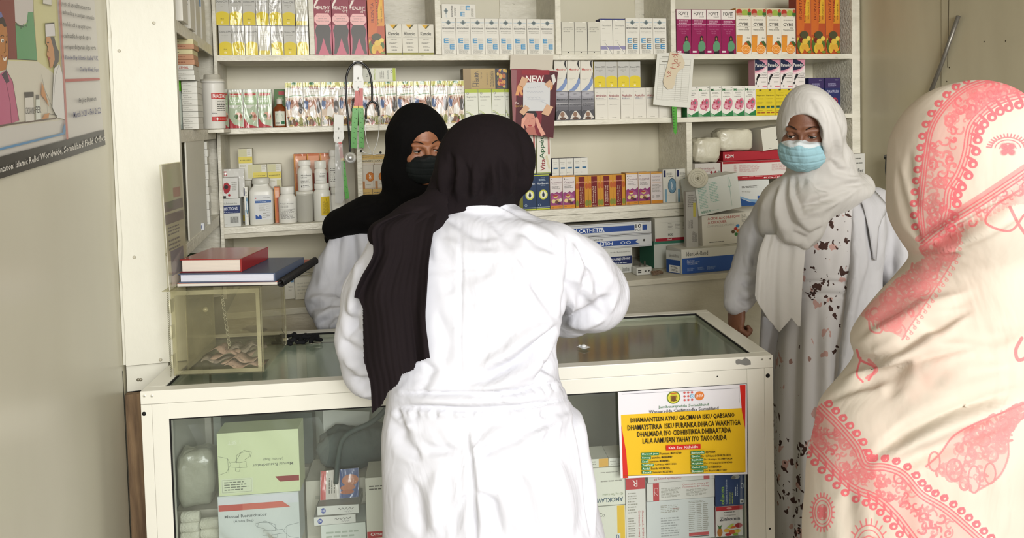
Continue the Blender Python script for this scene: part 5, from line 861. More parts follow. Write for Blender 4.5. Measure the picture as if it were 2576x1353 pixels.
o = loft(g, [(500, 960, 1110, 2.69, 0.06), (530, 900, 1150, 2.69, 0.08), (570, 865, 1180, 2.70, 0.10), (640, 868, 1175, 2.71, 0.115), (800, 880, 1160, 2.72, 0.12), (1000, 865, 1180, 2.73, 0.125), (1300, 850, 1200, 2.73, 0.13)], zbot=0.5, pw=2.3)
o = smin(o, chain(g, [(P(892, 590, 2.70), 0.066), (P(845, 680, 2.69), 0.072), (P(828, 752, 2.67), 0.080)], 0.03), 0.03)
o = smin(o, chain(g, [(P(828, 755, 2.67), 0.078), (P(845, 795, 2.58), 0.066), (P(895, 822, 2.50), 0.048)], 0.03), 0.03)
o = smin(o, chain(g, [(P(1140, 590, 2.70), 0.066), (P(1185, 750, 2.67), 0.075), (P(1130, 820, 2.53), 0.045)], 0.03), 0.03)
V, F = nets(g, o); V = relax(V, F, 3)
V = folds(V, F, [(p, a*1.6, w) for p, a, w in [([(860, 560), (850, 640), (840, 720)], -4, 8), ([(885, 570), (890, 660), (895, 730), (885, 760)], -5, 10), ([(905, 570), (915, 650), (905, 720)], 4, 9), ([(835, 600), (815, 680), (800, 730)], 4, 8), ([(870, 700), (850, 745), (800, 740)], -5, 8), ([(770, 755), (820, 745), (870, 760)], 5, 8), ([(775, 780), (830, 762), (868, 768)], -6, 8), ([(790, 810), (830, 780), (866, 775)], 5, 8), ([(800, 815), (850, 790), (868, 790)], -5, 7), ([(830, 830), (845, 800), (862, 795)], 4, 6)]])
N = normals(V, F); V = V+N*(vnoise(V, 5.5, 4)*0.002)[:, None]; mesh_obj('coat', V, F, COAT, B)
g = G((P(800, 600, 2.6)[0]-0.03, 2.42, P(1000, 625, 2.6)[2]), (P(1200, 500, 2.7)[0], 2.86, 1.69), 0.0048)
o = ell(g, P(1050, 352, 2.585), (0.108, 0.118, 0.127)); o = smin(o, ell(g, P(1040, 425, 2.60), (0.104, 0.105, 0.10)), 0.04)
o = smin(o, cap(g, P(1040, 460, 2.61), P(1030, 530, 2.65), 0.10, 0.10), 0.05)
o = smin(o, ell(g, P(1015, 545, 2.68), (0.225, 0.13, 0.068)), 0.06)
o = smin(o, cap(g, P(925, 530, 2.66), P(842, 572, 2.68), 0.055, 0.040, 1.8), 0.04); o = smin(o, cap(g, P(850, 560, 2.69), P(832, 600, 2.72), 0.036, 0.022), 0.03)
cut = ell(g, hB+RB @ np.array((0.002, -0.095, 0.008)), (0.058, 0.055, 0.050), RB.T.tolist() and RB.tolist())
cut = np.minimum(cut, ell(g, hB+RB @ np.array((0.0, -0.085, -0.055)), (0.062, 0.06, 0.07), RB.tolist()))
o = smax(o, -cut, 0.006)
V, F = nets(g, o); V = relax(V, F, 2)
V = folds(V, F, [([(975, 440), (990, 500), (960, 540)], -4, 8), ([(1060, 500), (1000, 540), (900, 550)], -5, 8), ([(1050, 480), (980, 510), (890, 530)], 5, 9), ([(1090, 510), (1040, 560), (960, 575)], -5, 8), ([(960, 300), (985, 360), (990, 430)], -2, 8), ([(1000, 290), (1015, 330), (1005, 390)], 2, 7)])
N = normals(V, F); V = V+N*(vnoise(V, 7, 6)*0.002)[:, None]; mesh_obj('headscarf', V, F, BLACKF, B)
# ------------------------------------------------------------------ person C: white scarf, blue mask, open coat over flowered dress
Cc = person('person', P(2080, 900, 2.52), 'person in white headscarf, pale blue face mask and open white coat over flowered dress')
SKIN_C = noise_mat('warm_brown_skin', '#6f4632', '#7c523b', 30, 0.5, 0.08, bscale=300)
hC = P(2026, 324, 2.445); RC = Rm(-29, 14, 3)
face_parts(Cc, hC, RC, np.array((0.98, 1.03, 1.03)), (-0.15, -1, -0.35), -0.0004); face_mask(Cc, hC+RC @ np.array((0, -0.004, 0.004)), RC, np.array((1.08, 1.05, 1.06)), fabric('blue_mask', '#9cc4cf', 0.7, 0, 0.25, 22), mc('#d5dde0', 0.7))
wC = P(1856, 764, 2.485); h3 = hand_geo(1.05, -1); wC2 = P(2300, 800, 2.40)
figure_body(Cc, SKIN_C, hC, RC, np.array((0.98, 1.03, 1.03)), [(P(2070, 530, 2.54), 0.07), (P(2075, 720, 2.53), 0.08), (P(2075, 900, 2.53), 0.09)], [[(P(1950, 520, 2.54), 0.045), (P(1892, 660, 2.54), 0.04), (wC, 0.027)], [(P(2195, 520, 2.54), 0.045), (P(2270, 680, 2.56), 0.04), (wC2, 0.027)]],
    P(2075, 900, 2.53)[0], 2.54, 0.80, [(aim(h3[0]*1.08, wC, (-0.16, -0.22, -0.9), (0.9, 0.3, -0.2)), h3[1]), (aim(h3[0], wC2, (0, -0.3, -0.9), (-1, 0, 0)), h3[1])], lid=-0.0004)
# flowered dress
DR = bpy.data.materials.new('flowered_dress'); DR.use_nodes = True; t = DR.node_tree; N_ = t.nodes; L_ = t.links; b = N_['Principled BSDF']; b.inputs['Roughness'].default_value = 0.85; b.inputs['Specular IOR Level'].default_value = 0.1
tc = N_.new('ShaderNodeTexCoord'); prev = None
for sc_, th, w_, col_, off in ((17, 0.125, 0.14, '#b08e86', 0.0), (16, 0.085, 0.1, '#8d6f66', 3.7), (24, 0.15, 0.10, '#43302b', 7.1), (34, 0.14, 0.10, '#3a2a26', 11.3)):
    mp = N_.new('ShaderNodeMapping'); mp.inputs['Location'].default_value = (off, off, off); mp.inputs['Scale'].default_value = (1, 1, 0.8); L_.new(tc.outputs['Object'], mp.inputs[0])
    ns = N_.new('ShaderNodeTexNoise'); ns.inputs['Scale'].default_value = sc_*1.6; ns.inputs['Detail'].default_value = 2; L_.new(mp.outputs[0], ns.inputs[0])
    ad = N_.new('ShaderNodeMixRGB'); ad.blend_type = 'ADD'; ad.inputs[0].default_value = 0.06; L_.new(mp.outputs[0], ad.inputs[1]); L_.new(ns.outputs['Color'], ad.inputs[2])
    vo = N_.new('ShaderNodeTexVoronoi'); vo.inputs['Scale'].default_value = sc_; vo.inputs['Randomness'].default_value = 1.0; L_.new(ad.outputs[0], vo.inputs[0])
    rp = N_.new('ShaderNodeValToRGB'); rp.color_ramp.elements[0].position = th*1.7; rp.color_ramp.elements[0].color = (1, 1, 1, 1); rp.color_ramp.elements[1].position = th*1.7+0.012; rp.color_ramp.elements[1].color = (0, 0, 0, 1); L_.new(vo.outputs['Distance'], rp.inputs[0])
    n2 = N_.new('ShaderNodeTexNoise'); n2.inputs['Scale'].default_value = 5.5; L_.new(mp.outputs[0], n2.inputs[0]); gt = N_.new('ShaderNodeMath'); gt.operation = 'GREATER_THAN'; gt.inputs[1].default_value = 0.46; L_.new(n2.outputs[0], gt.inputs[0])
    mu = N_.new('ShaderNodeMath'); mu.operation = 'MULTIPLY'; L_.new(rp.outputs[0], mu.inputs[0]); L_.new(gt.outputs[0], mu.inputs[1])
    mx = N_.new('ShaderNodeMixRGB'); L_.new(mu.outputs[0], mx.inputs[0]); mx.inputs[2].default_value = lin(col_)
    if prev is None: mx.inputs[1].default_value = lin('#bdbab8')
    else: L_.new(prev.outputs[0], mx.inputs[1])
    prev = mx
L_.new(prev.outputs[0], b.inputs['Base Color'])
g = G((P(1900, 900, 2.5)[0]-0.05, 2.32, 0.12), (P(2260, 900, 2.5)[0]+0.05, 2.74, 1.42), 0.0065)
o = loft(g, [(462, 2010, 2140, 2.54, 0.06), (500, 1950, 2190, 2.54, 0.10), (600, 1955, 2185, 2.53, 0.125), (722, 1975, 2165, 2.53, 0.115), (900, 1955, 2190, 2.53, 0.13), (1353, 1950, 2225, 2.53, 0.15)], zbot=0.14, pw=2.2)
V, F = nets(g, o); V = relax(V, F, 2)
ST = [([(1980, 712), (2060, 708), (2150, 712)], -4, 4), ([(1980, 728), (2060, 724), (2150, 728)], 3, 6), ([(1985, 742), (2060, 740), (2150, 744)], -4, 4)]+[([(1985+i*24, 745), (1975+i*26, 900), (1965+i*28, 1100), (1960+i*30, 1353)], -6 if i % 2 else 5, 11) for i in range(8)]+[([(2010, 560), (2050, 600), (2100, 610)], -3, 10), ([(2120, 520), (2100, 600), (2090, 690)], -4, 9)]
V = folds(V, F, ST); mesh_obj('dress', V, F, DR, Cc)
COAT_SHADED = fabric('shaded_white_coat', '#b9b8ba', 0.9, 0.0, 0.45, 7)  # white coat cloth again, greyed: the shade on this figure is in the colour
def surfd(V, px, py, r=9):
    x, y = proj_np(V); m = (np.abs(x-px) < r) & (np.abs(y-py) < r); return V[m, 1].min() if m.any() else 2.45
def lapel(V):
    L_ = [(2152, 476), (2172, 520), (2186, 580), (2196, 650)]; R_ = [(2192, 470), (2236, 520), (2210, 572), (2204, 655)]; pts = []
    for (a, b), (c, d) in zip(L_, R_):
        for t in np.linspace(0, 1, 7): x, y = a+(c-a)*t, b+(d-b)*t; pts.append(P(x, y, surfd(V, x, y)-0.006-0.008*math.sin(t*3.14)))
    q = np.arange(28).reshape(4, 7); F_ = np.stack([q[:-1, :-1], q[1:, :-1], q[1:, 1:], q[:-1, 1:]], -1).reshape(-1, 4); o_ = thicken(mesh_obj('lapel', np.array(pts), F_, COAT_SHADED, Cc), 0.003); o_.parent = cobj
# coat, open at the front
g = G((P(1830, 700, 2.5)[0]-0.03, 2.28, 0.45), (P(2330, 700, 2.55)[0]+0.03, 2.78, 1.42), 0.0065)
o = loft(g, [(470, 2000, 2150, 2.55, 0.07), (492, 1950, 2200, 2.55, 0.10), (520, 1925, 2225, 2.55, 0.13), (600, 1925, 2215, 2.54, 0.15), (722, 1925, 2205, 2.54, 0.15), (900, 1915, 2225, 2.54, 0.16), (1353, 1900, 2260, 2.54, 0.175)], zbot=0.5, pw=2.2)
ys = [470, 500, 560, 640, 720, 800, 900, 1050, 1353, 1700]; Lx = [2030, 2025, 2020, 2010, 2000, 1985, 1900, 1890, 1880, 1880]; Rx = [2110, 2150, 2152, 2145, 2140, 2132, 2118, 2094, 2080, 2070]
zz = [P(2050, y, 2.4)[2] for y in ys]; z = g.Z[0, 0]; lx = np.float32(cr(zz, [P(a, y, 2.39)[0] for a, y in zip(Lx, ys)], z)); rx = np.float32(cr(zz, [P(a, y, 2.39)[0] for a, y in zip(Rx, ys)], z))
cut = np.maximum(np.maximum(lx[None, None, :]-g.X, g.X-rx[None, None, :]), g.Y-2.56)
o = smax(o, -cut, 0.01)
o = smin(o, chain(g, [(P(1950, 525, 2.55), 0.064), (P(1912, 600, 2.55), 0.066), (P(1893, 670, 2.54), 0.062)], 0.03), 0.025)
o = smin(o, chain(g, [(P(1893, 665, 2.54), 0.062), (P(1870, 720, 2.51), 0.055), (P(1853, 762, 2.48), 0.043)], 0.03), 0.02)
o = smin(o, chain(g, [(P(2195, 520, 2.55), 0.068), (P(2245, 610, 2.57), 0.075), (P(2280, 700, 2.56), 0.072), (P(2295, 790, 2.42), 0.05)], 0.03), 0.025)
V, F = nets(g, o); V = relax(V, F, 2)
SC_ = [([(1900, 560), (1905, 620), (1890, 690)], -5, 7), ([(1880, 640), (1900, 660), (1925, 650)], -5, 6), ([(1870, 690), (1890, 700), (1915, 690)], 5, 6), ([(1862, 710), (1885, 722), (1910, 715)], -6, 6), ([(1858, 735), (1880, 742), (1905, 735)], 5, 6), ([(1852, 752), (1875, 762), (1898, 752)], -5, 5), ([(1930, 600), (1935, 700), (1930, 820)], -6, 9), ([(1955, 650), (1960, 740), (1965, 820)], 5, 9), ([(2165, 480), (2200, 530), (2222, 520)], -7, 5), ([(2222, 525), (2200, 560), (2205, 650)], -6, 6), ([(2180, 520), (2190, 600), (2200, 680), (2185, 800)], -6, 8), ([(2160, 620), (2150, 720), (2130, 850), (2110, 1000)], 5, 9), ([(2190, 660), (2165, 800), (2150, 900)], -6, 9), ([(2230, 520), (2250, 600), (2240, 700)], -6, 10), ([(2260, 560), (2275, 640), (2270, 720)], 5, 10)]
V = folds(V, F, [(p, a*1.7, w) for p, a, w in SC_]); N = normals(V, F); V = V+N*(vnoise(V, 6, 5)*0.002)[:, None]; cobj = mesh_obj('coat', V, F, COAT_SHADED, Cc)
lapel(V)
# scarf: hood, wrapped chest drape, hanging end
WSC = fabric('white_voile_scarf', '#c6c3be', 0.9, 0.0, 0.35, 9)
g = G((P(1890, 600, 2.4)[0]-0.03, 2.20, P(2000, 690, 2.4)[2]), (P(2215, 450, 2.5)[0]+0.02, 2.72, 1.70), 0.0048)
o = ell(g, P(2041, 328, 2.455), (0.103, 0.124, 0.128)); o = smin(o, ell(g, P(2030, 312, 2.448), (0.084, 0.118, 0.130)), 0.02); o = smin(o, ell(g, P(2070, 410, 2.49), (0.092, 0.105, 0.09)), 0.04)
o = smin(o, cap(g, P(2062, 430, 2.50), P(2070, 475, 2.52), 0.095, 0.115), 0.04)
o = smin(o, ell(g, P(2078, 478, 2.53), (0.150, 0.125, 0.052)), 0.04)
o = smin(o, ell(g, P(1990, 540, 2.47), (0.104, 0.145, 0.125)), 0.05); o = smin(o, cap(g, P(2010, 520, 2.43), P(2110, 470, 2.46), 0.075, 0.062), 0.04)
o = smin(o, cap(g, P(2100, 470, 2.47), P(2165, 462, 2.51), 0.055, 0.035), 0.03)
cut = ell(g, hC+RC @ np.array((0.003, -0.100, 0.006)), (0.060, 0.064, 0.066), RC.tolist())
cut = np.minimum(cut, ell(g, hC+RC @ np.array((0.0, -0.082, -0.045)), (0.066, 0.062, 0.070), RC.tolist()))
o = smax(o, -cut, 0.006)
V, F = nets(g, o); V = relax(V, F, 2)
SS = [([(1980, 445), (1975, 500), (1990, 560), (2040, 590)], -7, 7), ([(2000, 440), (2000, 490), (2020, 530), (2060, 520)], -7, 7), ([(2030, 450), (2040, 490), (2070, 510)], 6, 8), ([(2050, 470), (2090, 480), (2140, 465), (2180, 460)], -6, 6), ([(2020, 515), (2080, 500), (2150, 475)], -7, 6), ([(2010, 530), (2060, 530), (2110, 500)], 6, 8), ([(1950, 480), (1935, 540), (1945, 610)], -6, 8), ([(1930, 500), (1918, 560), (1920, 620)], 5, 8), ([(1965, 470), (1955, 540), (1980, 600), (2020, 610)], 6, 9), ([(1990, 580), (2030, 600), (2070, 570)], -6, 7), ([(1925, 620), (1960, 636), (2010, 636), (2050, 600)], 4, 6),
 ([(2060, 250), (2090, 300), (2100, 370), (2095, 420)], -3, 7), ([(2080, 260), (2108, 320), (2115, 390)], 3, 7), ([(2040, 245), (2070, 280), (2085, 320)], 2.5, 6), ([(2100, 280), (2125, 350), (2130, 420)], -3, 6), ([(2085, 400), (2110, 430), (2160, 445)], -5, 6), ([(2095, 440), (2130, 440), (2170, 450)], 4, 6)]
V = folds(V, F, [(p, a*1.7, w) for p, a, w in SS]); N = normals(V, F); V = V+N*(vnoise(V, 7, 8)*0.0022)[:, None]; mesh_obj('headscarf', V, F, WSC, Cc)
def bC(x): return np.interp(x, [1880, 1905, 1930, 1960, 1990, 2008, 2025], [700, 760, 800, 835, 800, 822, 815])
T = sheet([(590, 1925, 2030, 2.40, 2.39), (640, 1908, 2025, 2.375, 2.37), (720, 1900, 2018, 2.36, 2.355), (800, 1898, 2014, 2.355, 2.35), (850, 1898, 2012, 2.355, 2.35)], 70, 110, lambda u, v: 0.005*math.sin(u*9+v*2)*(0.4+v)+0.0025*math.sin(u*26-v*3+2*math.sin(u*4)), 0.003, bC)
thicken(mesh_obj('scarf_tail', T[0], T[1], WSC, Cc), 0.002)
# ------------------------------------------------------------------ person D: cream and pink shawl, close at the right
D_ = person('person', P(2400, 1100, 1.52), 'person wrapped in cream shawl with pink paisley print, standing close at right')
PW_, PH_ = 580, 1190; OX, OY = 2020, 180
INK = np.zeros((PH_, PW_), np.float32); YY, XX = np.mgrid[0:PH_, 0:PW_].astype(np.float32); XX += OX; YY += OY
def stamp(f, x0, y0, x1, y1, a):
    i0, i1 = max(0, int(y0-OY)), min(PH_, int(y1-OY)+1); j0, j1 = max(0, int(x0-OX)), min(PW_, int(x1-OX)+1)
    if i0 >= i1 or j0 >= j1: return
    INK[i0:i1, j0:j1] = np.maximum(INK[i0:i1, j0:j1], np.clip(0.5-f(XX[i0:i1, j0:j1], YY[i0:i1, j0:j1]), 0, 1)*a)
def smooth(pts, n=8):
    p = np.array(pts, float); s = np.arange(len(p)); t = np.linspace(0, len(p)-1, (len(p)-1)*n+1); return np.stack([cr(s, p[:, 0], t), cr(s, p[:, 1], t)], 1)
def line(pts, w, a=0.9):
    for (x0, y0), (x1, y1) in zip(pts[:-1], pts[1:]):
        dx, dy = x1-x0, y1-y0; l2 = dx*dx+dy*dy+1e-6
        stamp(lambda X, Y: (lambda t: np.hypot(X-x0-t*dx, Y-y0-t*dy)-w/2)(np.clip(((X-x0)*dx+(Y-y0)*dy)/l2, 0, 1)), min(x0, x1)-w, min(y0, y1)-w, max(x0, x1)+w, max(y0, y1)+w, a)
def offs(p, d):
    t = np.gradient(p, axis=0); n = np.stack([-t[:, 1], t[:, 0]], 1)/np.maximum(np.linalg.norm(t, axis=1), 1e-6)[:, None]; return p+n*d
def drops(p, side, d, sp, r, a=0.95):
    L = np.concatenate([[0], np.cumsum(np.linalg.norm(np.diff(p, axis=0), axis=1))]); o = offs(p, side*d); t = sp/2
    while t < L[-1]:
        x = np.interp(t, L, o[:, 0]); y = np.interp(t, L, o[:, 1]); bx = np.interp(t, L, p[:, 0]); by = np.interp(t, L, p[:, 1])
        stamp(lambda X, Y: np.maximum(np.hypot(X-x, (Y-y)*1.15)-r, (r*0.33-np.hypot(X-x-r*0.1, Y-y-r*0.1))), x-r-2, y-r-2, x+r+2, y+r+2, a)
        line([(x+(bx-x)*0.2+r*0.7, y-r*0.6), (bx*0.6+x*0.4, by*0.6+y*0.4-r)], r*0.6, a); t += sp
def curls(p0, p1, hw, n, seed, a=0.78, w=4.8):
    q = random.Random(seed); p0 = np.array(p0); p1 = np.array(p1); 
    for i in range(n):
        t = q.random(); c = p0[min(int(t*len(p0)), len(p0)-1)]*(0.5+q.uniform(-0.36, 0.36)); c = None
        k = min(int(t*len(p0)), len(p0)-1); k2 = min(int(t*len(p1)), len(p1)-1); s = q.uniform(0.14, 0.86); c = p0[k]*(1-s)+p1[k2]*s
        r = hw*q.uniform(0.5, 1.2); a0 = q.uniform(0, 6.28); sg = q.choice((-1, 1)); pts = [(c[0]+r*(1-j/14)*math.cos(a0+sg*j*0.42), c[1]+r*(1-j/14)*math.sin(a0+sg*j*0.42)) for j in range(12)]
        line(pts, w*q.uniform(0.8, 1.5), a*q.uniform(0.8, 1.15))
def sun(cx, cy, rx, ry, n=22, a0=0, a1=6.283):
    for k, w in ((1, 3.5), (0.78, 3), (0.5, 3)): line([(cx+rx*k*math.cos(t), cy+ry*k*math.sin(t)) for t in np.linspace(a0, a1, 30)], w, 0.85)
    for i in range(n):
        t = a0+(a1-a0)*i/n; line([(cx+rx*1.02*math.cos(t), cy+ry*1.02*math.sin(t)), (cx+rx*1.28*math.cos(t), cy+ry*1.28*math.sin(t))], 4, 0.85)
    stamp(lambda X, Y: np.hypot((X-cx)/rx*20, (Y-cy)/ry*20)*0.3-2.0-np.abs(np.sin(2*np.arctan2(Y-cy, X-cx)))*1.6, cx-rx, cy-ry, cx+rx, cy+ry, 0.9)
def dbl(p, g_=7):
    for d, w in ((-g_, 4), (0, 4), (g_, 4)): line(offs(p, d), w, 0.9)
    for d in (-g_/2, g_/2): line(offs(p, d), 4, 0.35)
a1_ = smooth([(2560, 192), (2497, 199), (2429, 222), (2377, 266), (2343, 321), (2330, 386), (2321, 454), (2315, 523), (2321, 590)]); a2_ = smooth([(2600, 232), (2574, 236), (2514, 253), (2471, 283), (2441, 321), (2429, 386), (2411, 437), (2386, 480), (2381, 523), (2369, 570)])
def fill(p, q, a):
    n = 160; 
    for i in range(n): 
        s_ = i/(n-1); A_ = p[int(s_*(len(p)-1))]; B_ = q[int(s_*(len(q)-1))]; line([tuple(A_), tuple(B_)], 9, a)
fill(a1_, a2_, 0.30); fill(a1_[:26], a2_[:26], 0.5); 
dbl(a1_, 6); dbl(a2_, 8); drops(a1_, 1, 17, 28, 10.5); drops(a2_, -1, 24, 29, 13); curls(a1_, a2_, 15, 130, 4); curls(a1_[:30], a2_[:30], 14, 60, 6, 0.8, 5)
b1_ = smooth([(2600, 420), (2574, 437), (2471, 506), (2369, 570), (2316, 612)]); b2_ = smooth([(2600, 520), (2560, 510), (2480, 545), (2390, 600), (2325, 640)])
dbl(b1_, 8); line(offs(b1_, 14), 12, 0.6); fill(b1_, b2_, 0.32); curls(b1_, b2_, 14, 40, 8, 0.75, 4)
c1_ = smooth([(2376, 590), (2340, 640), (2262, 700), (2205, 752), (2168, 790)]); c2_ = smooth([(2405, 600), (2390, 660), (2340, 740), (2300, 800), (2270, 845)])
fill(c1_, c2_, 0.4); curls(c1_, c2_, 22, 170, 9, 0.65, 5); line(offs(c2_, -2), 4, 0.7); drops(c2_, -1, 14, 16, 5, 0.6); sun(2535, 375, 42, 30, 16, 3.3, 6.1)
line(smooth([(2185, 800), (2190, 830), (2215, 835), (2225, 805)]), 5, 0.7); line(smooth([(2560, 480), (2500, 520), (2480, 560), (2540, 580), (2576, 540)]), 6, 0.8); line(smooth([(2540, 520), (2560, 560), (2580, 590)]), 8, 0.8)
u1_ = smooth([(2060, 1022), (2068, 1030), (2113, 1075), (2154, 1125), (2177, 1170), (2227, 1175), (2272, 1193), (2317, 1243), (2376, 1279), (2430, 1324), (2480, 1370)]); u2_ = smooth([(2040, 1118), (2050, 1130), (2104, 1189), (2150, 1229), (2204, 1252), (2254, 1297), (2310, 1370)])
dbl(u1_, 8); dbl(u2_, 8); drops(u1_, -1, 22, 25, 11); drops(u2_, 1, 22, 26, 11); fill(u1_, u2_, 0.26); curls(u1_, u2_, 15, 130, 12)
sun(2068, 1288, 24, 38); sun(2185, 1375, 40, 55)
e1_ = smooth([(2600, 1005), (2540, 1030), (2460, 1062), (2400, 1095), (2365, 1140), (2330, 1172)]); e2_ = smooth([(2590, 1030), (2540, 1090), (2535, 1150), (2510, 1200), (2455, 1235)])
fill(e1_, e2_, 0.3); curls(e1_, e2_, 22, 130, 15, 0.65, 5.5); line(e1_, 5, 0.8); line(offs(e2_, 0), 5, 0.7)
for c_ in ((2350, 1160, 14, 24), (2400, 1180, 20, 26), (2450, 1205, 15, 34), (2490, 1190, 14, 26)): line([(c_[0]+c_[2]*math.cos(t), c_[1]+c_[3]*math.sin(t)) for t in np.linspace(0, 6.3, 20)], 5, 0.75)
line(smooth([(2155, 880), (2165, 905), (2200, 925), (2185, 955)]), 6, 0.9); line(smooth([(2165, 900), (2155, 940), (2170, 960)]), 5, 0.9); line(smooth([(2185, 905), (2205, 930), (2180, 950)]), 8, 0.7); line(smooth([(2570, 850), (2555, 880), (2562, 905), (2590, 895)]), 9, 0.8)
img = bpy.data.images.new('paisley_print', PW_, PH_); q_ = np.random.RandomState(2); ink = INK*(0.86+0.14*q_.rand(PH_, PW_).astype(np.float32))
tone = 0.35+0.35*np.sin(XX/90+YY/140)*np.sin(YY/170-XX/60)+2.2*np.exp(-((XX-2340)/70)**2-((YY-930-0.5*(2340-XX))/75)**2)*(0.7+0.3*np.sin(XX/11)*np.sin(YY/13)); base = np.array(lin('#ccc3b4')[:3])*(1-0.3*tone[..., None])+np.array(lin('#d8b3a4')[:3])*(0.3*tone[..., None])
col = base*(1-ink[..., None])+np.array(lin('#e0606b')[:3])*ink[..., None]
left = np.clip((2330-XX-(YY-200)*0.0)/60, 0, 1)
px_ = np.ones((PH_, PW_, 4), np.float32); px_[..., :3] = np.where(col <= 0.0031308, col*12.92, 1.055*np.power(np.maximum(col, 1e-6), 1/2.4)-0.055)
img.pixels.foreach_set(px_[::-1].ravel()); img.update()
SHM = fabric('pink_print_shawl', '#e0d6bd', 0.9, 0.0, 0.3, 7); t = SHM.node_tree; ti = t.nodes.new('ShaderNodeTexImage'); ti.image = img; ti.extension = 'MIRROR'; uvn = t.nodes.new('ShaderNodeUVMap'); uvn.uv_map = 'cloth'
t.links.new(uvn.outputs[0], ti.inputs[0]); t.links.new(ti.outputs[0], t.nodes['Principled BSDF'].inputs['Base Color'])
hD = P(2420, 430, 1.55); figure_body(D_, SKIN_D, hD, Rm(-70, 12), 0.95, [(P(2450, 760, 1.56), 0.07), (P(2440, 950, 1.55), 0.09), (P(2430, 1150, 1.54), 0.09)], [[(P(2370, 800, 1.57), 0.04), (P(2250, 870, 1.56), 0.032), (P(2330, 960, 1.50), 0.024)], [(P(2540, 800, 1.58), 0.04), (P(2560, 990, 1.58), 0.03), (P(2480, 1020, 1.50), 0.024)]],
    P(2400, 1100, 1.54)[0], 1.55, 0.72, [], lid=-0.003)
g = G((P(2030, 1300, 1.5)[0]-0.03, 1.26, 0.42), (P(2780, 900, 1.55)[0], 1.80, P(2450, 190, 1.52)[2]+0.02), 0.0062)
o = ell(g, P(2438, 418, 1.53), (0.149, 0.155, 0.176)); o = smin(o, ell(g, P(2425, 520, 1.54), (0.130, 0.14, 0.12)), 0.05)
o = smin(o, cap(g, P(2450, 600, 1.55), P(2480, 720, 1.57), 0.115, 0.155), 0.05)
B_ = loft(g, [(640, 2370, 2600, 1.57, 0.10), (690, 2285, 2680, 1.57, 0.125), (760, 2215, 2740, 1.56, 0.15), (815, 2170, 2760, 1.555, 0.165), (860, 2155, 2765, 1.55, 0.17), (910, 2165, 2760, 1.55, 0.17), (960, 2125, 2740, 1.545, 0.17), (1020, 2078, 2690, 1.54, 0.17), (1090, 2064, 2600, 1.54, 0.175), (1150, 2048, 2570, 1.54, 0.175), (1250, 2040, 2562, 1.54, 0.175), (1353, 2034, 2556, 1.54, 0.175), (1800, 2030, 2550, 1.54, 0.175)], zbot=0.45, pw=2.1)
o = smin(o, B_, 0.05)
V, F = nets(g, o); V = relax(V, F, 3)
SD = [([(2312, 628), (2380, 600), (2470, 545), (2576, 490)], -11, 9), ([(2315, 650), (2400, 620), (2490, 575), (2576, 530)], 7, 11), ([(2330, 590), (2400, 560), (2500, 500), (2576, 450)], 7, 10), ([(2290, 640), (2340, 650), (2420, 640)], -5, 10), ([(2195, 1172), (2300, 1112), (2400, 1066), (2570, 1008)], 10, 13), ([(2215, 1200), (2320, 1150), (2420, 1110), (2570, 1050)], -7, 13), ([(2190, 1145), (2290, 1080), (2400, 1030), (2570, 975)], -6, 13),
 ([(2160, 905), (2200, 905), (2260, 880), (2330, 830), (2440, 780)], -9, 11), ([(2150, 870), (2230, 830), (2330, 770), (2450, 730)], 7, 14), ([(2080, 1010), (2150, 975), (2230, 940), (2330, 900), (2450, 870)], -6, 10), ([(2120, 960), (2200, 930), (2300, 890)], 6, 10), ([(2300, 800), (2400, 840), (2500, 850), (2576, 830)], -5, 16), ([(2230, 1000), (2260, 940), (2290, 900)], -5, 16), ([(2350, 980), (2430, 940), (2540, 920)], 5, 16),
 ([(2262, 420), (2270, 480), (2290, 560), (2320, 612)], -5, 7), ([(2290, 380), (2290, 450), (2310, 540)], -3, 9), ([(2130, 1230), (2140, 1353), (2140, 1400)], -5, 18), ([(2300, 1200), (2320, 1300), (2320, 1400)], 4, 18), ([(2460, 1130), (2480, 1250), (2480, 1380)], -5, 18)]
V = folds(V, F, [(p, a*1.25, w) for p, a, w in SD]); N = normals(V, F); V = V+N*(vnoise(V, 4.5, 12)*0.0035+vnoise(V, 9, 13)*0.0014)[:, None]
so = mesh_obj('shawl', V, F, SHM, D_); ux, uy = proj_np(V); uv = np.stack([(ux-OX)/PW_, 1-(uy-OY)/PH_], 1)
me = so.data; ul = me.uv_layers.new(name='cloth'); li = np.empty(len(me.loops), np.int64); me.loops.foreach_get('vertex_index', li); ul.data.foreach_set('uv', uv[li].astype(np.float32).ravel())
g = G((P(2400, 1300, 1.5)[0], 1.38, 0.15), (P(2760, 1200, 1.55)[0], 1.78, P(2500, 1000, 1.55)[2]), 0.009)
o = loft(g, [(1010, 2450, 2640, 1.60, 0.12), (1200, 2430, 2680, 1.60, 0.14), (1900, 2420, 2720, 1.60, 0.16)], zbot=0.16); V, F = nets(g, o)
mesh_obj('dress', relax(V, F), F, noise_mat('grey_red_dress', '#8f8a80', '#a39c90', 5, 0.9, 0.1, c3='#8e3d40', spot=0.6, spot_scale=14), D_)
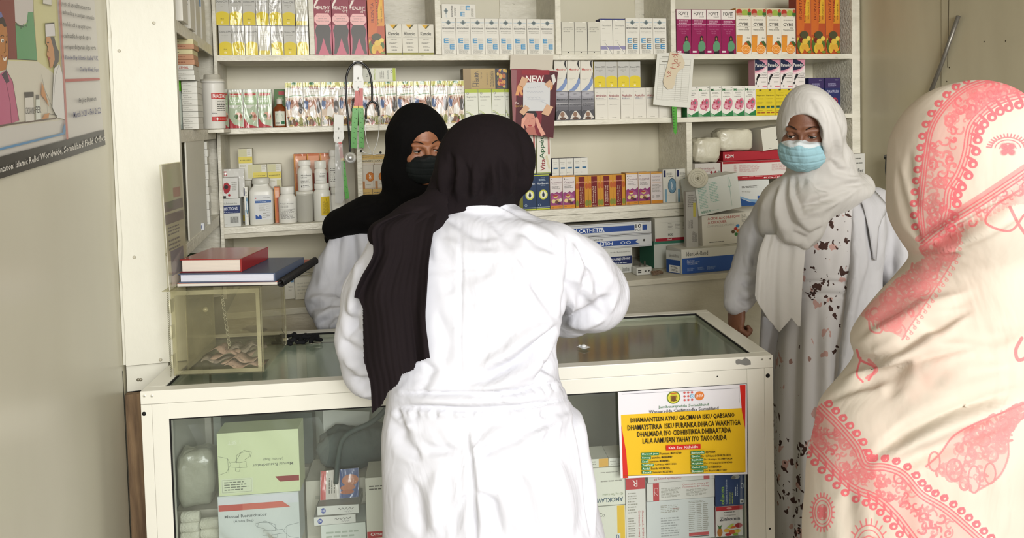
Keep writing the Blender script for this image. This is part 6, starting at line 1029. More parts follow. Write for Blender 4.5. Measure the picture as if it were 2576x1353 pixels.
# ================================================================== posters, tags and things hung on the shelves
def hang(name, label, cat, build, Y=3.135, rough=0.45, coat=0.1, group=None):
    m = MB(); m.art(build, planeXZ(Y), rough=rough, coat=coat); o = m.build(name); return tag(o, label, cat, group)
def sheetart(corners, n=1):
    tl, tr, br, bl = [np.array(c, float) for c in corners]
    return lambda u, v: tuple((tl*(1-u)+tr*u)*(1-v)+(bl*(1-u)+br*u)*v)
def mapops(ops, f):
    """move ops drawn in a unit square (y up) onto image coordinates through f(u, v)"""
    return ops
def slab(m, corners, Y, th, mat):
    vs = [onY(x, y, Y) for x, y in corners]; n = len(vs); bk = [v+Vector((0, th, 0)) for v in vs]
    m.add(vs+bk, [tuple(range(n)), tuple(range(2*n-1, n-1, -1))]+[(i, i+n, (i+1) % n+n, (i+1) % n) for i in range(n)], mat)
# left wall information poster
PXW = XL+0.0015
def onWall(x, y, L): p = onX(x, y, PXW); return Vector((p.x+0.00006*L, p.y, p.z))
m = MB(); NV = 6
edge_ = lambda y: 237+25*(y/362.0)
c = [(-60, -60), (233, -60), (262, 362), (0, 448), (-60, 468)]
m.add([onWall(x, y, 0) for x, y in c], [tuple(range(5))], mc('#cfcbc4', 0.35, 0.2))
m.add([onWall(x, y, 0)+Vector((-0.001, 0, 0)) for x, y in c], [tuple(range(4, -1, -1))], mc('#cfcbc4', 0.35))
K = '#2b2724'
ops = [('p', [(-60, -60), (140, -60), (148, 80), (165, 300), (0, 322), (-60, 330)], '#d3cf9a'), ('p', [(-60, 150), (95, 155), (155, 200), (162, 300), (0, 322), (-60, 330)], '#d8d3c2'),
 ('p', [(-60, -60), (33, -60), (43, 150), (-60, 150)], '#7e3a33'), ('p', [(33, -60), (82, -60), (84, 30), (70, 34), (68, 55), (55, 66), (38, 55)], '#cfc9c4'), ('p', [(70, 30), (83, 30), (93, 152), (43, 150), (38, 58), (52, 66), (66, 60)], '#5f9c6c'),
 ('L', [(82, -60), (84, 30), (93, 152), (20, 148)], 0.0012, K), ('L', [(38, 55), (48, 64), (52, 72), (58, 62), (66, 66), (70, 50)], 0.0015, '#3a4a3c'), ('L', [(40, 62), (60, 68)], 0.003, '#3f5a44'),
 # seated figure at left
 ('p', [(-40, 40), (5, 40), (14, 60), (18, 85), (20, 140), (14, 175), (-40, 190)], '#b5783f'), ('p', [(-40, 30), (0, 34), (10, 48), (16, 66), (10, 68), (4, 60), (-8, 62), (-40, 58)], '#2a1f1c'), ('p', [(-40, 28), (2, 30), (6, 42), (-10, 48), (-40, 48)], '#6a70a8'),
 ('L', [(0, 92), (6, 88), (9, 92)], 0.0015, K), ('e', 5, 102, 4, 5, '#efe8dc'), ('e', 6, 103, 2, 3.5, K), ('L', [(15, 92), (17, 90)], 0.0015, K), ('e', 15, 106, 1.6, 3, K), ('L', [(12, 108), (13, 130), (9, 133)], 0.001, K), ('p', [(3, 140), (10, 146), (16, 140), (14, 152), (8, 154)], '#efe8dc'), ('L', [(2, 139), (9, 147), (17, 139)], 0.0012, '#8c2c2c'), ('L', [(18, 85), (20, 140), (14, 176)], 0.0013, K),
 ('p', [(-60, 185), (0, 185), (14, 176), (30, 205), (46, 303), (0, 320), (-60, 330)], '#bd6483'), ('p', [(2, 188), (14, 176), (22, 205), (14, 210)], '#4a3a48'), ('L', [(14, 176), (30, 205), (46, 303)], 0.0014, K), ('L', [(14, 210), (24, 260), (27, 312)], 0.0012, '#5a2c40'),
 # counter line, jar, bottle
 ('p', [(-60, 322), (0, 314), (26, 310), (140, 296), (140, 299), (26, 314), (0, 319), (-60, 328)], '#6a5a50'), ('p', [(60, 236), (81, 236), (84, 303), (62, 306)], '#dcd8ce'), ('p', [(59, 232), (82, 231), (82, 244), (60, 246)], '#4b4744'), ('L', [(60, 232), (62, 306)], 0.001, K), ('L', [(82, 232), (84, 303)], 0.001, K), ('t', 62, 287, 84, 270, K, 'CHOKAVINE'), ('p', [(88, 250), (98, 250), (101, 300), (88, 302)], '#dfe3d8'), ('r', 89, 238, 96, 250, '#6a6660'), ('t', 87, 284, 101, 268, K, 'FER'),
 # nurse
 ('p', [(113, 92), (134, 93), (140, 118), (146, 130), (145, 155), (133, 172), (130, 130), (122, 110), (112, 110)], '#4b4442'), ('p', [(114, 92), (124, 93), (133, 125), (135, 150), (130, 168), (123, 172), (120, 150), (115, 138), (118, 118), (113, 108)], '#c98d58'), ('p', [(111, 60), (134, 58), (136, 90), (112, 92)], '#dfdcdc'), ('L', [(111, 60), (134, 58)], 0.0025, K), ('L', [(112, 92), (110, 58)], 0.001, K), ('L', [(134, 60), (137, 92)], 0.001, K), ('e', 118, 107, 2.5, 2, K), ('L', [(114, 110), (117, 128), (120, 131)], 0.0012, K), ('p', [(118, 142), (124, 146), (119, 152)], '#a8423a'), ('L', [(123, 172), (120, 150)], 0.001, K),
 ('p', [(133, 172), (146, 160), (158, 200), (160, 300), (140, 296), (128, 270), (130, 220)], '#e2e0dc'), ('L', [(133, 172), (130, 210), (128, 270), (140, 296)], 0.0012, K), ('L', [(146, 160), (136, 190), (132, 240)], 0.001, K), ('p', [(101, 205), (105, 215), (112, 240), (120, 268), (110, 252), (100, 238)], '#c98d58'), ('L', [(101, 188), (106, 215), (113, 240)], 0.0014, K), ('L', [(113, 235), (133, 285)], 0.0012, K), ('L', [(112, 240), (116, 285), (140, 290)], 0.0012, K), ('p', [(102, 300), (108, 288), (120, 284), (118, 297)], '#c98d58'),
 ('p', [(103, -60), (125, -60), (126, 12), (104, 10)], '#dcd9cf'), ('L', [(103, 9), (126, 13), (125, -20)], 0.0014, '#8a8678'),
 # frame lines, blue rule, black foot strip
 ('p', [(141, -60), (146, -60), (168, 350), (163, 352)], '#c07a74'), ('p', [(-60, 386), (0, 371), (154, 334), (156, 318), (160, 308), (161, 330), (158, 338), (0, 377), (-60, 393)], '#5f8fb8'), ('p', [(160, 199), (247, 196), (248, 202), (161, 206)], '#b3463e'),
 ('p', [(-60, 405), (0, 393), (168, 350), (258, 326), (262, 364), (180, 392), (0, 448), (-60, 466)], '#35322f'), ('L', [(-60, -58), (-60, -57)], 0.001, K)]
def slant(s, x0, y0, x1, y1, hgt, c, bold=False):
    """a line of text from the lower left (x0, y0) to the lower right (x1, y1), hgt tall, in image coordinates"""
    v, fs = text_geo(s, bold); mm = mc(c, 0.4); n_ = 95
    m.add([onWall(x0+(x1-x0)*a, y0+(y1-y0)*a-hgt*b, n_) for a, b in v], fs, mm)
m.art(ops, onWall, rough=0.4, coat=0.15)
for i, (s, x0, y0, x1, y1, c) in enumerate((('joogto ah ugu nidhmaata xeruma', 148, 16, 222, 30, K), ('caafimaad si ay u caawiyaan kumeelaha', 150, 38, 231, 54, K), ('iron/folic acid si ay u yareeyeen', 151, 68, 224, 78, K), ('caafimaadka hooyada uguna', 153, 98, 223, 103, K), ('hortagaan dhiigyaraan siligu warta', 156, 126, 235, 129, K), ('Funded by: Islamic Relief UK', 158, 153, 241, 156, '#4a4a78'), ('Charity Week Fund', 194, 183, 243, 184, '#4a4a78'), ('Project Duration', 192, 263, 236, 257, '#3c3a44'), ('March 2021 - Feb 2022', 178, 297, 247, 285, '#4a4a78'))):
    slant(s, x0, y0, x1, y1, 15 if i < 7 else 16, c, i >= 5)
slant('Implementation: Islamic Relief Worldwide, Somaliland Field Office', -48, 452, 260, 358, 22, '#e6e2da', True)
tag(m.build('wall_poster'), 'health project poster with cartoon nurse drawing on the left wall', 'poster')
# ---- red poster hung from the shelf with a note taped on
m = MB(); YP = 3.128; slab(m, [(1284, 137), (1392, 139), (1390, 172), (1396, 180), (1290, 180), (1283, 174)], YP, 0.002, mc('#c9c1b1', 0.6)); tag(m.build('cardboard_hanger'), 'beige cardboard strip from which the red poster hangs', 'card')
m = MB(); slab(m, [(1285, 173), (1345, 174), (1404, 180), (1398, 230), (1392, 347), (1340, 338), (1291, 330)], YP-0.003, 0.0012, mc('#7c1626', 0.5, 0.1))
ops = [('p', [(1285, 175), (1300, 176), (1296, 330), (1291, 330)], '#8f5a5c'), ('p', [(1370, 180), (1403, 181), (1392, 346), (1360, 342)], '#4c0e18'), ('p', [(1300, 240), (1330, 250), (1330, 336), (1296, 330)], '#4c0e18'), ('r', 1312, 188, 1382, 176, '#8f1a26'), ('b', 1323, 207, 1368, 190, '#ece4dc', 'NEW'), ('p', [(1296, 240), (1303, 213), (1318, 213), (1320, 222), (1312, 228), (1318, 240), (1311, 240), (1307, 230), (1305, 240)], '#d99a62'), ('p', [(1384, 216), (1391, 214), (1389, 224), (1383, 228)], '#d99a62'), ('b', 1297, 262, 1306, 256, '#e8dcd0', 'For'), ('t', 1296, 270, 1316, 264, '#c9a04a', 'Quick Relief'),
 ('p', [(1312, 290), (1322, 278), (1345, 278), (1352, 288), (1346, 300), (1314, 300)], '#1c1012'), ('p', [(1317, 298), (1324, 284), (1342, 286), (1347, 300), (1345, 316), (1336, 326), (1326, 324), (1318, 312)], '#c98a78'), ('p', [(1326, 320), (1344, 318), (1348, 334), (1352, 341), (1318, 336)], '#b06a5c'), ('p', [(1312, 300), (1318, 294), (1324, 296), (1317, 310), (1320, 330), (1310, 333)], '#d99c88'), ('p', [(1346, 296), (1351, 294), (1362, 320), (1372, 338), (1362, 342), (1350, 316)], '#d99c88'), ('L', [(1322, 300), (1328, 299)], 0.0012, '#3a1a18'), ('L', [(1336, 299), (1342, 299)], 0.0012, '#3a1a18'), ('e', 1333, 316, 5, 2.2, '#a03a3a'), ('L', [(1333, 300), (1332, 308)], 0.0008, '#8a5548'), ('p', [(1386, 190), (1394, 186), (1398, 204), (1391, 214)], '#d8d4ce')]
m.art(ops, planeXZ(YP-0.0032), rough=0.5, coat=0.05); tag(m.build('wall_poster'), 'dark red poster reading NEW with woman holding her temples, on the shelves', 'poster')
m = MB(); slab(m, [(1317, 208), (1366, 206), (1384, 214), (1383, 279), (1316, 279), (1316, 225)], YP-0.0085, 0.0006, mc('#cfd0d0', 0.6))
m.art([('L', [(1326+i*3, 219+(i % 2)*3-i*0.1) for i in range(8)], 0.0009, '#8d93a3'), ('L', [(1352+i*2.6, 217+(i % 2)*3) for i in range(4)], 0.0009, '#8d93a3'), ('L', [(1325+i*3.2, 230+(i % 2)*2.6) for i in range(14)], 0.0009, '#8d93a3'), ('L', [(1324+i*3.2, 243+((i*7) % 3)*1.8) for i in range(12)], 0.0009, '#8d93a3'), ('L', [(1326, 250), (1345, 250), (1372, 252)], 0.0008, '#a4a8b4'), ('L', [(1336, 253), (1360, 254), (1378, 262)], 0.0008, '#a4a8b4')], planeXZ(YP-0.0087)); note = tag(m.build('note_paper'), 'white handwritten note taped over the dark red poster', 'note')
for k, q in enumerate(([(1313, 192), (1330, 199), (1318, 220), (1305, 214)], [(1370, 212), (1383, 200), (1392, 212), (1380, 222)], [(1321, 264), (1333, 272), (1318, 290), (1306, 282)], [(1375, 262), (1392, 269), (1380, 292), (1362, 286)])):
    m = MB(); slab(m, q, YP-0.0098, 0.0006, mc('#d0a888', 0.6)); o = m.build('tape_piece'); o.parent = note
# ---- record sheet and tag on the right upright
m = MB(); YC = 3.125; slab(m, [(1653, 134), (1700, 132), (1746, 137), (1741, 210), (1737, 271), (1690, 268), (1643, 263), (1648, 200)], YC, 0.0008, mc('#d6d5cb', 0.6))
ops = [('L', [(1660, 147), (1738, 150)], 0.0006, '#8a887c'), ('L', [(1659, 162), (1737, 165)], 0.0016, '#5b5a52'), ('L', [(1660, 147), (1651, 250), (1729, 257), (1738, 150)], 0.0006, '#8a887c')]+[('L', [(1659-i*0.45, 168+i*5), (1737-i*0.45, 171+i*5.05)], 0.0005, '#a3a196') for i in range(17)]+[('L', [(1659+x, 162+x*0.03), (1652+x, 250+x*0.08)], 0.0006, '#8a887c') for x in (12, 44, 58)]+[('r', 1665, 144, 1690, 142, '#8a887c'), ('r', 1665, 156, 1705, 154, '#8a887c')]
m.art(ops, planeXZ(YC)); tag(m.build('record_sheet'), 'white ruled record sheet hanging from the shelf upright', 'paper')
m = MB(); TG = [(1686, 131), (1704, 134), (1716, 140), (1723, 158), (1721, 170), (1708, 178), (1701, 190), (1697, 212), (1693, 222), (1680, 225), (1671, 216), (1668, 205), (1677, 170), (1682, 150)]
slab(m, TG, YC-0.006, 0.001, mc('#cfc2a8', 0.7))
def strokes(m, P_, w, c, Y): m.art([('L', p, w, c) for p in P_], planeXZ(Y))
RD = '#a3342c'
strokes(m, [[(1677, 194), (1687, 189)], [(1683, 186), (1678, 181), (1680, 178), (1688, 186), (1687, 178)], [(1686, 170), (1701, 173)], [(1693, 162), (1692, 172)], [(1690, 161), (1704, 158)], [(1696, 154), (1703, 157), (1704, 150), (1697, 149), (1696, 154)], [(1699, 145), (1694, 142), (1700, 138), (1704, 143)], [(1690, 137), (1706, 137)], [(1704, 134), (1700, 130), (1706, 132), (1713, 127), (1706, 126)], [(1702, 168), (1711, 163), (1705, 162), (1712, 157), (1702, 160)]], 0.0022, RD, YC-0.0062)
tag(m.build('tag_card'), 'beige torn card with red handwriting over the record sheet', 'tag')
# ---- arm measuring tapes
def strap(name, label, pieces, Y, cat='measuring tape', group=None):
    m = MB()
    for col, q in pieces: slab(m, q, Y, 0.0008, mc(col, 0.4, 0.2))
    return m, name, label
def tape(label, head, bands, Y, extra=None):
    m = MB(); slab(m, head, Y, 0.001, mc('#cfcec6', 0.35, 0.3)); hx = sum(p[0] for p in head)/len(head); hy = sum(p[1] for p in head)/len(head)
    m.art([('e', hx, hy-6, 2.2, 3, '#8f8d85'), ('L', [(hx-9, hy+2), (hx-3, hy+2)], 0.0006, '#5b5a55'), ('L', [(hx+3, hy+2), (hx+9, hy+2)], 0.0006, '#5b5a55'), ('r', hx-0.8, hy+20, hx+0.8, hy+15, '#5b5a55')], planeXZ(Y)); o = m.build('measuring_tape'); tag(o, label, 'measuring tape')
    for col, pts, w in bands:
        m = MB(); pp = smooth(pts, 4) if len(pts) > 2 else np.array(pts, float); L_, R_ = [], []
        t = np.gradient(pp, axis=0); n = np.stack([-t[:, 1], t[:, 0]], 1)/np.linalg.norm(t, axis=1)[:, None]
        a = pp+n*w/2; b = pp-n*w/2; q = [tuple(x) for x in a]+[tuple(x) for x in b[::-1]]; slab(m, q, Y-0.0012, 0.0008, mc(col, 0.4, 0.2))
        if col.startswith('#4'):
            m.art([('r', x-2, y-0.5, x+0.5, y+0.5, '#244a1c') for x, y in pp[::1]]+[('r', x+2, y+2, x+4, y+4, '#244a1c') for x, y in pp[::2]], planeXZ(Y-0.0013))
        o2 = m.build('tape_band'); o2.parent = o
    return o
def smooth(pts, n=8):
    p = np.array(pts, float); s = np.arange(len(p)); t = np.linspace(0, len(p)-1, (len(p)-1)*n+1); return np.stack([cr(s, p[:, 0], t), cr(s, p[:, 1], t)], 1)
tape('white headed measuring tape with red and green bands, hung beneath stethoscope', [(889, 153), (912, 153), (912, 190), (915, 205), (914, 224), (903, 224), (896, 236), (891, 226), (886, 216), (889, 200)], [('#b3392c', [(899, 228), (896, 266)], 11), ('#b3392c', [(908, 222), (908, 266)], 10), ('#d3b52c', [(895, 266), (895, 272)], 12), ('#d3b52c', [(908, 266), (908, 272)], 11), ('#4a9a34', [(894, 272), (892, 320), (890, 373)], 15), ('#4a9a34', [(908, 272), (909, 320), (910, 371)], 13)], 3.132)
o = tape('lower measuring tape in clear plastic sleeve, left of stethoscope', [(840, 287), (864, 290), (864, 330), (866, 345), (858, 362), (842, 358), (839, 345), (841, 320)], [('#b3392c', [(855, 358), (860, 398)], 8), ('#d3b52c', [(860, 398), (862, 404)], 8), ('#4a9a34', [(863, 404), (866, 440), (874, 500)], 10)], 3.118)
m = MB(); slab(m, [(843, 360), (862, 362), (864, 420), (866, 500), (860, 512), (843, 510)], 3.115, 0.002, mc('#c9c9c4', 0.12, 1.0, alpha=0.45)); q = m.build('plastic_sleeve'); q.parent = o
m = MB(); pp = smooth([(1696, 268), (1697, 300), (1700, 338)], 4); slab(m, [(1690, 268), (1702, 268), (1704, 310), (1702, 334), (1699, 339), (1695, 333), (1692, 300)], 3.128, 0.0008, mc('#4a9a34', 0.4, 0.2)); m.art([('r', 1694, 272+i*7, 1696, 274+i*7, '#244a1c') for i in range(8)], planeXZ(3.128)); tag(m.build('measuring_tape'), 'green measuring tape end hanging below the record sheet', 'measuring tape')
# ---- stethoscope
st = empty('stethoscope', tuple(onY(900, 160, 3.11))); tag(st, 'black tubed stethoscope hanging in a loop from the middle shelves', 'stethoscope'); bpy.context.view_layer.update()
def spart(m, name, parent=st):
    bpy.context.view_layer.update(); o = m.build(name); o.parent = parent; o.matrix_parent_inverse = parent.matrix_world.inverted(); return o
rub = mc('#121314', 0.35, 0.3); chrome = mc('#d6d6d2', 0.32, 0.3, metal=0.6)
Ys = 3.10; TP = lambda pts, Y=Ys, n=6: [onY(x, y, Y) for x, y in smooth(pts, n)]
m = MB(); m.tube(TP([(881, 384), (879, 350), (876, 305), (872, 260), (870, 215), (874, 183), (885, 164), (900, 157), (917, 163), (929, 180), (935, 210), (936, 240), (936, 256)]), 0.0044, rub, 12); spart(m, 'tube')
m = MB(); m.tube(TP([(936, 254), (926, 262), (921, 276), (921, 300)]), 0.0042, rub, 10); m.tube(TP([(936, 254), (947, 262), (952, 276), (953, 292)]), 0.0042, rub, 10); spart(m, 'yoke')
for pts, tip in (([(921, 298), (919, 330), (924, 360), (934, 386), (920, 384), (908, 380)], (908, 380)), ([(953, 290), (953, 330), (948, 360), (938, 387), (948, 387), (957, 384)], (957, 384))):
    m = MB(); m.tube(TP(pts, Ys-0.004), 0.0017, chrome, 8); e = spart(m, 'ear_tube'); m = MB(); c = onY(*tip, Ys-0.004); m.lathe([(0.001, -0.005), (0.005, -0.002), (0.0045, 0.003), (0.0015, 0.005)], rub, 12, Matrix.Translation(c) @ Matrix.Rotation(1.57, 4, 'Y')); q = spart(m, 'ear_tip', st)
m = MB(); c = onY(881.5, 397, Ys-0.012); m.lathe([(0.0225, 0.0), (0.0235, 0.003), (0.0225, 0.006), (0.017, 0.008), (0.010, 0.0085), (0.009, 0.016), (0.004, 0.018)], chrome, 32, Matrix.Translation(c) @ Matrix.Rotation(-math.pi/2-0.15, 4, 'X') @ Matrix.Rotation(math.pi, 4, 'X')); spart(m, 'chest_piece')
# ================================================================== bottles and tubs
def cyl_label(m, c, r, z0, z1, ops, w=1.15, a0=0.0, base='#d9d8d0', rough=0.4, sq=None):
    """label wrapped round a bottle, w wide in radians, centred at angle a0 from the viewer"""
    fdir = math.atan2(-c[1], -c[0])+0.0
    def fn(x, y, L):
        a = fdir+a0+(x-0.5)*w; rr = r+0.0004+0.00009*L; ca, sa = math.cos(a), math.sin(a); k = 1.0
        if sq: k = (abs(ca)**sq+abs(sa)**sq)**(-1/sq)
        return Vector((c[0]+rr*k*ca, c[1]+rr*k*sa, z0+(z1-z0)*y))
    m.art([('r', 0, 0, 1, 1, base)]+ops, fn, rough=rough, curved=True)
def bottle(name, label, px, w, yt, yb, Y, z, prof, body, cap=None, lab=None, cat='bottle', sq=None, H=None, rib=False, group=None):
    """prof: (radius fraction, height fraction); the cap takes the last part. lab: (z0, z1, ops, width, angle, base)"""
    a, b = onY(px-w/2, yb, Y), onY(px+w/2, yb, Y); r = (b.x-a.x)/2; cx = (a.x+b.x)/2; cy = Y+r; H = H or (onY(px, yt, Y+r).z-z)
    o = empty(name, (cx, cy, z+0.0005)); tag(o, label, cat, group)
    m = MB(); m.lathe([(r*p, H*q) for p, q in prof], body, 40, sq=sq)
    ob = m.build('bottle_body'); ob.parent = o
    if cap:
        cp, mat_ = cap; m = MB(); m.lathe([(r*p, H*q) for p, q in cp], mat_, 40)
        if rib:
            rr = r*max(p for p, q in cp); z0 = H*cp[0][1]+0.001; z1 = H*cp[-1][1]-0.003
            for i in range(36): an = i/36*6.283; m.box(-0.0007, 0.0007, -0.0006, 0.0006, z0, z1, mat_, Matrix.Translation((rr*math.cos(an), rr*math.sin(an), 0)) @ Matrix.Rotation(an, 4, 'Z'))
        oc = m.build('cap'); oc.parent = o
    if lab:
        z0, z1, ops, wd, an, base = lab; m = MB(); rl = r*max(p for p, q in prof if z0 <= q <= z1 or True)
        fdir = math.atan2(-cy, -cx)
        def fn(x, y, L):
            t = fdir+an+(x-0.5)*wd; rr = rl+0.0005+0.00009*L; ca, sa = math.cos(t), math.sin(t); k = (abs(ca)**sq+abs(sa)**sq)**(-1/sq) if sq else 1.0
            return Vector((rr*k*ca, rr*k*sa, H*(z0+(z1-z0)*y)))
        m.art([('r', 0, 0, 1, 1, base)]+ops, fn, rough=0.4, curved=True); ol = m.build('bottle_label'); ol.parent = o
    return o, H
plw = mc('#d6d5cb', 0.35, 0.15); pwh = mc('#dedcd3', 0.4, 0.1); semi = mc('#b9b7ab', 0.35, 0.2, alpha=0.85)
PILL = [(0.9, 0), (1, 0.03), (1, 0.62), (0.96, 0.68), (0.72, 0.76), (0.68, 0.78), (0.68, 0.82)]
PCAP = [(0.76, 0.82), (0.78, 0.83), (0.78, 0.985), (0.73, 1.0)]
bottle('medicine_tub', 'large white tub with red banded label on side shelf', 534, 61, 205, 303, 2.93, 1.602, [(0.93, 0), (0.97, 0.02), (1, 0.93), (1.0, 0.97), (1.05, 0.97), (1.05, 1.0)], pwh, ([(1.02, 1.0), (1.03, 1.005), (1.0, 1.04), (0.72, 1.05), (0.70, 1.13), (0.6, 1.14)], mc('#d3cfc0', 0.4, alpha=0.8)), (0.16, 0.74, [('r', 0, 0.8, 1, 1, '#b8312b'), ('b', 0.08, 0.83, 0.95, 0.97, '#eee9e2', 'PARACETAMOL'), ('n', 0.3, 0.35, 0.9, 0.75, G4, 6), ('n', 0.02, 0.25, 0.3, 0.35, G4, 2), ('r', 0, 0, 1, 0.16, '#b8312b'), ('e', 0.28, 0.08, 0.05, 0.06, '#eee9e2'), ('n', 0.4, 0.03, 0.9, 0.13, '#e0a39c', 2)], 1.5, 0.62, '#d9d6cc'), 'tub')
bottle('antiseptic_bottle', 'amber brown bottle with round green label on middle shelf', 704, 35, 249, 312, 3.172, ZM, [(0.95, 0), (1, 0.03), (1, 0.55), (0.9, 0.68), (0.45, 0.78), (0.4, 0.82)], mc('#7a3b16', 0.12, 0.8), ([(0.42, 0.82), (0.44, 0.83), (0.42, 0.99), (0.36, 1.0)], mc('#cfcbc0', 0.35)), (0.06, 0.56, [('e', 0.45, 0.55, 0.36, 0.38, '#2f6a48'), ('o', 0.45, 0.55, 0.36, 0.38, 0.08, '#c9d3c0'), ('n', 0.2, 0.45, 0.7, 0.65, '#c9d3c0', 2), ('r', 0.6, 0.1, 0.95, 0.3, '#2f6a48'), ('n', 0.05, 0.08, 0.5, 0.25, G5, 2)], 1.5, 0.0, '#cfd0c0'))
bottle('medicine_bottle', 'big square shouldered white bottle with blue stripe label', 658, 66, 447, 557, 3.168, ZL, [(0.88, 0), (0.93, 0.02), (0.93, 0.70), (0.86, 0.755), (0.62, 0.83), (0.60, 0.85), (0.60, 0.87)], plw, ([(0.70, 0.87), (0.72, 0.88), (0.70, 0.98), (0.62, 1.0)], mc('#c9c8bd', 0.4, 0.1)), (0.11, 0.64, [('r', 0.05, 0.86, 0.12, 0.9, '#b8312b'), ('n', 0.55, 0.86, 0.95, 0.9, G5, 1), ('r', 0.05, 0.68, 0.97, 0.78, '#3c5f96'), ('n', 0.08, 0.71, 0.8, 0.75, '#c7d0de', 1), ('n', 0.25, 0.35, 0.7, 0.62, '#a9a89e', 6), ('n', 0.72, 0.1, 0.95, 0.66, G7, 7), ('p', [(0.05, 0.03), (0.05, 0.22), (0.25, 0.12), (0.25, 0.22), (0.42, 0.14), (0.42, 0.03), (0.2, 0.03)], '#2a4f94'), ('n', 0.5, 0.05, 0.7, 0.3, G7, 3)], 1.25, 0.05, '#cfd0ce'), sq=6)
bottle('medicine_bottle', 'round white jar with printed lines beside the big square bottle', 724, 47, 469, 553, 3.168, ZL, [(0.95, 0), (1, 0.02), (1, 0.62), (0.97, 0.70), (0.72, 0.78), (0.7, 0.80)], pwh, ([(0.74, 0.80), (0.76, 0.81), (0.76, 0.98), (0.7, 1.0)], pwh), (0.1, 0.6, [('b', 0.05, 0.84, 0.85, 0.92, G4, 'Methylprednisolone'), ('n', 0.05, 0.68, 0.7, 0.8, G5, 2), ('r', 0.02, 0.56, 0.98, 0.575, G5), ('n', 0.05, 0.36, 0.9, 0.52, G5, 3), ('r', 0.02, 0.3, 0.98, 0.315, G5), ('n', 0.05, 0.06, 0.9, 0.26, G5, 4)], 1.9, 0.0, '#dad9d1'), 'jar')
_, hj = bottle('plastic_jar', 'cloudy clear plastic jar under the tall pill bottle', 768, 44, 480, 553, 3.168, ZL, [(0.93, 0), (0.96, 0.03), (0.97, 0.84), (1.0, 0.86), (1.0, 0.90)], semi, ([(1.03, 0.90), (1.04, 0.91), (1.03, 0.99), (0.96, 1.0)], mc('#c9c7bb', 0.35, 0.2)), None, 'jar')
bottle('medicine_bottle', 'white pill bottle standing on the cloudy jar', 768, 38, 403, 482, 3.171, ZL+hj+0.0005, PILL, pwh, (PCAP, pwh), (0.06, 0.58, [('b', 0.1, 0.82, 0.95, 0.92, G4, 'Albendazole'), ('b', 0.1, 0.7, 0.6, 0.78, G4, 'tablets'), ('n', 0.1, 0.35, 0.9, 0.62, G5, 4), ('r', 0.12, 0.12, 0.2, 0.24, G4), ('n', 0.26, 0.1, 0.85, 0.26, G5, 2)], 1.7, 0.1, '#dad9d1'), rib=True)
_, hj = bottle('medicine_bottle', 'white wide bottle with yellow label on lower shelf', 812, 45, 461, 552, 3.168, ZL, [(0.93, 0), (1, 0.03), (1, 0.70), (0.95, 0.77), (0.8, 0.83), (0.78, 0.85)], plw, ([(0.84, 0.85), (0.85, 0.86), (0.84, 0.99), (0.8, 1.0)], pwh), (0.16, 0.66, [('n', 0.15, 0.1, 0.85, 0.9, '#6e6420', 8, 1)], 1.1, 0.42, '#c9ab28'))
bottle('medicine_bottle', 'small ribbed cap bottle standing on the yellow labelled bottle', 807, 31, 404, 462, 3.174, ZL+hj+0.0005, [(0.95, 0), (1, 0.03), (1, 0.5), (0.96, 0.58), (0.8, 0.64), (0.78, 0.66)], pwh, ([(0.88, 0.66), (0.9, 0.67), (0.9, 0.98), (0.84, 1.0)], plw), (0.06, 0.5, [('b', 0.4, 0.8, 0.95, 0.9, G4, 'Tablets'), ('n', 0.3, 0.4, 0.9, 0.7, G5, 3), ('r', 0.0, 0.2, 1, 0.22, G5)], 1.8, 0.1, '#dad9d1'), rib=True)
_, hj = bottle('medicine_bottle', 'white jar half hidden behind the clear plastic sleeve', 852, 40, 470, 550, 3.20, ZL, [(0.95, 0), (1, 0.02), (1, 0.72), (0.8, 0.8)], pwh, ([(0.9, 0.8), (0.92, 0.81), (0.92, 0.98), (0.86, 1.0)], plw), None, 'jar')
bottle('medicine_bottle', 'white bottle just left of the plastic sleeve, upper one', 842, 30, 377, 470, 3.21, ZL+hj+0.0005, PILL, pwh, (PCAP, pwh), (0.08, 0.58, [('n', 0.1, 0.1, 0.9, 0.9, G5, 7)], 1.6, 0.0, '#dad9d1'))
bottle('medicine_bottle', 'green and grey bottle behind the side shelf carton stack', 450, 19, 200, 303, 2.60, 1.602, [(0.95, 0), (1, 0.03), (1, 0.68), (0.9, 0.75), (0.6, 0.78)], mc('#9aa39a', 0.3, 0.2), ([(0.8, 0.76), (0.82, 0.77), (0.8, 0.99), (0.7, 1.0)], mc('#5fae2c', 0.25, 0.4)), (0.1, 0.6, [('t', 0.3, 0.2, 0.6, 0.8, '#2b3f6b', 'SP2', 90)], 1.2, 0.0, '#b9c0b4'))
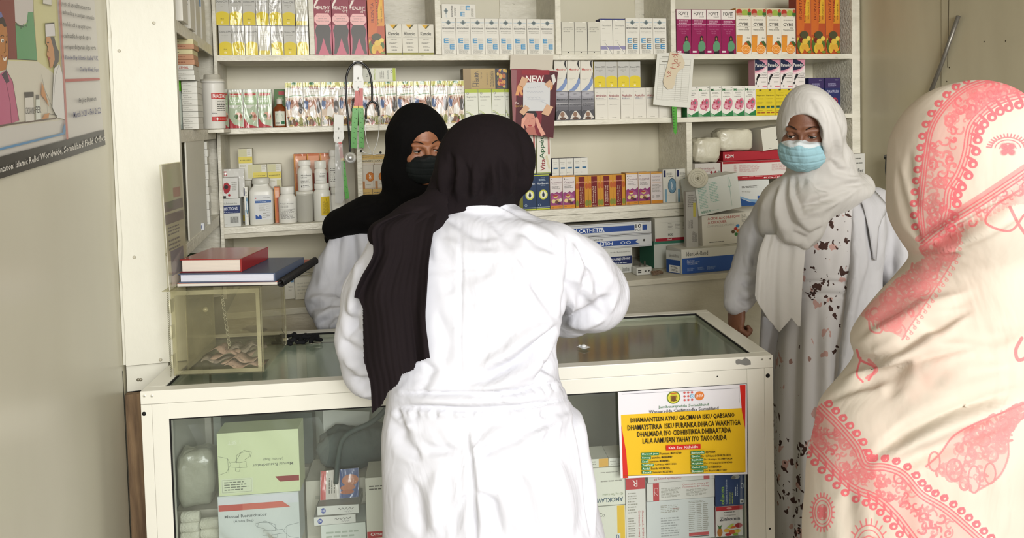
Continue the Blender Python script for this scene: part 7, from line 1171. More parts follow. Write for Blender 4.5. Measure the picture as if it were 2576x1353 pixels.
# crumpled foil pack and small medicine pack at left of the lower shelf
def pillow(name, label, cat, c, sx, sy, sz, mat, seed=0, amp=0.006, M=None, pw=5.0, art=None, h=0.004):
    """puffy wrapped pack: superellipsoid with crumples"""
    n1, n2 = 48, 24; V = []; q = np.random.RandomState(seed)
    for j in range(n2+1):
        ph = -math.pi/2+math.pi*j/n2
        for i in range(n1):
            th = 2*math.pi*i/n1; f = lambda a: math.copysign(abs(a)**(2/pw), a)
            V.append((sx*f(math.cos(ph))*f(math.cos(th)), sy*f(math.cos(ph))*f(math.sin(th)), sz*f(math.sin(ph))))
    V = np.array(V); N = V/np.maximum(np.linalg.norm(V/np.array([sx, sy, sz]), axis=1), 1e-6)[:, None]/max(sx, sy, sz)
    V = V+N*(vnoise(V, 14, seed)*amp+vnoise(V, 34, seed+1)*amp*0.5)[:, None]; F = []
    for j in range(n2):
        for i in range(n1): F.append((j*n1+i, j*n1+(i+1) % n1, (j+1)*n1+(i+1) % n1, (j+1)*n1+i))
    m = MB(); m.add([tuple(v) for v in V], F, mat, True); zmin = V[:, 2].min()
    if art: m.art(art, lambda x, y, L: Vector((-sx+2*sx*x, -sy-amp*1.2-0.0002-0.0001*L, -sz+2*sz*y)), rough=0.4)
    return tag(m.build(name, M=(Matrix.Translation((c[0], c[1], c[2]-zmin)) @ (M or Matrix()))), label, cat)
foil = noise_mat('crinkled_clear_film', '#c9c8c0', '#dddcd4', 8, 0.15, 0.8, bscale=30, coat=1.0)
def pbox(name, label, x0, x1, yt, yb, Y, z, d, typ, rz=0, H=None, cat='carton', zt=None, rx=0, ry=0):
    a, b = onY(x0, yb, Y), onY(x1, yb, Y); H = H or (onY((x0+x1)/2, yt, Y).z-z); w = b.x-a.x
    return carton(name, typ, w, d, H, TR((a.x+b.x)/2, Y, z+0.0006, rz, rx, ry), label, cat), H
ART['inj'] = ('#c9cac4', '#b9bab2', [('r', 0, 0.48, 1, 0.76, '#22305e'), ('b', 0.04, 0.56, 0.86, 0.70, '#dfe2ea', 'INJECTIONS'), ('n', 0.1, 0.5, 0.9, 0.54, '#b9c0d4', 1), ('t', 0.02, 0.8, 0.85, 0.87, G4, 'Sterile Endotoxin Free'), ('r', 0.45, 0.12, 0.9, 0.36, '#a9aaa4'), ('n', 0.48, 0.14, 0.88, 0.34, G4, 6, 1), ('n', 0.02, 0.05, 0.35, 0.1, G7, 1)], 0.4, 0.2)
_, hi = pbox('injection_box', 'white and navy injections box at left end of lower shelf', 557, 606, 500, 561, 3.165, ZL, 0.09, 'inj')
ART['foilp'] = ('#c7c6bf', '#c7c6bf', [('n', 0.02, 0.1, 0.3, 0.95, '#a33a3c', 8), ('n', 0.05, 0.3, 0.2, 0.6, '#a33a3c', 3)], 0.15, 1.0)
ART['pack'] = ('#cfcec8', '#c7c6bf', [('p', [(0.16, 0.25), (0.1, 0.5), (0.15, 0.72), (0.35, 0.78), (0.55, 0.6), (0.5, 0.35), (0.3, 0.22)], '#9c1c26'), ('e', 0.28, 0.55, 0.13, 0.1, '#1d1214'), ('e', 0.45, 0.15, 0.08, 0.06, '#9c1c26'), ('n', 0.62, 0.35, 0.95, 0.8, G7, 5), ('r', 0, 0.0, 0.25, 0.12, '#1d1214')], 0.3, 0.6)
pbox('medicine_pack', 'small white pack with red figure eight emblem on injections box', 558, 600, 447, 500, 3.17, ZL+hi+0.001, 0.04, 'pack')
pbox('foil_packet', 'crinkled clear wrapped packet behind the red emblem pack', 557, 617, 425, 500, 3.215, ZL+hi+0.001, 0.02, 'foilp')
# ---- side alcove stacks, behind the post
ART['flat1'] = ('#cfc79a', '#c7b98a', [('b', 0.02, 0.3, 0.4, 0.6, G4, 'Pharma')], 0.4, 0.2)
ART['flat2'] = ('#b98a6a', '#a97a5a', [('n', 0.0, 0.35, 0.8, 0.65, '#7a3a2c', 1)], 0.4, 0.2)
ART['flat3'] = ('#d3d1c6', '#c9c7ba', [('b', 0.35, 0.25, 0.8, 0.7, '#a8382f', 'TRINET', 180)], 0.4, 0.2)
ART['flat4'] = ('#d6d5cb', '#c9c7ba', [('n', 0.05, 0.5, 0.5, 0.7, G7, 1), ('n', 0.1, 0.15, 0.8, 0.35, G7, 1)], 0.4, 0.2)
ys_ = [(303, 292, 'flat4'), (291, 281, 'flat4'), (280, 270, 'flat4'), (269, 259, 'flat4'), (258, 248, 'flat4'), (247, 234, 'flat4'), (233, 220, 'flat4'), (219, 206, 'flat4')]
z = 1.602; hh = (onY(478, 204, 2.60).z-z)/8
for i in range(8): pbox('flat_carton', f'thin white carton, {["bottom", "second lowest", "third lowest", "fourth lowest", "fourth from top", "third from top", "second from top", "topmost"][i]} of the lower side shelf stack', 460, 499, 0, 300, 2.60+0.003*(i % 3), z, 0.10, 'flat4', H=hh-0.0006, rz=rnd.uniform(-0.02, 0.02)); z += hh
z += 0.001; hh = (onY(465, 98, 2.58).z-z)/8
for i, t in enumerate(('flat4', 'flat4', 'flat3', 'flat2', 'flat2', 'flat1', 'flat2', 'flat1')):
    pbox('flat_carton', f'thin {dict(flat4="white", flat3="white red lettered", flat2="brown", flat1="yellow")[t]} carton, {["bottom", "second lowest", "third lowest", "fourth lowest", "fourth from top", "third from top", "second from top", "topmost"][i]} of upper side shelf stack', 431, 491-(i % 3)*2, 0, 200, 2.575+0.003*(i % 2), z, 0.10, t, H=hh-0.0006, rz=rnd.uniform(-0.02, 0.02)); z += hh
ART['whitebox'] = ('#d6d3c8', '#c7c3b6', [('b', 0.35, 0.55, 0.8, 0.62, G5, 'Tablets'), ('n', 0.35, 0.4, 0.8, 0.5, G7, 2), ('r', 0.62, 0.8, 0.95, 0.97, '#5a83a8')], 0.4, 0.2)
for i, (x0, x1, Y) in enumerate(((436, 461, 2.42), (458, 480, 2.60), (478, 494, 2.80), (492, 508, 2.98))): pbox('tablet_carton', f'white tablet carton on top side shelf, {["nearest", "second nearest", "third nearest", "farthest"][i]} one', x0, x1, 0, 60, Y, 1.9235, 0.09, 'whitebox', H=0.16)
z = 1.263
for i in range(11): pbox('small_carton', f'small white carton in the tall alcove pile, {i+1 and ORD[i] if i < 10 else "topmost"} from bottom', 509, 527-(i % 3), 0, 500, 2.86, z, 0.05, 'flat4', H=0.026, rz=rnd.uniform(-0.06, 0.06)); z += 0.0268
m = MB(); a = onY(508, 553, 2.8); m.bbox(0, 0.03, 0, 0.02, 0, 0.024, 0.0005, mc('#c9ccd0', 0.5)); m.art([('t', 0.05, 0.2, 0.8, 0.8, '#4a5a86', '00')], lambda x, y, L: Vector((0.03*x, -0.0002-0.0001*L, 0.024*y))); tag(m.build('price_block', M=TR(-0.418, 2.70, 1.2632)), 'small white price block marked 00 on the alcove shelf', 'price tag')
ab('shelf_board', XL+0.002, -0.402, 2.60, 3.19, 1.10, 1.112)
ART['green'] = ('#3d5a42', '#44624a', [('n', 0.1, 0.3, 0.7, 0.6, '#8aa08c', 2)], 0.4, 0.2)
m = MB(); tag(carton('flat_carton', 'green', 0.09, 0.16, 0.02, TR(-0.46, 2.76, 1.135, 0.0, 0.0), 'dark green flat carton in the lowest alcove shelf'), None)
carton('flat_carton', 'flat4', 0.08, 0.12, 0.022, TR(-0.455, 2.80, 1.1125), 'white flat carton under the dark green one')
# ================================================================== right bay clutter and things on the cabinet
ZB = 0.9205
ART['foley'] = ('#c6c8c8', '#57544c', [('r', 0.0, 0.05, 1, 0.1, '#9a9ca0'), ('r', 0.0, 0.9, 1, 0.95, '#9a9ca0'), ('r', 0.0, 0.28, 0.97, 0.72, '#2c4a8c'), ('b', 0.02, 0.32, 0.60, 0.68, '#e3e6ea', 'FOLEY BALLOON CATHETER'), ('r', 0.86, 0.15, 0.93, 0.85, '#d9dad8'), ('b', 0.87, 0.48, 0.92, 0.8, '#23201d', '10'), ('t', 0.87, 0.22, 0.92, 0.42, '#23201d', 'PCS.'), ('n', 0.02, 0.14, 0.3, 0.24, G5, 1)], 0.4, 0.3)
ART['foleyr'] = ('#c6c8c8', '#57544c', [('r', 0.0, 0.05, 1, 0.1, '#9a9ca0'), ('r', 0.0, 0.9, 1, 0.95, '#9a9ca0'), ('r', 0.0, 0.2, 0.9, 0.6, '#2c4a8c'), ('b', 0.1, 0.25, 0.66, 0.56, '#e3e6ea', 'FOLEY BALLOON CATHETER', 180), ('b', 0.25, 0.68, 0.58, 0.82, G4, 'SILICON ELASTOMER COATED', 180), ('o', 0.75, 0.4, 0.02, 0.12, 0.3, '#c7cdd8'), ('o', 0.80, 0.4, 0.02, 0.12, 0.3, '#c7cdd8'), ('p', [(0.86, 0.4), (0.92, 0.15), (0.99, 0.15), (0.99, 0.88), (0.92, 0.88)], '#c6c8c8'), ('e', 0.94, 0.5, 0.01, 0.1, G4)], 0.4, 0.3)
ART['wfi'] = ('#cbccc6', '#c2c3bc', [('r', 0.0, 0.36, 1, 0.68, '#1f2b57'), ('p', [(0, 0.3), (0.42, 0.3), (0.5, 0.5), (0, 0.5)], '#cbccc6'), ('b', 0.22, 0.5, 0.96, 0.62, '#e3e6ea', 'WATER FOR INJECTIONS'), ('b', 0.2, 0.34, 0.42, 0.46, '#1f2b57', '10ml'), ('n', 0.55, 0.38, 0.95, 0.44, '#c7cdd8', 1), ('t', 0.45, 0.82, 0.96, 0.88, G4, 'Sterile, Endotoxin Free'), ('n', 0.05, 0.76, 0.35, 0.84, G5, 1), ('n', 0.1, 0.12, 0.4, 0.26, G5, 2), ('n', 0.74, 0.06, 0.95, 0.24, G4, 8, 1)], 0.4, 0.2)
ART['b100'] = ('#cfcdc0', '#bdbbae', [('r', 0, 0.0, 1, 0.13, '#9c2230'), ('b', 0.34, 0.03, 0.46, 0.1, '#e8dcd4', '5ml'), ('b', 0.36, 0.22, 0.5, 0.32, G4, '100'), ('n', 0.36, 0.48, 0.5, 0.78, G7, 5), ('n', 0.56, 0.48, 0.72, 0.78, G7, 5), ('n', 0.78, 0.48, 0.94, 0.78, G7, 5), ('r', 0.05, 0.8, 0.98, 0.81, '#b3b1a4')], 0.4, 0.2)
ART['gtop'] = ('#bfc2b8', '#3f7a62', [('r', 0, 0.9, 1, 1, '#3f7a62'), ('n', 0.3, 0.75, 0.7, 0.82, G7, 1), ('t', 0.32, 0.1, 0.4, 0.7, G7, 'KARAMA', 90)], 0.4, 0.2)
ART['ident'] = ('#d3d2c8', '#c9c8be', [('r', 0, 0, 1, 0.64, '#2c549c'), ('t', 0.07, 0.72, 0.42, 0.9, G4, 'Ident-A-Band'), ('t', 0.08, 0.5, 0.2, 0.56, '#cfd8e6', 'Patient'), ('t', 0.08, 0.43, 0.28, 0.49, '#cfd8e6', 'Identification'), ('t', 0.08, 0.36, 0.25, 0.42, '#cfd8e6', 'Wristbands'), ('n', 0.08, 0.1, 0.2, 0.24, '#8fa8cf', 4), ('n', 0.25, 0.12, 0.36, 0.24, '#8fa8cf', 3), ('n', 0.4, 0.1, 0.55, 0.24, '#8fa8cf', 4), ('b', 0.87, 0.48, 0.97, 0.6, '#dfe6f0', 'pdc')], 0.36, 0.3)
ART['idend'] = ('#b9bab2', '#b9bab2', [('r', 0, 0, 1, 0.6, '#24447e'), ('r', 0.2, 0.03, 0.95, 0.35, '#d3d3cc'), ('n', 0.3, 0.08, 0.85, 0.3, G4, 4), ('t', 0.2, 0.72, 0.9, 0.86, G5, 'Ident-A-Band')], 0.36, 0.3)
ART['asc'] = ('#d6d2c5', '#cbc7b9', [('b', 0.12, 0.83, 0.86, 0.93, '#a83a34', 'ACIDE ASCORBIQUE'), ('b', 0.12, 0.70, 0.55, 0.80, '#a83a34', 'A CROQUER'), ('t', 0.1, 0.6, 0.72, 0.67, '#b3afa2', 'COMPRIMES DE VITAMINE'), ('t', 0.90, 0.5, 0.99, 0.95, '#a9a69a', '250', -90), ('n', 0.14, 0.08, 0.5, 0.13, G5, 1)]+[('p', [(cx+0.045*math.cos(a*1.0472), cy+0.06*math.sin(a*1.0472)) for a in range(6)], c) for cx, cy, c in ((0.80, 0.57, '#3f7fb8'), (0.75, 0.48, '#b3322e'), (0.81, 0.40, '#c9702c'), (0.69, 0.39, '#5a4a30'), (0.76, 0.30, '#3c7a3c'), (0.82, 0.22, '#8c2430'))], 0.4, 0.2)
ART['braun'] = ('#cfd2ca', '#c2c5bc', [('t', 0.04, 0.9, 0.3, 0.95, '#4f8a74', 'Introcan'), ('n', 0.04, 0.18, 0.26, 0.88, '#8db3a3', 16), ('n', 0.3, 0.3, 0.52, 0.88, '#8db3a3', 13), ('b', 0.06, 0.05, 0.28, 0.12, '#2f7a5c', 'B BRAUN'), ('n', 0.3, 0.06, 0.5, 0.09, '#8db3a3', 1), ('L', [(0.79, 0.1), (0.79, 0.62)], 0.0012, '#8db3a3'), ('L', [(0.79, 0.62), (0.76, 0.7), (0.77, 0.85), (0.79, 0.92), (0.81, 0.85), (0.82, 0.7), (0.79, 0.62)], 0.0014, '#8db3a3'), ('L', [(0.74, 0.66), (0.84, 0.66)], 0.002, '#8db3a3')], 0.4, 0.2)
ART['kdm'] = ('#cfc9c2', '#9c1f2a', [('r', 0, 0.0, 1, 0.2, '#a01c26'), ('r', 0, 0.88, 1, 1, '#a01c26'), ('b', 0.01, 0.04, 0.17, 0.17, '#ebe2dc', 'KDM'), ('n', 0.28, 0.12, 0.9, 0.17, '#d99a98', 1), ('b', 0.6, 0.02, 0.98, 0.1, '#ebe2dc', 'KD-JECT'), ('n', 0.24, 0.42, 0.55, 0.8, '#b98a88', 7), ('n', 0.16, 0.42, 0.2, 0.8, '#b98a88', 7), ('n', 0.72, 0.42, 0.98, 0.8, '#b98a88', 7)], 0.36, 0.3)
ART['kdm2'] = ('#a32530', '#a01c26', [('b', 0.02, 0.3, 0.15, 0.7, '#ebe2dc', 'KDM')], 0.36, 0.3)
ART['metz'] = ('#cbc6bf', '#bdb8b0', [('t', 0.14, 0.55, 0.78, 0.72, '#8c3a40', 'Metronidazole'), ('n', 0.14, 0.4, 0.6, 0.46, '#8c3a40', 1)]+[('p', [(x, y-0.13), (x+0.055, y), (x, y+0.13), (x-0.055, y)], c) for x, y, c in ((0.72, 0.2, '#8f9a92'), (0.8, 0.32, '#8c2c34'), (0.88, 0.2, '#6a8a7c'), (0.94, 0.32, '#8f9a92'), (0.64, 0.32, '#8c2c34'))], 0.4, 0.2)
ART['plain'] = ('#cfcbbc', '#c2beaf', [('n', 0.1, 0.2, 0.9, 0.8, '#b7b4a6', 4)], 0.4, 0.1)
ART['tri'] = ('#cdcabc', '#c4c1b3', [('p', [(0.45, 0.38), (0.55, 0.52), (0.65, 0.38), (0.6, 0.38), (0.55, 0.46), (0.5, 0.38)], '#23201d'), ('n', 0.7, 0.4, 0.98, 0.5, G4, 2), ('n', 0.2, 0.04, 0.3, 0.08, G4, 1)], 0.4, 0.1)
ART['swirl'] = ('#ced0cc', '#c4c6c2', [('p', [(0, 0), (0, 0.35), (0.3, 0.18), (0.6, 0.1), (1, 0.12), (1, 0)], '#24508c'), ('p', [(0, 0.35), (0, 0.42), (0.35, 0.26), (1, 0.2), (1, 0.14), (0.5, 0.12)], '#7fa3c4'), ('n', 0.1, 0.7, 0.8, 0.8, G5, 2), ('r', 0.62, 0.26, 0.86, 0.38, '#2c549c'), ('n', 0.1, 0.5, 0.4, 0.6, G7, 2)], 0.36, 0.3)
ART['wclut'] = ART['whitebox']
def up(label, typ, x0, x1, yt, yb, Y, z, d=0.12, rz=0, name='supply_box', ry=0, H=None): return pbox(name, label, x0, x1, yt, yb, Y, z, d, typ, rz, H, 'box', ry=ry)
# on the cabinet, left to right
_, h = up('white and navy box lettered water for injections', 'wfi', 1490, 1591, 626, 680, 3.10, ZB, 0.16)
z1 = ZB+h+0.001
up('long catheter box printed upside down, on the injections box', 'foleyr', 1345, 1640, 592, 624, 3.10, z1+0.0, 0.10, H=onY(1560, 592, 3.10).z-z1)
z2 = onY(1560, 592, 3.10).z+0.002
up('upper long catheter box with blue band', 'foley', 1338, 1639, 560, 591, 3.10, z2, 0.10, H=onY(1560, 560, 3.10).z-z2)
up('plain white box under the left end of the catheter boxes', 'plain', 1352, 1440, 626, 680, 3.10, ZB, 0.10, H=z1-ZB-0.001)
_, h = up('pale box with green top on the cabinet', 'gtop', 1646, 1745, 605, 668, 3.14, ZB, 0.16)
up('white box marked 100 with dark red foot', 'b100', 1648, 1738, 547, 604, 3.13, ZB+h+0.001, 0.14)
idm = TR(0, 0, 0)
a, b = onY(1714, 694, 2.985), onY(1872, 688, 2.985); hI = onY(1800, 622, 2.985).z-ZB
carton('supply_box', 'ident', b.x-a.x, 0.13, hI, TR((a.x+b.x)/2, 2.985, ZB+0.0005, 0.02), 'blue and white wristband box on the cabinet edge', 'box')
m = MB(); a2 = onY(1677, 680, 3.05); w = (Vector((a.x, a.y, 0))-Vector((a2.x, a2.y, 0))).length
_o = carton('box_flap', 'idend', w*0.98, 0.004, hI*0.92, Matrix(), None, None); 
_o.matrix_world = TR((a.x+a2.x)/2-0.002, (a.y+a2.y)/2, ZB+0.0008, math.atan2(a.y-a2.y, a.x-a2.x)); tag(_o, 'blue and white end flap of the wristband box', 'box')
_, h = up('white box with red and coloured hexagon emblem', 'asc', 1768, 1880, 538, 620, 3.03, ZB+hI+0.001, 0.16, ry=math.radians(-1.5))
zA = ZB+hI+0.001+h
up('white box with green print and needle drawing, leaning', 'braun', 1756, 1868, 452, 540, 3.02, zA+0.012, 0.12, ry=math.radians(-7.5), rz=0.06, H=0.158)
# flattened grey box standing on end at the upright
ART['flatg'] = ('#a9a69e', '#9d9a92', [('n', 0.15, 0.72, 0.85, 0.95, '#77746e', 7), ('r', 0.6, 0.55, 0.85, 0.8, '#b3a84e'), ('n', 0.1, 0.35, 0.6, 0.52, '#77746e', 4, 1), ('n', 0.5, 0.1, 0.9, 0.3, '#5b5852', 8, 1)], 0.5, 0.1)
_, h = up('grey flattened box with barcode against the upright', 'flatg', 1727, 1757, 468, 625, 3.02, ZB+0.105, 0.02, H=0.25, name='flattened_box')
up('plain box under the flattened grey box', 'plain', 1727, 1757, 625, 668, 3.02, ZB, 0.05, H=0.104)
# back stack of the bay
up('large plain carton at the back of the right bay', 'plain', 1750, 1960, 520, 640, 3.22, ZB, 0.20, H=onY(1890, 518, 3.10).z-ZB-0.001)
zC = onY(1890, 518, 3.10).z
_, h = up('white box with blue swirl in the right bay', 'swirl', 1858, 1935, 447, 518, 3.10, zC, 0.12, H=0.118)
up('small white carton below the diamond patterned box', 'plain', 1760, 1856, 440, 470, 3.18, zC, 0.14, H=0.138)
zD = zC+0.1195
_, h = up('red and white syringe box in the right bay', 'kdm', 1817, 1990, 404, 452, 3.12, zD, 0.16, H=0.088)
up('red end of a second syringe box', 'kdm2', 1819, 1985, 376, 404, 3.16, zD+0.089, 0.12, H=0.042)
_, h = up('white box with red name and diamond pattern', 'metz', 1748, 1813, 400, 440, 3.13, zC+0.140, 0.14, H=0.063)
zE = zD+0.132
pk = noise_mat('cream_plastic_wrap', '#c2bda8', '#d3cfbb', 9, 0.3, 0.7, bscale=22, coat=0.4)
a = onY(1785, 402, 3.12); pillow('tissue_pack', 'crumpled cream plastic pack at left of the right bay', 'pack', (a.x, 3.17, zC+0.2045), 0.066, 0.05, 0.056, pk, 3, 0.006)
a = onY(1852, 372, 3.13); pillow('tissue_pack', 'wide cream plastic pack on the syringe box', 'pack', (a.x+0.012, 3.19, zE), 0.092, 0.055, 0.052, pk, 5, 0.006)
up('white box with small black triangle mark, tilted', 'tri', 1920, 1995, 312, 385, 3.13, zE+0.008, 0.10, ry=math.radians(-7), H=onY(1950, 318, 3.13).z-zE-0.008)
up('plain carton behind the woman in white scarf', 'plain', 1965, 2100, 520, 640, 3.20, ZB, 0.18, H=0.45)
# gauze roll
a = onY(1756, 448, 2.985); MG = Matrix.Translation(a) @ Vector((0.42, 0.9, -0.12)).to_track_quat('Z', 'Y').to_matrix().to_4x4(); m = MB()
m.lathe([(0.002, -0.001), (0.012, 0.001), (0.040, 0.0), (0.043, 0.004), (0.042, 0.075), (0.036, 0.080), (0.002, 0.080)], noise_mat('gauze', '#cfcab5', '#dad6c4', 20, 0.9, 0.4), 36, MG)
for r_ in (0.012, 0.022, 0.031): m.tube([(r_*math.cos(t), r_*math.sin(t), -0.0006) for t in np.linspace(0, 6.283, 25)[:-1]], 0.0008, mc('#b9b49e', 0.9), 5, MG, closed=True)
m.lathe([(0.006, -0.004), (0.003, -0.002), (0.0005, 0.0)], mc('#b3ae98'), 14, MG)
tag(m.build('gauze_roll'), 'cream gauze roll lying atop the leaning needle box', 'gauze roll')
# plug adapter and rubber tubing
a = onY(1621, 678, 3.03); ad = empty('plug_adapter', (a.x, 3.03, ZB)); tag(ad, 'white plug adapter with pins up on the cabinet', 'adapter')
m = MB(); m.bbox(-0.036, 0.036, 0, 0.05, 0, 0.034, 0.003, mc('#cfcfc8', 0.3, 0.3)); m.art([('r', 0.08, 0.3, 0.3, 0.42, '#2a2724'), ('r', 0.08, 0.55, 0.3, 0.67, '#2a2724'), ('p', [(0.5, 0.5), (0.62, 0.62), (0.62, 0.38)], '#2a2724'), ('p', [(0.88, 0.5), (0.76, 0.62), (0.76, 0.38)], '#2a2724')], lambda x, y, L: Vector((-0.036+0.072*x, -0.0003-0.0001*L, 0.034*y))); q = m.build('adapter_body'); q.parent = ad
for x in (-0.012, 0.012): m = MB(); m.bbox(x-0.004, x+0.004, 0.02, 0.024, 0.0342, 0.056, 0.0005, mc('#6a6860', 0.3, metal=0.8)); q = m.build('pin'); q.parent = ad
m = MB(); a = onY(1655, 683, 3.0); pts = []
for i in range(90): t = i*0.33; r = 0.018+0.004*math.sin(i*1.7); pts.append((a.x+r*math.cos(t)*1.4+0.006*math.sin(i*0.3), 3.01+r*math.sin(t)*0.7, ZB+0.003+0.0045*(1+math.sin(i*0.9))+0.00008*i))
m.tube(pts, 0.0022, mc('#7a6450', 0.6), 6); tag(m.build('rubber_tubing'), 'small coil of brown tubing beside the adapter', 'tubing')
# left part of the cabinet top
for i, (x0, x1, yt, yb, Y, typ, lab_) in enumerate(((718, 742, 700, 752, 3.10, 'whitebox', 'white carton partly behind the ledger binding'), (743, 800, 697, 752, 3.08, 'plain', 'white carton on the left of the cabinet top'), (800, 850, 697, 752, 3.08, 'plain', 'white carton mostly behind the sleeve'))): up(lab_, typ, x0, x1, yt, yb, Y, ZB, 0.1)
m = MB(); a = onY(770, 690, 3.08)
for i in range(5): m.add([(a.x-0.06+0.01*math.sin(i), 3.07+0.004*i, ZB+0.092+i*0.003), (a.x+0.09, 3.07, ZB+0.090+i*0.005), (a.x+0.09, 3.22, ZB+0.092+i*0.004), (a.x-0.05, 3.22, ZB+0.094+i*0.003)], [(0, 1, 2, 3)], mc('#b9b49c' if i % 2 else '#c6c2b4', 0.6))
thicken(tag(m.build('paper_stack'), 'loose papers lying on the white cartons', 'papers'), 0.002)
# far right: carton by the wall, rod, dark rimmed visor
ART['rightc'] = ('#c9c7be', '#b9b7ae', [('n', 0.2, 0.88, 0.9, 0.93, G5, 1), ('n', 0.1, 0.78, 0.95, 0.84, G4, 1), ('b', 0.05, 0.62, 0.95, 0.7, G4, 'Novenidfler'), ('r', 0.05, 0.58, 0.9, 0.585, G5), ('n', 0.2, 0.3, 0.8, 0.36, G4, 1), ('r', 0.1, 0.02, 0.9, 0.1, G4)], 0.4, 0.2)
a = onY(2156, 460, 3.00); up('narrow white carton standing at the right upright', 'rightc', 2118, 2176, 340, 500, 2.98, 1.19, 0.03, H=0.225)
ART['shw'] = ART['plain']
up('plain carton stack carrying the narrow white carton', 'shw', 2105, 2180, 520, 640, 2.975, ZB, 0.12, H=0.2685)
def onR(x, y, off): return onX(x, y, XR-off)
m = MB(); m.tube([onR(2411, 40, 0.012), onR(2369, 160, 0.014), onR(2310, 310, 0.012)], 0.0085, mc('#76726a', 0.35, metal=0.5), 12); m.tube([onR(2411, 40, 0.0121), onR(2410.5, 41.5, 0.0121)], 0.0065, blk, 10)
tag(m.build('metal_rod'), 'grey metal rod slanting across the right wall', 'rod')
vis = empty('face_visor', tuple(onR(2250, 430, 0.03))); tag(vis, 'black rimmed visor hanging on wall, half hidden by the shawl', 'visor'); bpy.context.view_layer.update()
m = MB(); m.tube([onR(x, y, 0.05) for x, y in smooth([(2232, 395), (2231, 430), (2238, 455), (2256, 470)], 5)], 0.008, mc('#17171a', 0.3, 0.3), 8); m.tube([onR(x, y, 0.05) for x, y in ((2229, 396), (2252, 390), (2275, 388))], 0.013, mc('#17171a', 0.3, 0.3), 8); spart(m, 'visor_frame', vis)
m = MB(); m.add([onR(x, y, 0.045) for x, y in ((2234, 400), (2280, 395), (2280, 470), (2256, 468), (2240, 452))], [(0, 1, 2, 3, 4)], mc('#5f6670', 0.2, 0.5)); spart(m, 'visor_lens', vis)
# ================================================================== on the counter
def cz(px, py, z): v = MCi @ onZ(px, py, z); return Vector((v.x, v.y, v.z))
def obox(name, label, cat, fl, fr, br, z, h, fill, parts=None, **kw):
    """upright block on height z from its front-left, front-right and back-right bottom corners in the image; fill(m, w, d, h) draws it in its own frame"""
    A_, B_, C_ = onZ(*fl, z), onZ(*fr, z), onZ(*br, z); x = (B_-A_); w = x.length; x.normalize(); y = Vector((-x.y, x.x, 0)); d = (C_-B_).dot(y); an = math.atan2(x.y, x.x)
    o = empty(name, (A_.x, A_.y, z+0.0004), an); tag(o, label, cat)
    for nm, fn in fill(w, d, h): m = MB(); fn(m); q = m.build(nm); q.parent = o
    return o, w, d
acr = glass_mat('yellowed_acrylic', '#fcfbf4', 0.03, 0.22, 0.06, 0.04, '#c9c5ac'); acr2 = glass_mat('acrylic_edge', '#f6f5e8', 0.08, 0.4, 0.1, 0.25, '#cfcaa6')
ZC_ = 0.9405; HB = 0.232
def fbox(w, d, h):
    t = 0.004; L = []
    for nm, b in (('front_panel', (0, w, 0, t, 0, h)), ('back_panel', (0, w, d-t, d, 0, h)), ('side_panel', (0, t, t, d-t, 0, h)), ('side_panel', (w-t, w, t, d-t, 0, h)), ('base_panel', (t, w-t, t, d-t, 0.0005, t)), ('lid_panel', (-0.002, w+0.002, -0.002, d+0.002, h, h+t))):
        L.append((nm, lambda m, b=b: m.box(*b, acr)))
    def trim(m):
        for x in (0.002, w-0.012): m.box(x, x+0.010, -0.0015, -0.0002, 0.004, h-0.002, acr2)
        m.box(0.012, w-0.012, -0.0015, -0.0002, h-0.014, h-0.002, acr2); m.box(0.012, w-0.012, -0.0015, -0.0002, 0.004, 0.014, acr2)
    L.append(('edge_strip', trim)); L.append(('edge_strip', lambda m: m.box(w+0.0002, w+0.0015, 0.0, 0.008, 0.003, h, acr2))); L.append(('edge_strip', lambda m: m.box(w+0.0002, w+0.0015, d-0.010, d, 0.003, h, acr2)))
    def ch(m):
        for i in range(22): m.tube([(w*0.56+0.0035*math.cos(a)*(1 if i % 2 else 0.4)+i*0.0007, 0.010+0.0035*math.cos(a)*(0.3 if i % 2 else 1), h-0.02-i*0.0068+0.0052*math.sin(a)) for a in np.linspace(0, 6.283, 9)[:-1]], 0.0008, mc('#a9a795', 0.3, metal=0.7), 5, closed=True)
    L.append(('hanging_chain', ch))
    def beads(m):
        for i in range(44): m.tube([(-0.005+0.002*math.cos(a), -0.004, h-0.004-i*0.0054+0.0032*math.sin(a)) for a in np.linspace(0, 6.283, 7)[:-1]], 0.0007, mc('#77745f', 0.3, metal=0.6), 4, closed=True)
    L.append(('side_chain', beads))
    def door(m): m.box(0.03, 0.032, 0.02, d-0.02, 0.01, h-0.02, acr2); m.lathe([(0.004, 0), (0.008, 0.004), (0.008, 0.010), (0.003, 0.013)], acr2, 16, Matrix.Translation((0.034, d*0.55, h*0.62)) @ Matrix.Rotation(1.57, 4, 'Y'))
    L.append(('inner_door', door))
    def hinge(m):
        for z0 in (0.02, 0.10, 0.17): m.box(-0.0035, -0.0003, 0.0, 0.022, z0, z0+0.036, mc('#cfcbae', 0.2, 0.6)); m.tube([(-0.004, 0.0, z0), (-0.004, 0.0, z0+0.036)], 0.0028, mc('#cfcbae', 0.2, 0.6), 8)
    L.append(('hinge', hinge)); return L
ab_, wb, db = obox('acrylic_box', 'clear acrylic cash box with hanging chain on the counter', 'box', (437, 946), (662, 937), (700, 868), ZC_, HB, fbox)
Mb = Matrix.Translation(ab_.location) @ Matrix.Rotation(ab_.rotation_euler[2], 4, 'Z')
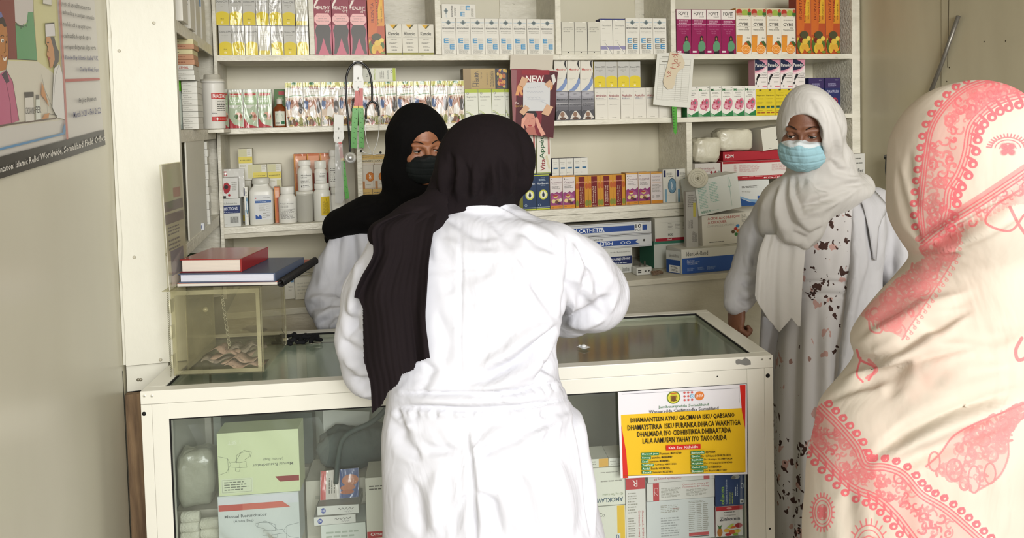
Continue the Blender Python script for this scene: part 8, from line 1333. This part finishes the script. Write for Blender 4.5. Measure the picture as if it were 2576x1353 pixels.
# banknotes folded inside
def note_strip(name, label, x, y, z, L, wd, rz, seed, c1, wave=0.008):
    q = random.Random(seed); m = MB(); n = 18; vs = []
    for i in range(n+1):
        t = i/n; hgt = z+wave*(1+math.sin(t*9+seed))*(0.6+0.4*math.sin(t*4)); dx = L*t*0.8; dy = 0.006*math.sin(t*12+seed)
        vs += [(dx, dy, hgt), (dx+0.004, dy+wd, hgt+0.003*math.sin(t*7))]
    m.add(vs, [(2*i, 2*i+2, 2*i+3, 2*i+1) for i in range(n)], c1, True); o = m.build(name, M=Mb @ TR(x, y, 0.0055, rz)); thicken(o, 0.0006); return tag(o, label, 'banknote', 'worn banknotes in the acrylic box')
nm1 = noise_mat('worn_pink_banknote', '#a58c84', '#bfa89d', 60, 0.8, 0.3, c3='#7f6f6c', spot=0.6, spot_scale=90); nm2 = noise_mat('worn_grey_banknote', '#7f7874', '#a39a92', 60, 0.8, 0.3, c3='#5f5958', spot=0.6, spot_scale=90)
for i, (x, y, z, L, wd, rz, c) in enumerate(((0.125, 0.02, 0.000, 0.13, 0.06, 0.05, nm1), (0.115, 0.035, 0.012, 0.11, 0.06, -0.05, nm1), (0.05, 0.06, 0.002, 0.12, 0.055, 0.3, nm2), (0.07, 0.08, 0.012, 0.14, 0.06, 0.1, nm1), (0.12, 0.10, 0.02, 0.12, 0.06, 0.35, nm2), (0.16, 0.07, 0.03, 0.09, 0.06, 0.5, nm2), (0.06, 0.10, 0.022, 0.12, 0.05, -0.15, nm1))):
    note_strip('banknote', 'worn folded banknote in the heap inside the acrylic box', x, y, z, L, wd, rz, i*3+1, c)
ZT_ = ZC_+HB+0.0050
# ledger pad, blue book, red book
def book(cover, pages, red=False):
    def f(w, d, h):
        t = 0.0025
        def cov(m): m.bbox(-0.003, w+0.002, -0.001, d, 0, t, 0.001, cover); m.bbox(-0.003, w+0.002, -0.001, d, h-t, h, 0.001, cover); m.bbox(w-0.001, w+0.003, -0.001, d, 0, h, 0.0012, cover)
        def pg(m):
            m.box(0.002, w-0.0015, 0.003, d-0.003, t+0.0002, h-t-0.0002, pages)
            for i in range(int((h-2*t)/0.0016)): m.box(0.002, w-0.0015, 0.0027, 0.003, t+0.0008+i*0.0016, t+0.0011+i*0.0016, mc('#b9b4ac'))
        return [('cover', cov), ('pages', pg)]
    return f
def pad(w, d, h):
    return [('cover', lambda m: m.box(0, w, 0, d, 0, 0.002, mc('#24211f', 0.4))), ('pages', lambda m: m.box(0.002, w-0.012, 0.001, d-0.002, 0.0022, h, mc('#c9c4ba', 0.7))), ('front_cover', lambda m: m.box(0.002, w-0.01, 0.002, d-0.001, h+0.0002, h+0.0015, mc('#a85a4c', 0.5))), ('spiral_binding', lambda m: [m.tube([(w-0.003+0.010*math.cos(a), i*0.0065+0.003+0.001*a, 0.006+0.010*math.sin(a)) for a in np.linspace(0, 6.283, 11)[:-1]], 0.0024, mc('#1b1a1a', 0.4), 5, closed=True) for i in range(int(d/0.0065))])]
hp = 0.009
obox('ledger_pad', 'spiral bound ledger pad lying on the acrylic box', 'notebook', (444, 723), (708, 718), (742, 662), ZT_, hp, pad)
hb2 = 0.024; obox('blue_book', 'blue hardcover book lying between ledger pad and red book', 'book', (452, 712), (690, 709), (718, 668), ZT_+hp+0.002, hb2, book(mc('#4d586e', 0.45, 0.1), mc('#cfd2e0', 0.7)))
obox('red_book', 'red hardcover book lying on top of the blue book', 'book', (456, 686), (606, 684), (658, 652), ZT_+hp+0.0025+hb2, 0.036, book(mc('#8f1d1c', 0.22, 0.6), mc('#d9cdbf', 0.75)))
# acrylic sign holder standing on the box
a = onZ(437, 722, ZT_+0.012)
sh = empty('sign_holder', (a.x, a.y, ZT_+0.0005), ctr.rotation_euler[2]); tag(sh, 'clear acrylic sign holder with faded sheet, standing left of the books', 'sign holder')
hS = 0.335; MS_ = Matrix.Rotation(math.radians(-1.2), 4, 'Y')
m = MB(); m.box(-0.016, -0.0135, 0, 0.15, 0, hS, acr, MS_); m.box(-0.0105, -0.008, 0, 0.15, 0, hS, acr, MS_); m.box(-0.03, 0.0, 0.0, 0.15, 0, 0.002, acr2); q = m.build('holder_panel'); q.parent = sh
m = MB(); m.box(-0.0127, -0.0112, 0.003, 0.147, 0.003, hS-0.002, mc('#cdcac0', 0.6), MS_)
fnS = lambda x, y, L: MS_ @ Vector((-0.0111+0.0001*L, 0.003+0.144*x, 0.003+(hS-0.005)*y))
m.art([('r', 0, 0.62, 1, 0.70, '#8d8390'), ('r', 0, 0.52, 1, 0.60, '#938996'), ('r', 0.5, 0.72, 0.9, 0.8, '#b98d8d'), ('n', 0.1, 0.42, 0.9, 0.5, '#8d8898', 3), ('n', 0.1, 0.3, 0.9, 0.4, '#8d8898', 3), ('r', 0.15, 0.1, 0.85, 0.3, '#9a94a0'), ('r', 0.1, 0.02, 0.9, 0.1, '#c9bdb5')], fnS); q = m.build('sheet'); q.parent = sh
# black lanyard heap with keys on the glass
zg = H-0.0068
kc = MCi @ onZ(748, 862, zg)
g = G((-0.09, -0.06, -0.001), (0.09, 0.06, 0.05), 0.002); o = None; q = random.Random(11)
for i in range(26):
    a0 = q.uniform(0, 6.28); x, y = q.uniform(-0.055, 0.055), q.uniform(-0.025, 0.025); r = q.uniform(0.005, 0.009); L = q.uniform(0.015, 0.035); zz_ = q.uniform(0.007, 0.022)
    c = cap(g, (x, y, zz_), (x+L*math.cos(a0), y+L*0.6*math.sin(a0), max(0.006, zz_+q.uniform(-0.012, 0.006))), r, r*0.7); o = c if o is None else smin(o, c, 0.004)
V, F = nets(g, o); kl = empty('keys_on_lanyard', tuple(MC @ Vector((kc.x, kc.y, zg)))); kl.rotation_euler = (0, 0, ctr.rotation_euler[2]); tag(kl, 'heap of black lanyard cloth with keys on the counter glass', 'keys')
m = MB(); m.add([tuple(v) for v in relax(V, F, 1)], F.tolist(), mc('#121316', 0.8), True); m.tube([(-0.03, 0.0, 0.02), (-0.045, 0.01, 0.035), (-0.05, 0.02, 0.042)], 0.001, blk, 6); o = m.build('lanyard'); o.parent = kl
m = MB(); m.bbox(0.045, 0.075, -0.022, -0.010, 0.0005, 0.003, 0.0005, mc('#a8a596', 0.3, metal=0.7)); m.lathe([(0.009, 0), (0.009, 0.002)], mc('#a8a596', 0.3, metal=0.7), 14, Matrix.Translation((0.045, -0.016, 0.001))); m.lathe([(0.008, 0), (0.01, 0.003), (0.008, 0.006)], mc('#dcdad2', 0.3), 14, Matrix.Translation((-0.032, -0.022, 0.016))); o = m.build('key'); o.parent = kl
# pill blister
pc = MC @ Vector(tuple(MCi @ onZ(1468, 873, zg))); m = MB(); m.bbox(-0.014, 0.014, -0.016, 0.016, 0.0002, 0.001, 0.0003, mc('#d3d5d6', 0.2, 0.6)); m.lathe([(0.008, 0.001), (0.0075, 0.005), (0.005, 0.007), (0.001, 0.0075)], mc('#e0e1e2', 0.15, 0.8), 16); m.lathe([(0.005, 0.001), (0.0045, 0.004), (0.001, 0.005)], mc('#e0e1e2', 0.15, 0.8), 14, Matrix.Translation((-0.003, 0.0125, 0)))
tag(m.build('pill_blister', M=TR(pc.x, pc.y, zg+0.0004, 0.4)), 'single pill blister piece lying on the counter glass', 'pill blister')
# ================================================================== inside the counter
def ibox(name, label, typ, x0, x1, yt, yb, dy, z=None, d=0.08, H=None, rz=0.0, cat='box', group=None):
    xa_, za_ = inside(x0, yb, dy); xb_, _ = inside(x1, yb, dy); _, zt_ = inside((x0+x1)/2, yt, dy); z = za_ if z is None else z; Hh = H or (zt_-z)
    return carton(name, typ, abs(xb_-xa_), d, Hh, MC @ TR((xa_+xb_)/2, dy, z+0.0006, rz), label, cat, group), Hh
LG = '#6f7768'
bag_lines = lambda fx, fy, c: [('L', [(fx(a), fy(b)) for a, b in p], 0.0008, c) for p in ([(0.0, 0.62), (0.12, 0.58), (0.16, 0.48), (0.1, 0.36), (0.0, 0.32)], [(0.12, 0.58), (0.13, 0.34)], [(0.16, 0.52), (0.28, 0.5), (0.27, 0.42), (0.16, 0.44)], [(0.28, 0.5), (0.36, 0.52), (0.37, 0.42), (0.27, 0.42)], [(0.22, 0.52), (0.3, 0.66), (0.4, 0.68), (0.42, 0.6), (0.34, 0.54)], [(0.24, 0.5), (0.24, 0.62), (0.34, 0.7), (0.44, 0.66), (0.42, 0.58)], [(0.22, 0.42), (0.22, 0.37), (0.27, 0.36), (0.28, 0.41)])]
ART['ambu_g'] = ('#d0dab2', '#b3bf98', [('t', 0.12, 0.82, 0.28, 0.88, '#e3e8d3', '1 SET', 180), ('b', 0.42, 0.43, 0.93, 0.48, LG, 'Manual Resuscitator', 180), ('t', 0.56, 0.52, 0.81, 0.57, LG, '(Ambu Bag)', 180), ('p', [(0.7, 0.26), (1, 0.26), (1, 0.17), (0.76, 0.17), (0.73, 0.21)], '#8c2f38'), ('r', 0.02, 0.03, 0.42, 0.27, '#d3dbbf'), ('L', [(0.035, 0.05), (0.4, 0.05), (0.4, 0.25), (0.035, 0.25), (0.035, 0.05)], 0.0007, LG), ('n', 0.06, 0.07, 0.38, 0.23, LG, 4)]+bag_lines(lambda a: a*0.95, lambda b: b+0.02, LG), 0.35, 0.2)
ART['ambu_w'] = ('#cdd4d2', '#b9c0be', [('r', 0, 0.80, 1, 0.98, '#d3d6dc'), ('p', [(0, 0.72), (0, 0.84), (0.8, 0.84), (0.9, 0.72)], '#c9665a'), ('p', [(0, 0.72), (0, 0.84), (0.3, 0.84), (0.3, 0.72)], '#bb4a44'), ('b', 0.07, 0.58, 0.6, 0.64, '#5a6266', 'Manual Resuscitator'), ('t', 0.18, 0.48, 0.43, 0.54, '#5a6266', '(Ambu Bag)')]+bag_lines(lambda a: 1.0-a*1.25, lambda b: b-0.22, '#6a7478'), 0.35, 0.2)
_, hA = ibox('resuscitator_box', 'white manual resuscitator box behind the counter glass, lower', 'ambu_w', 553, 757, 1243, 1400, 0.045, zsh+0.07, 0.075)
ibox('supply_box', 'plain carton under the lower resuscitator box', 'plain', 553, 757, 1243, 1400, 0.045, zsh, 0.075, H=0.069)
ibox('resuscitator_box', 'pale green manual resuscitator box printed upside down, upper', 'ambu_g', 551, 756, 1085, 1242, 0.045, zsh+0.07+hA+0.001, 0.075)
gz = noise_mat('cotton_gauze', '#c3c2b0', '#d3d2c2', 30, 0.95, 0.5, bscale=200)
for i, (px, py, dy) in enumerate(((474, 1309, 0.06), (472, 1334, 0.06), (473, 1359, 0.06), (523, 1325, 0.075), (524, 1350, 0.075))):
    x_, z_ = inside(px, py, dy); m = MB(); n1 = 0.024
    m.lathe([(0.002, -n1), (0.0105, -n1), (0.0125, -n1+0.003), (0.0125, n1-0.003), (0.0105, n1), (0.002, n1)], gz, 24, MC @ Matrix.Translation((x_, dy+0.02, z_)) @ Matrix.Rotation(math.pi/2, 4, 'Y') @ Matrix.Scale(1.25, 4, Vector((1, 0, 0))))
    tag(m.build('gauze_roll'), 'rolled cotton gauze stacked behind the counter glass at left', 'gauze roll', 'gauze rolls inside the counter')
xg, _ = inside(500, 1300, 0.05); carton('supply_box', 'plain', 0.13, 0.10, inside(480, 1371, 0.06)[1]-zsh-0.002, MC @ TR(xg, 0.04, zsh+0.0006), 'plain carton under the gauze rolls inside the counter', 'box')
pillow('wrapped_gauze_pack', 'pale gauze pack in clear film at the left behind the counter glass', 'pack', tuple(MC @ Vector((inside(500, 1270, 0.2)[0], 0.21, zsh+0.12))), 0.05, 0.045, 0.075, noise_mat('filmed_gauze', '#9c9d8c', '#b3b4a2', 9, 0.3, 0.6, bscale=22, coat=0.4), 8, 0.008)
xg, _ = inside(505, 1300, 0.2); carton('supply_box', 'plain', 0.12, 0.10, 0.118, MC @ TR(xg, 0.17, zsh+0.0006), 'plain carton carrying the wrapped gauze pack', 'box')
ART['plast'] = ('#d3d4cf', '#9a9a94', [('e', 0.14, 0.5, 0.06, 0.32, '#4a5aa0'), ('b', 0.10, 0.35, 0.18, 0.65, '#e3e4ea', '100'), ('L', [(0.5+i*0.03, 0.62+0.12*math.sin(i*2.1)) for i in range(14)], 0.0012, '#2a2a2c'), ('L', [(0.66+i*0.025, 0.3+0.1*math.sin(i*2.7)) for i in range(9)], 0.001, '#8a8a90')], 0.3, 0.6)
ART['plast2'] = ('#b9b4ae', '#b9b4ae', [('r', 0.0, 0.0, 0.14, 1, '#b3453f'), ('r', 0.14, 0.0, 0.5, 1, '#c3beb6'), ('n', 0.2, 0.2, 0.4, 0.8, G5, 3, 1), ('p', [(0.5, 0), (1, 0), (1, 1), (0.5, 1)], '#4a5a86'), ('e', 0.78, 0.6, 0.22, 0.2, '#b3765a'), ('e', 0.72, 0.35, 0.2, 0.1, '#b3765a'), ('e', 0.7, 0.2, 0.18, 0.08, '#a96a50')], 0.25, 0.8)
ART['pale'] = ('#d0d6d0', '#c3c9c3', [('n', 0.1, 0.3, 0.9, 0.85, '#a9b3a8', 5)], 0.35, 0.3)
_, h1_ = ibox('plaster_box', 'pale box under the plaster boxes inside the counter', 'pale', 810, 922, 1318, 1400, 0.06, zsh, 0.10)
_, h2_ = ibox('plaster_box', 'lower plaster box with blue round mark, printed upside down', 'plast', 790, 895, 1298, 1317, 0.06, zsh+h1_+0.001, 0.09, rz=0.02)
o, h3_ = ibox('plaster_box', 'upper plaster box with blue round mark and wavy script', 'plast', 798, 903, 1272, 1297, 0.065, zsh+h1_+h2_+0.002, 0.09, rz=-0.03)
xa_, za_ = inside(812, 1270, 0.08); o = carton('plaster_box', 'plast2', 0.105, 0.012, 0.075, MC @ TR(inside(852, 1270, 0.08)[0], 0.10, zsh+h1_+h2_+h3_+0.004, 0.05, math.radians(-28)), 'plaster pack with bandaged hand picture propped on the plaster boxes', 'box')
ART['omep'] = ('#d3d2c6', '#c3c2b6', [('r', 0, 0.28, 1, 0.36, '#b3242e'), ('b', 0.1, 0.295, 0.95, 0.345, '#e8e2da', 'Omeprazole'), ('r', 0.5, 0.66, 0.95, 0.8, '#b3242e'), ('n', 0.1, 0.85, 0.8, 0.92, G5, 2), ('t', 0.3, 0.18, 0.5, 0.24, G4, 'Rx'), ('r', 0.6, 0.0, 0.95, 0.12, '#8c2430')], 0.35, 0.3)
ibox('supply_box', 'white box with red bands at the coat hem inside the counter', 'omep', 925, 1010, 1200, 1400, 0.05, zsh, 0.10)
# cuff, hose and wrapping in the middle
cuffm = fabric('grey_green_cuff', '#59625f', 0.8, 0, 0.3, 12)
pillow('blood_pressure_cuff', 'grey blood pressure cuff folded inside the counter', 'cuff', tuple(MC @ Vector((inside(895, 1200, 0.2)[0], 0.24, zsh+0.18))), 0.11, 0.05, 0.055, cuffm, 4, 0.012, pw=3)
xc_ = inside(880, 1200, 0.2)[0]; carton('supply_box', 'plain', 0.24, 0.14, 0.178, MC @ TR(xc_, 0.17, zsh+0.0006), 'plain carton carrying the cuff inside the counter', 'box')
m = MB(); m.tube([MC @ Vector((inside(x, y, 0.12)[0], 0.12, inside(x, y, 0.12)[1])) for x, y in smooth([(985, 1000), (965, 1035), (930, 1065), (885, 1085), (860, 1110), (850, 1160), (845, 1215)], 6)], 0.0075, mc('#4a5552', 0.4), 10); tag(m.build('rubber_hose'), 'dark curved hose behind the counter glass', 'hose')
m = MB(); w_ = MC @ Vector((0, 0.30, 0)); ps = [MC @ Vector((inside(x, y, 0.30)[0], 0.30, inside(x, y, 0.30)[1])) for x, y in ((812, 1030), (930, 1035), (925, 1100), (815, 1105))]; m.add(ps, [(0, 1, 2, 3)], mc('#d0d3cc', 0.6)); thicken(tag(m.build('paper_sheet'), 'white paper sheet standing at the back inside the counter', 'paper'), 0.001)
ART['gcard'] = ('#57635f', '#57635f', [('n', 0.1, 0.2, 0.9, 0.5, '#77837f', 2)], 0.4, 0.2)
ibox('dark_carton', 'dark grey carton at the back inside the counter', 'gcard', 560, 790, 1045, 1180, 0.32, None, 0.06)
xk, _ = inside(675, 1180, 0.32); ztk = inside(675, 1180, 0.32)[1]; carton('supply_box', 'plain', 0.24, 0.06, ztk-zsh-0.002, MC @ TR(xk, 0.32, zsh+0.0006), 'plain carton below the dark grey carton', 'box')
# clear plastic bag over the resuscitator boxes
def bag_fold(u, v): return 0.010*math.sin(u*9+v*7)+0.006*math.sin(u*23-v*11+2)+0.004*math.sin(u*41+v*29)
bv = []; nb_ = 40
for j in range(nb_+1):
    for i in range(nb_+1):
        u, v = i/nb_, j/nb_; x = inside(470+330*u+25*math.sin(v*6), 1050, 0.03)[0]; z = inside(640, 1060+300*v, 0.03)[1]; bv.append((x, 0.034+0.004*math.sin(u*7+v*5)+0.0025*math.sin(u*19-v*9), z))
m = MB(); m.add([MC @ Vector(p) for p in bv], [(j*(nb_+1)+i, j*(nb_+1)+i+1, (j+1)*(nb_+1)+i+1, (j+1)*(nb_+1)+i) for j in range(nb_) for i in range(nb_)], glass_mat('clear_plastic_film', '#fdfefe', 0.03, 0.75, 0.08, 0.015, '#dfe3e0'), True)
tag(m.build('plastic_bag'), 'clear crinkled plastic bag around the resuscitator boxes', 'plastic bag')
# right half: cartons against the glass
ART['amk'] = ('#d3d3c6', '#c3c3b6', [('b', 0.05, 0.08, 0.95, 0.2, '#2c4a5e', 'AMOKLAVIN', 180), ('t', 0.35, 0.25, 0.95, 0.33, '#6a7a4a', '625 mg Film Coated', 180), ('n', 0.3, 0.6, 0.95, 0.68, G7, 1), ('n', 0.3, 0.85, 0.95, 0.9, G7, 1)], 0.35, 0.3)
ART['amk2'] = ('#d3d3c6', '#c3c3b6', [('r', 0.72, 0, 0.98, 1, '#d9b22c'), ('r', 0.62, 0.05, 0.82, 0.3, '#d3d3c6'), ('t', 0.68, 0.08, 0.78, 0.27, '#23457e', 'p', 0), ('t', 0.1, 0.75, 0.3, 0.85, G5, 'Co')], 0.35, 0.3)
ART['orw'] = ('#cfcfc2', '#c3c3b6', [('r', 0.6, 0, 1, 1, '#cfa044'), ('n', 0.1, 0.2, 0.5, 0.8, G7, 2)], 0.35, 0.3)
ART['clv'] = ('#d2cfca', '#c3c0ba', [('r', 0, 0.82, 1, 0.99, '#b3242e'), ('t', 0.35, 0.86, 0.6, 0.96, '#e8dcd8', 'R', 180), ('n', 0.1, 0.45, 0.6, 0.78, G7, 8), ('b', 0.60, 0.03, 0.72, 0.5, '#b3454a', 'Clotrimazole pessary BP', -90), ('b', 0.78, 0.03, 0.9, 0.5, '#b3454a', 'Clotrimazole BP 500 mg', -90), ('n', 0.1, 0.1, 0.5, 0.4, G7, 8)], 0.35, 0.3)
ART['clh'] = ('#d2cfca', '#c3c0ba', [('r', 0.08, 0.0, 0.17, 1, '#b3242e'), ('L', [(0.1, 0.3), (0.1, 0.7), (0.15, 0.7), (0.15, 0.5), (0.1, 0.5), (0.15, 0.3)], 0.001, '#e8dcd8'), ('t', 0.52, 0.74, 0.92, 0.86, '#b3454a', 'Clotrimazole pessary BP'), ('t', 0.52, 0.6, 0.92, 0.72, '#b3454a', 'Clotrimazole BP 500 mg'), ('n', 0.2, 0.15, 0.5, 0.7, G7, 8), ('n', 0.58, 0.15, 0.92, 0.55, G7, 6)], 0.35, 0.3)
ART['clr'] = ('#d2cfca', '#c3c0ba', [('b', 0.08, 0.3, 0.5, 0.7, '#b3454a', 'Clotrimazole pessary BP', 180), ('r', 0.84, 0, 0.93, 1, '#b3242e')], 0.35, 0.3)
ART['tbl'] = ('#c9cccc', '#bcbfbf', [('n', 0.2, 0.7, 0.48, 0.9, G7, 5), ('b', 0.37, 0.78, 0.48, 0.82, '#8c3a34', 'Savoy', 180), ('n', 0.2, 0.1, 0.48, 0.6, '#9a9d9d', 8), ('r', 0.62, 0.08, 0.92, 0.16, '#b3242e'), ('r', 0.62, 0.05, 0.92, 0.07, '#23201d'), ('n', 0.62, 0.2, 0.72, 0.88, G7, 14), ('n', 0.74, 0.2, 0.82, 0.88, G7, 14), ('n', 0.84, 0.2, 0.92, 0.88, G7, 14), ('n', 0.62, 0.9, 0.9, 0.96, G7, 2)], 0.35, 0.3)
ART['olia'] = ('#26406e', '#20365e', [('b', 0.16, 0.05, 0.3, 0.62, '#8db33c', 'oliacen', 90), ('t', 0.34, 0.05, 0.42, 0.85, '#cfd8e6', 'Cetirizine hydrochloride', 90), ('n', 0.45, 0.05, 0.6, 0.5, '#b9c44a', 3, 1), ('e', 0.7, 0.92, 0.14, 0.07, '#a9a9a4'), ('e', 0.62, 0.9, 0.08, 0.05, '#77756a'), ('n', 0.66, 0.3, 0.78, 0.7, '#cfd8e6', 2, 1), ('o', 0.92, 0.62, 0.05, 0.09, 0.25, '#cfd8e6'), ('r', 0.84, 0.04, 0.96, 0.18, '#dfe0e0'), ('e', 0.9, 0.11, 0.03, 0.04, '#23201d')], 0.33, 0.4)
ART['zink'] = ('#d9d3cf', '#a8242c', [('r', 0, 0.86, 1, 1, '#b3202a'), ('e', 0.5, 0.93, 0.1, 0.035, '#d98a84'), ('n', 0.3, 0.77, 0.85, 0.83, G5, 1), ('t', 0.3, 0.67, 0.75, 0.73, G5, 'Food Supplement'), ('b', 0.14, 0.52, 0.9, 0.64, '#1d2230', 'Zinkomin'), ('e', 0.14, 0.15, 0.1, 0.14, '#b3702a'), ('p', [(0.04, 0.42), (0.1, 0.3), (0.06, 0.3), (0.14, 0.26), (0.22, 0.3), (0.18, 0.3), (0.24, 0.42), (0.14, 0.34)], '#3f6a34'), ('e', 0.85, 0.34, 0.14, 0.08, '#a3222c'), ('e', 0.6, 0.3, 0.14, 0.05, '#c9632c'), ('p', [(0.4, 0.3), (0.62, 0.42), (0.7, 0.4), (0.5, 0.26)], '#b9c44a'), ('e', 0.4, 0.2, 0.12, 0.06, '#d9a83a'), ('e', 0.6, 0.14, 0.13, 0.07, '#c9582c'), ('e', 0.8, 0.16, 0.12, 0.06, '#d9c04a'), ('e', 0.45, 0.06, 0.12, 0.045, '#b3242e'), ('e', 0.72, 0.05, 0.1, 0.04, '#8cae3c')], 0.33, 0.4)
zl = zsh+0.0008
ibox('tablet_carton', 'white carton with yellow band, lowest at the coat inside the counter', 'amk2', 1500, 1575, 1273, 1362, 0.032, zl)
z_ = inside(1535, 1272, 0.032)[1]
_, h_ = ibox('tablet_carton', 'white tablet carton with its name upside down, inside the counter', 'amk', 1486, 1573, 1176, 1272, 0.032, z_+0.001)
ibox('tablet_carton', 'thin orange and white carton on the upside down one', 'orw', 1470, 1531, 1155, 1175, 0.036, z_+h_+0.002)
ibox('tablet_carton', 'thin white carton touching the yellow notice', 'flat4', 1532, 1575, 1152, 1175, 0.036, z_+h_+0.002)
ibox('pessary_carton', 'tall white carton with red top and sideways red lettering', 'clv', 1576, 1626, 1200, 1362, 0.032, zl)
_, h_ = ibox('tablet_carton', 'white carton printed with a table and red bar', 'tbl', 1628, 1798, 1257, 1362, 0.032, zl)
_, h2 = ibox('pessary_carton', 'white carton with upright red band on the table printed one', 'clh', 1628, 1798, 1211, 1256, 0.032, zl+h_+0.001)
ibox('pessary_carton', 'thin red and white carton just under the yellow notice', 'clr', 1630, 1798, 1192, 1210, 0.032, zl+h_+h2+0.002)
_, h_ = ibox('tablet_carton', 'red and white carton with fruit picture inside the counter', 'zink', 1801, 1869, 1273, 1352, 0.032, zl)
ibox('tablet_carton', 'dark blue carton with sideways green lettering inside the counter', 'olia', 1800, 1874, 1194, 1272, 0.032, zl+h_+0.001)
bpy.context.view_layer.update()
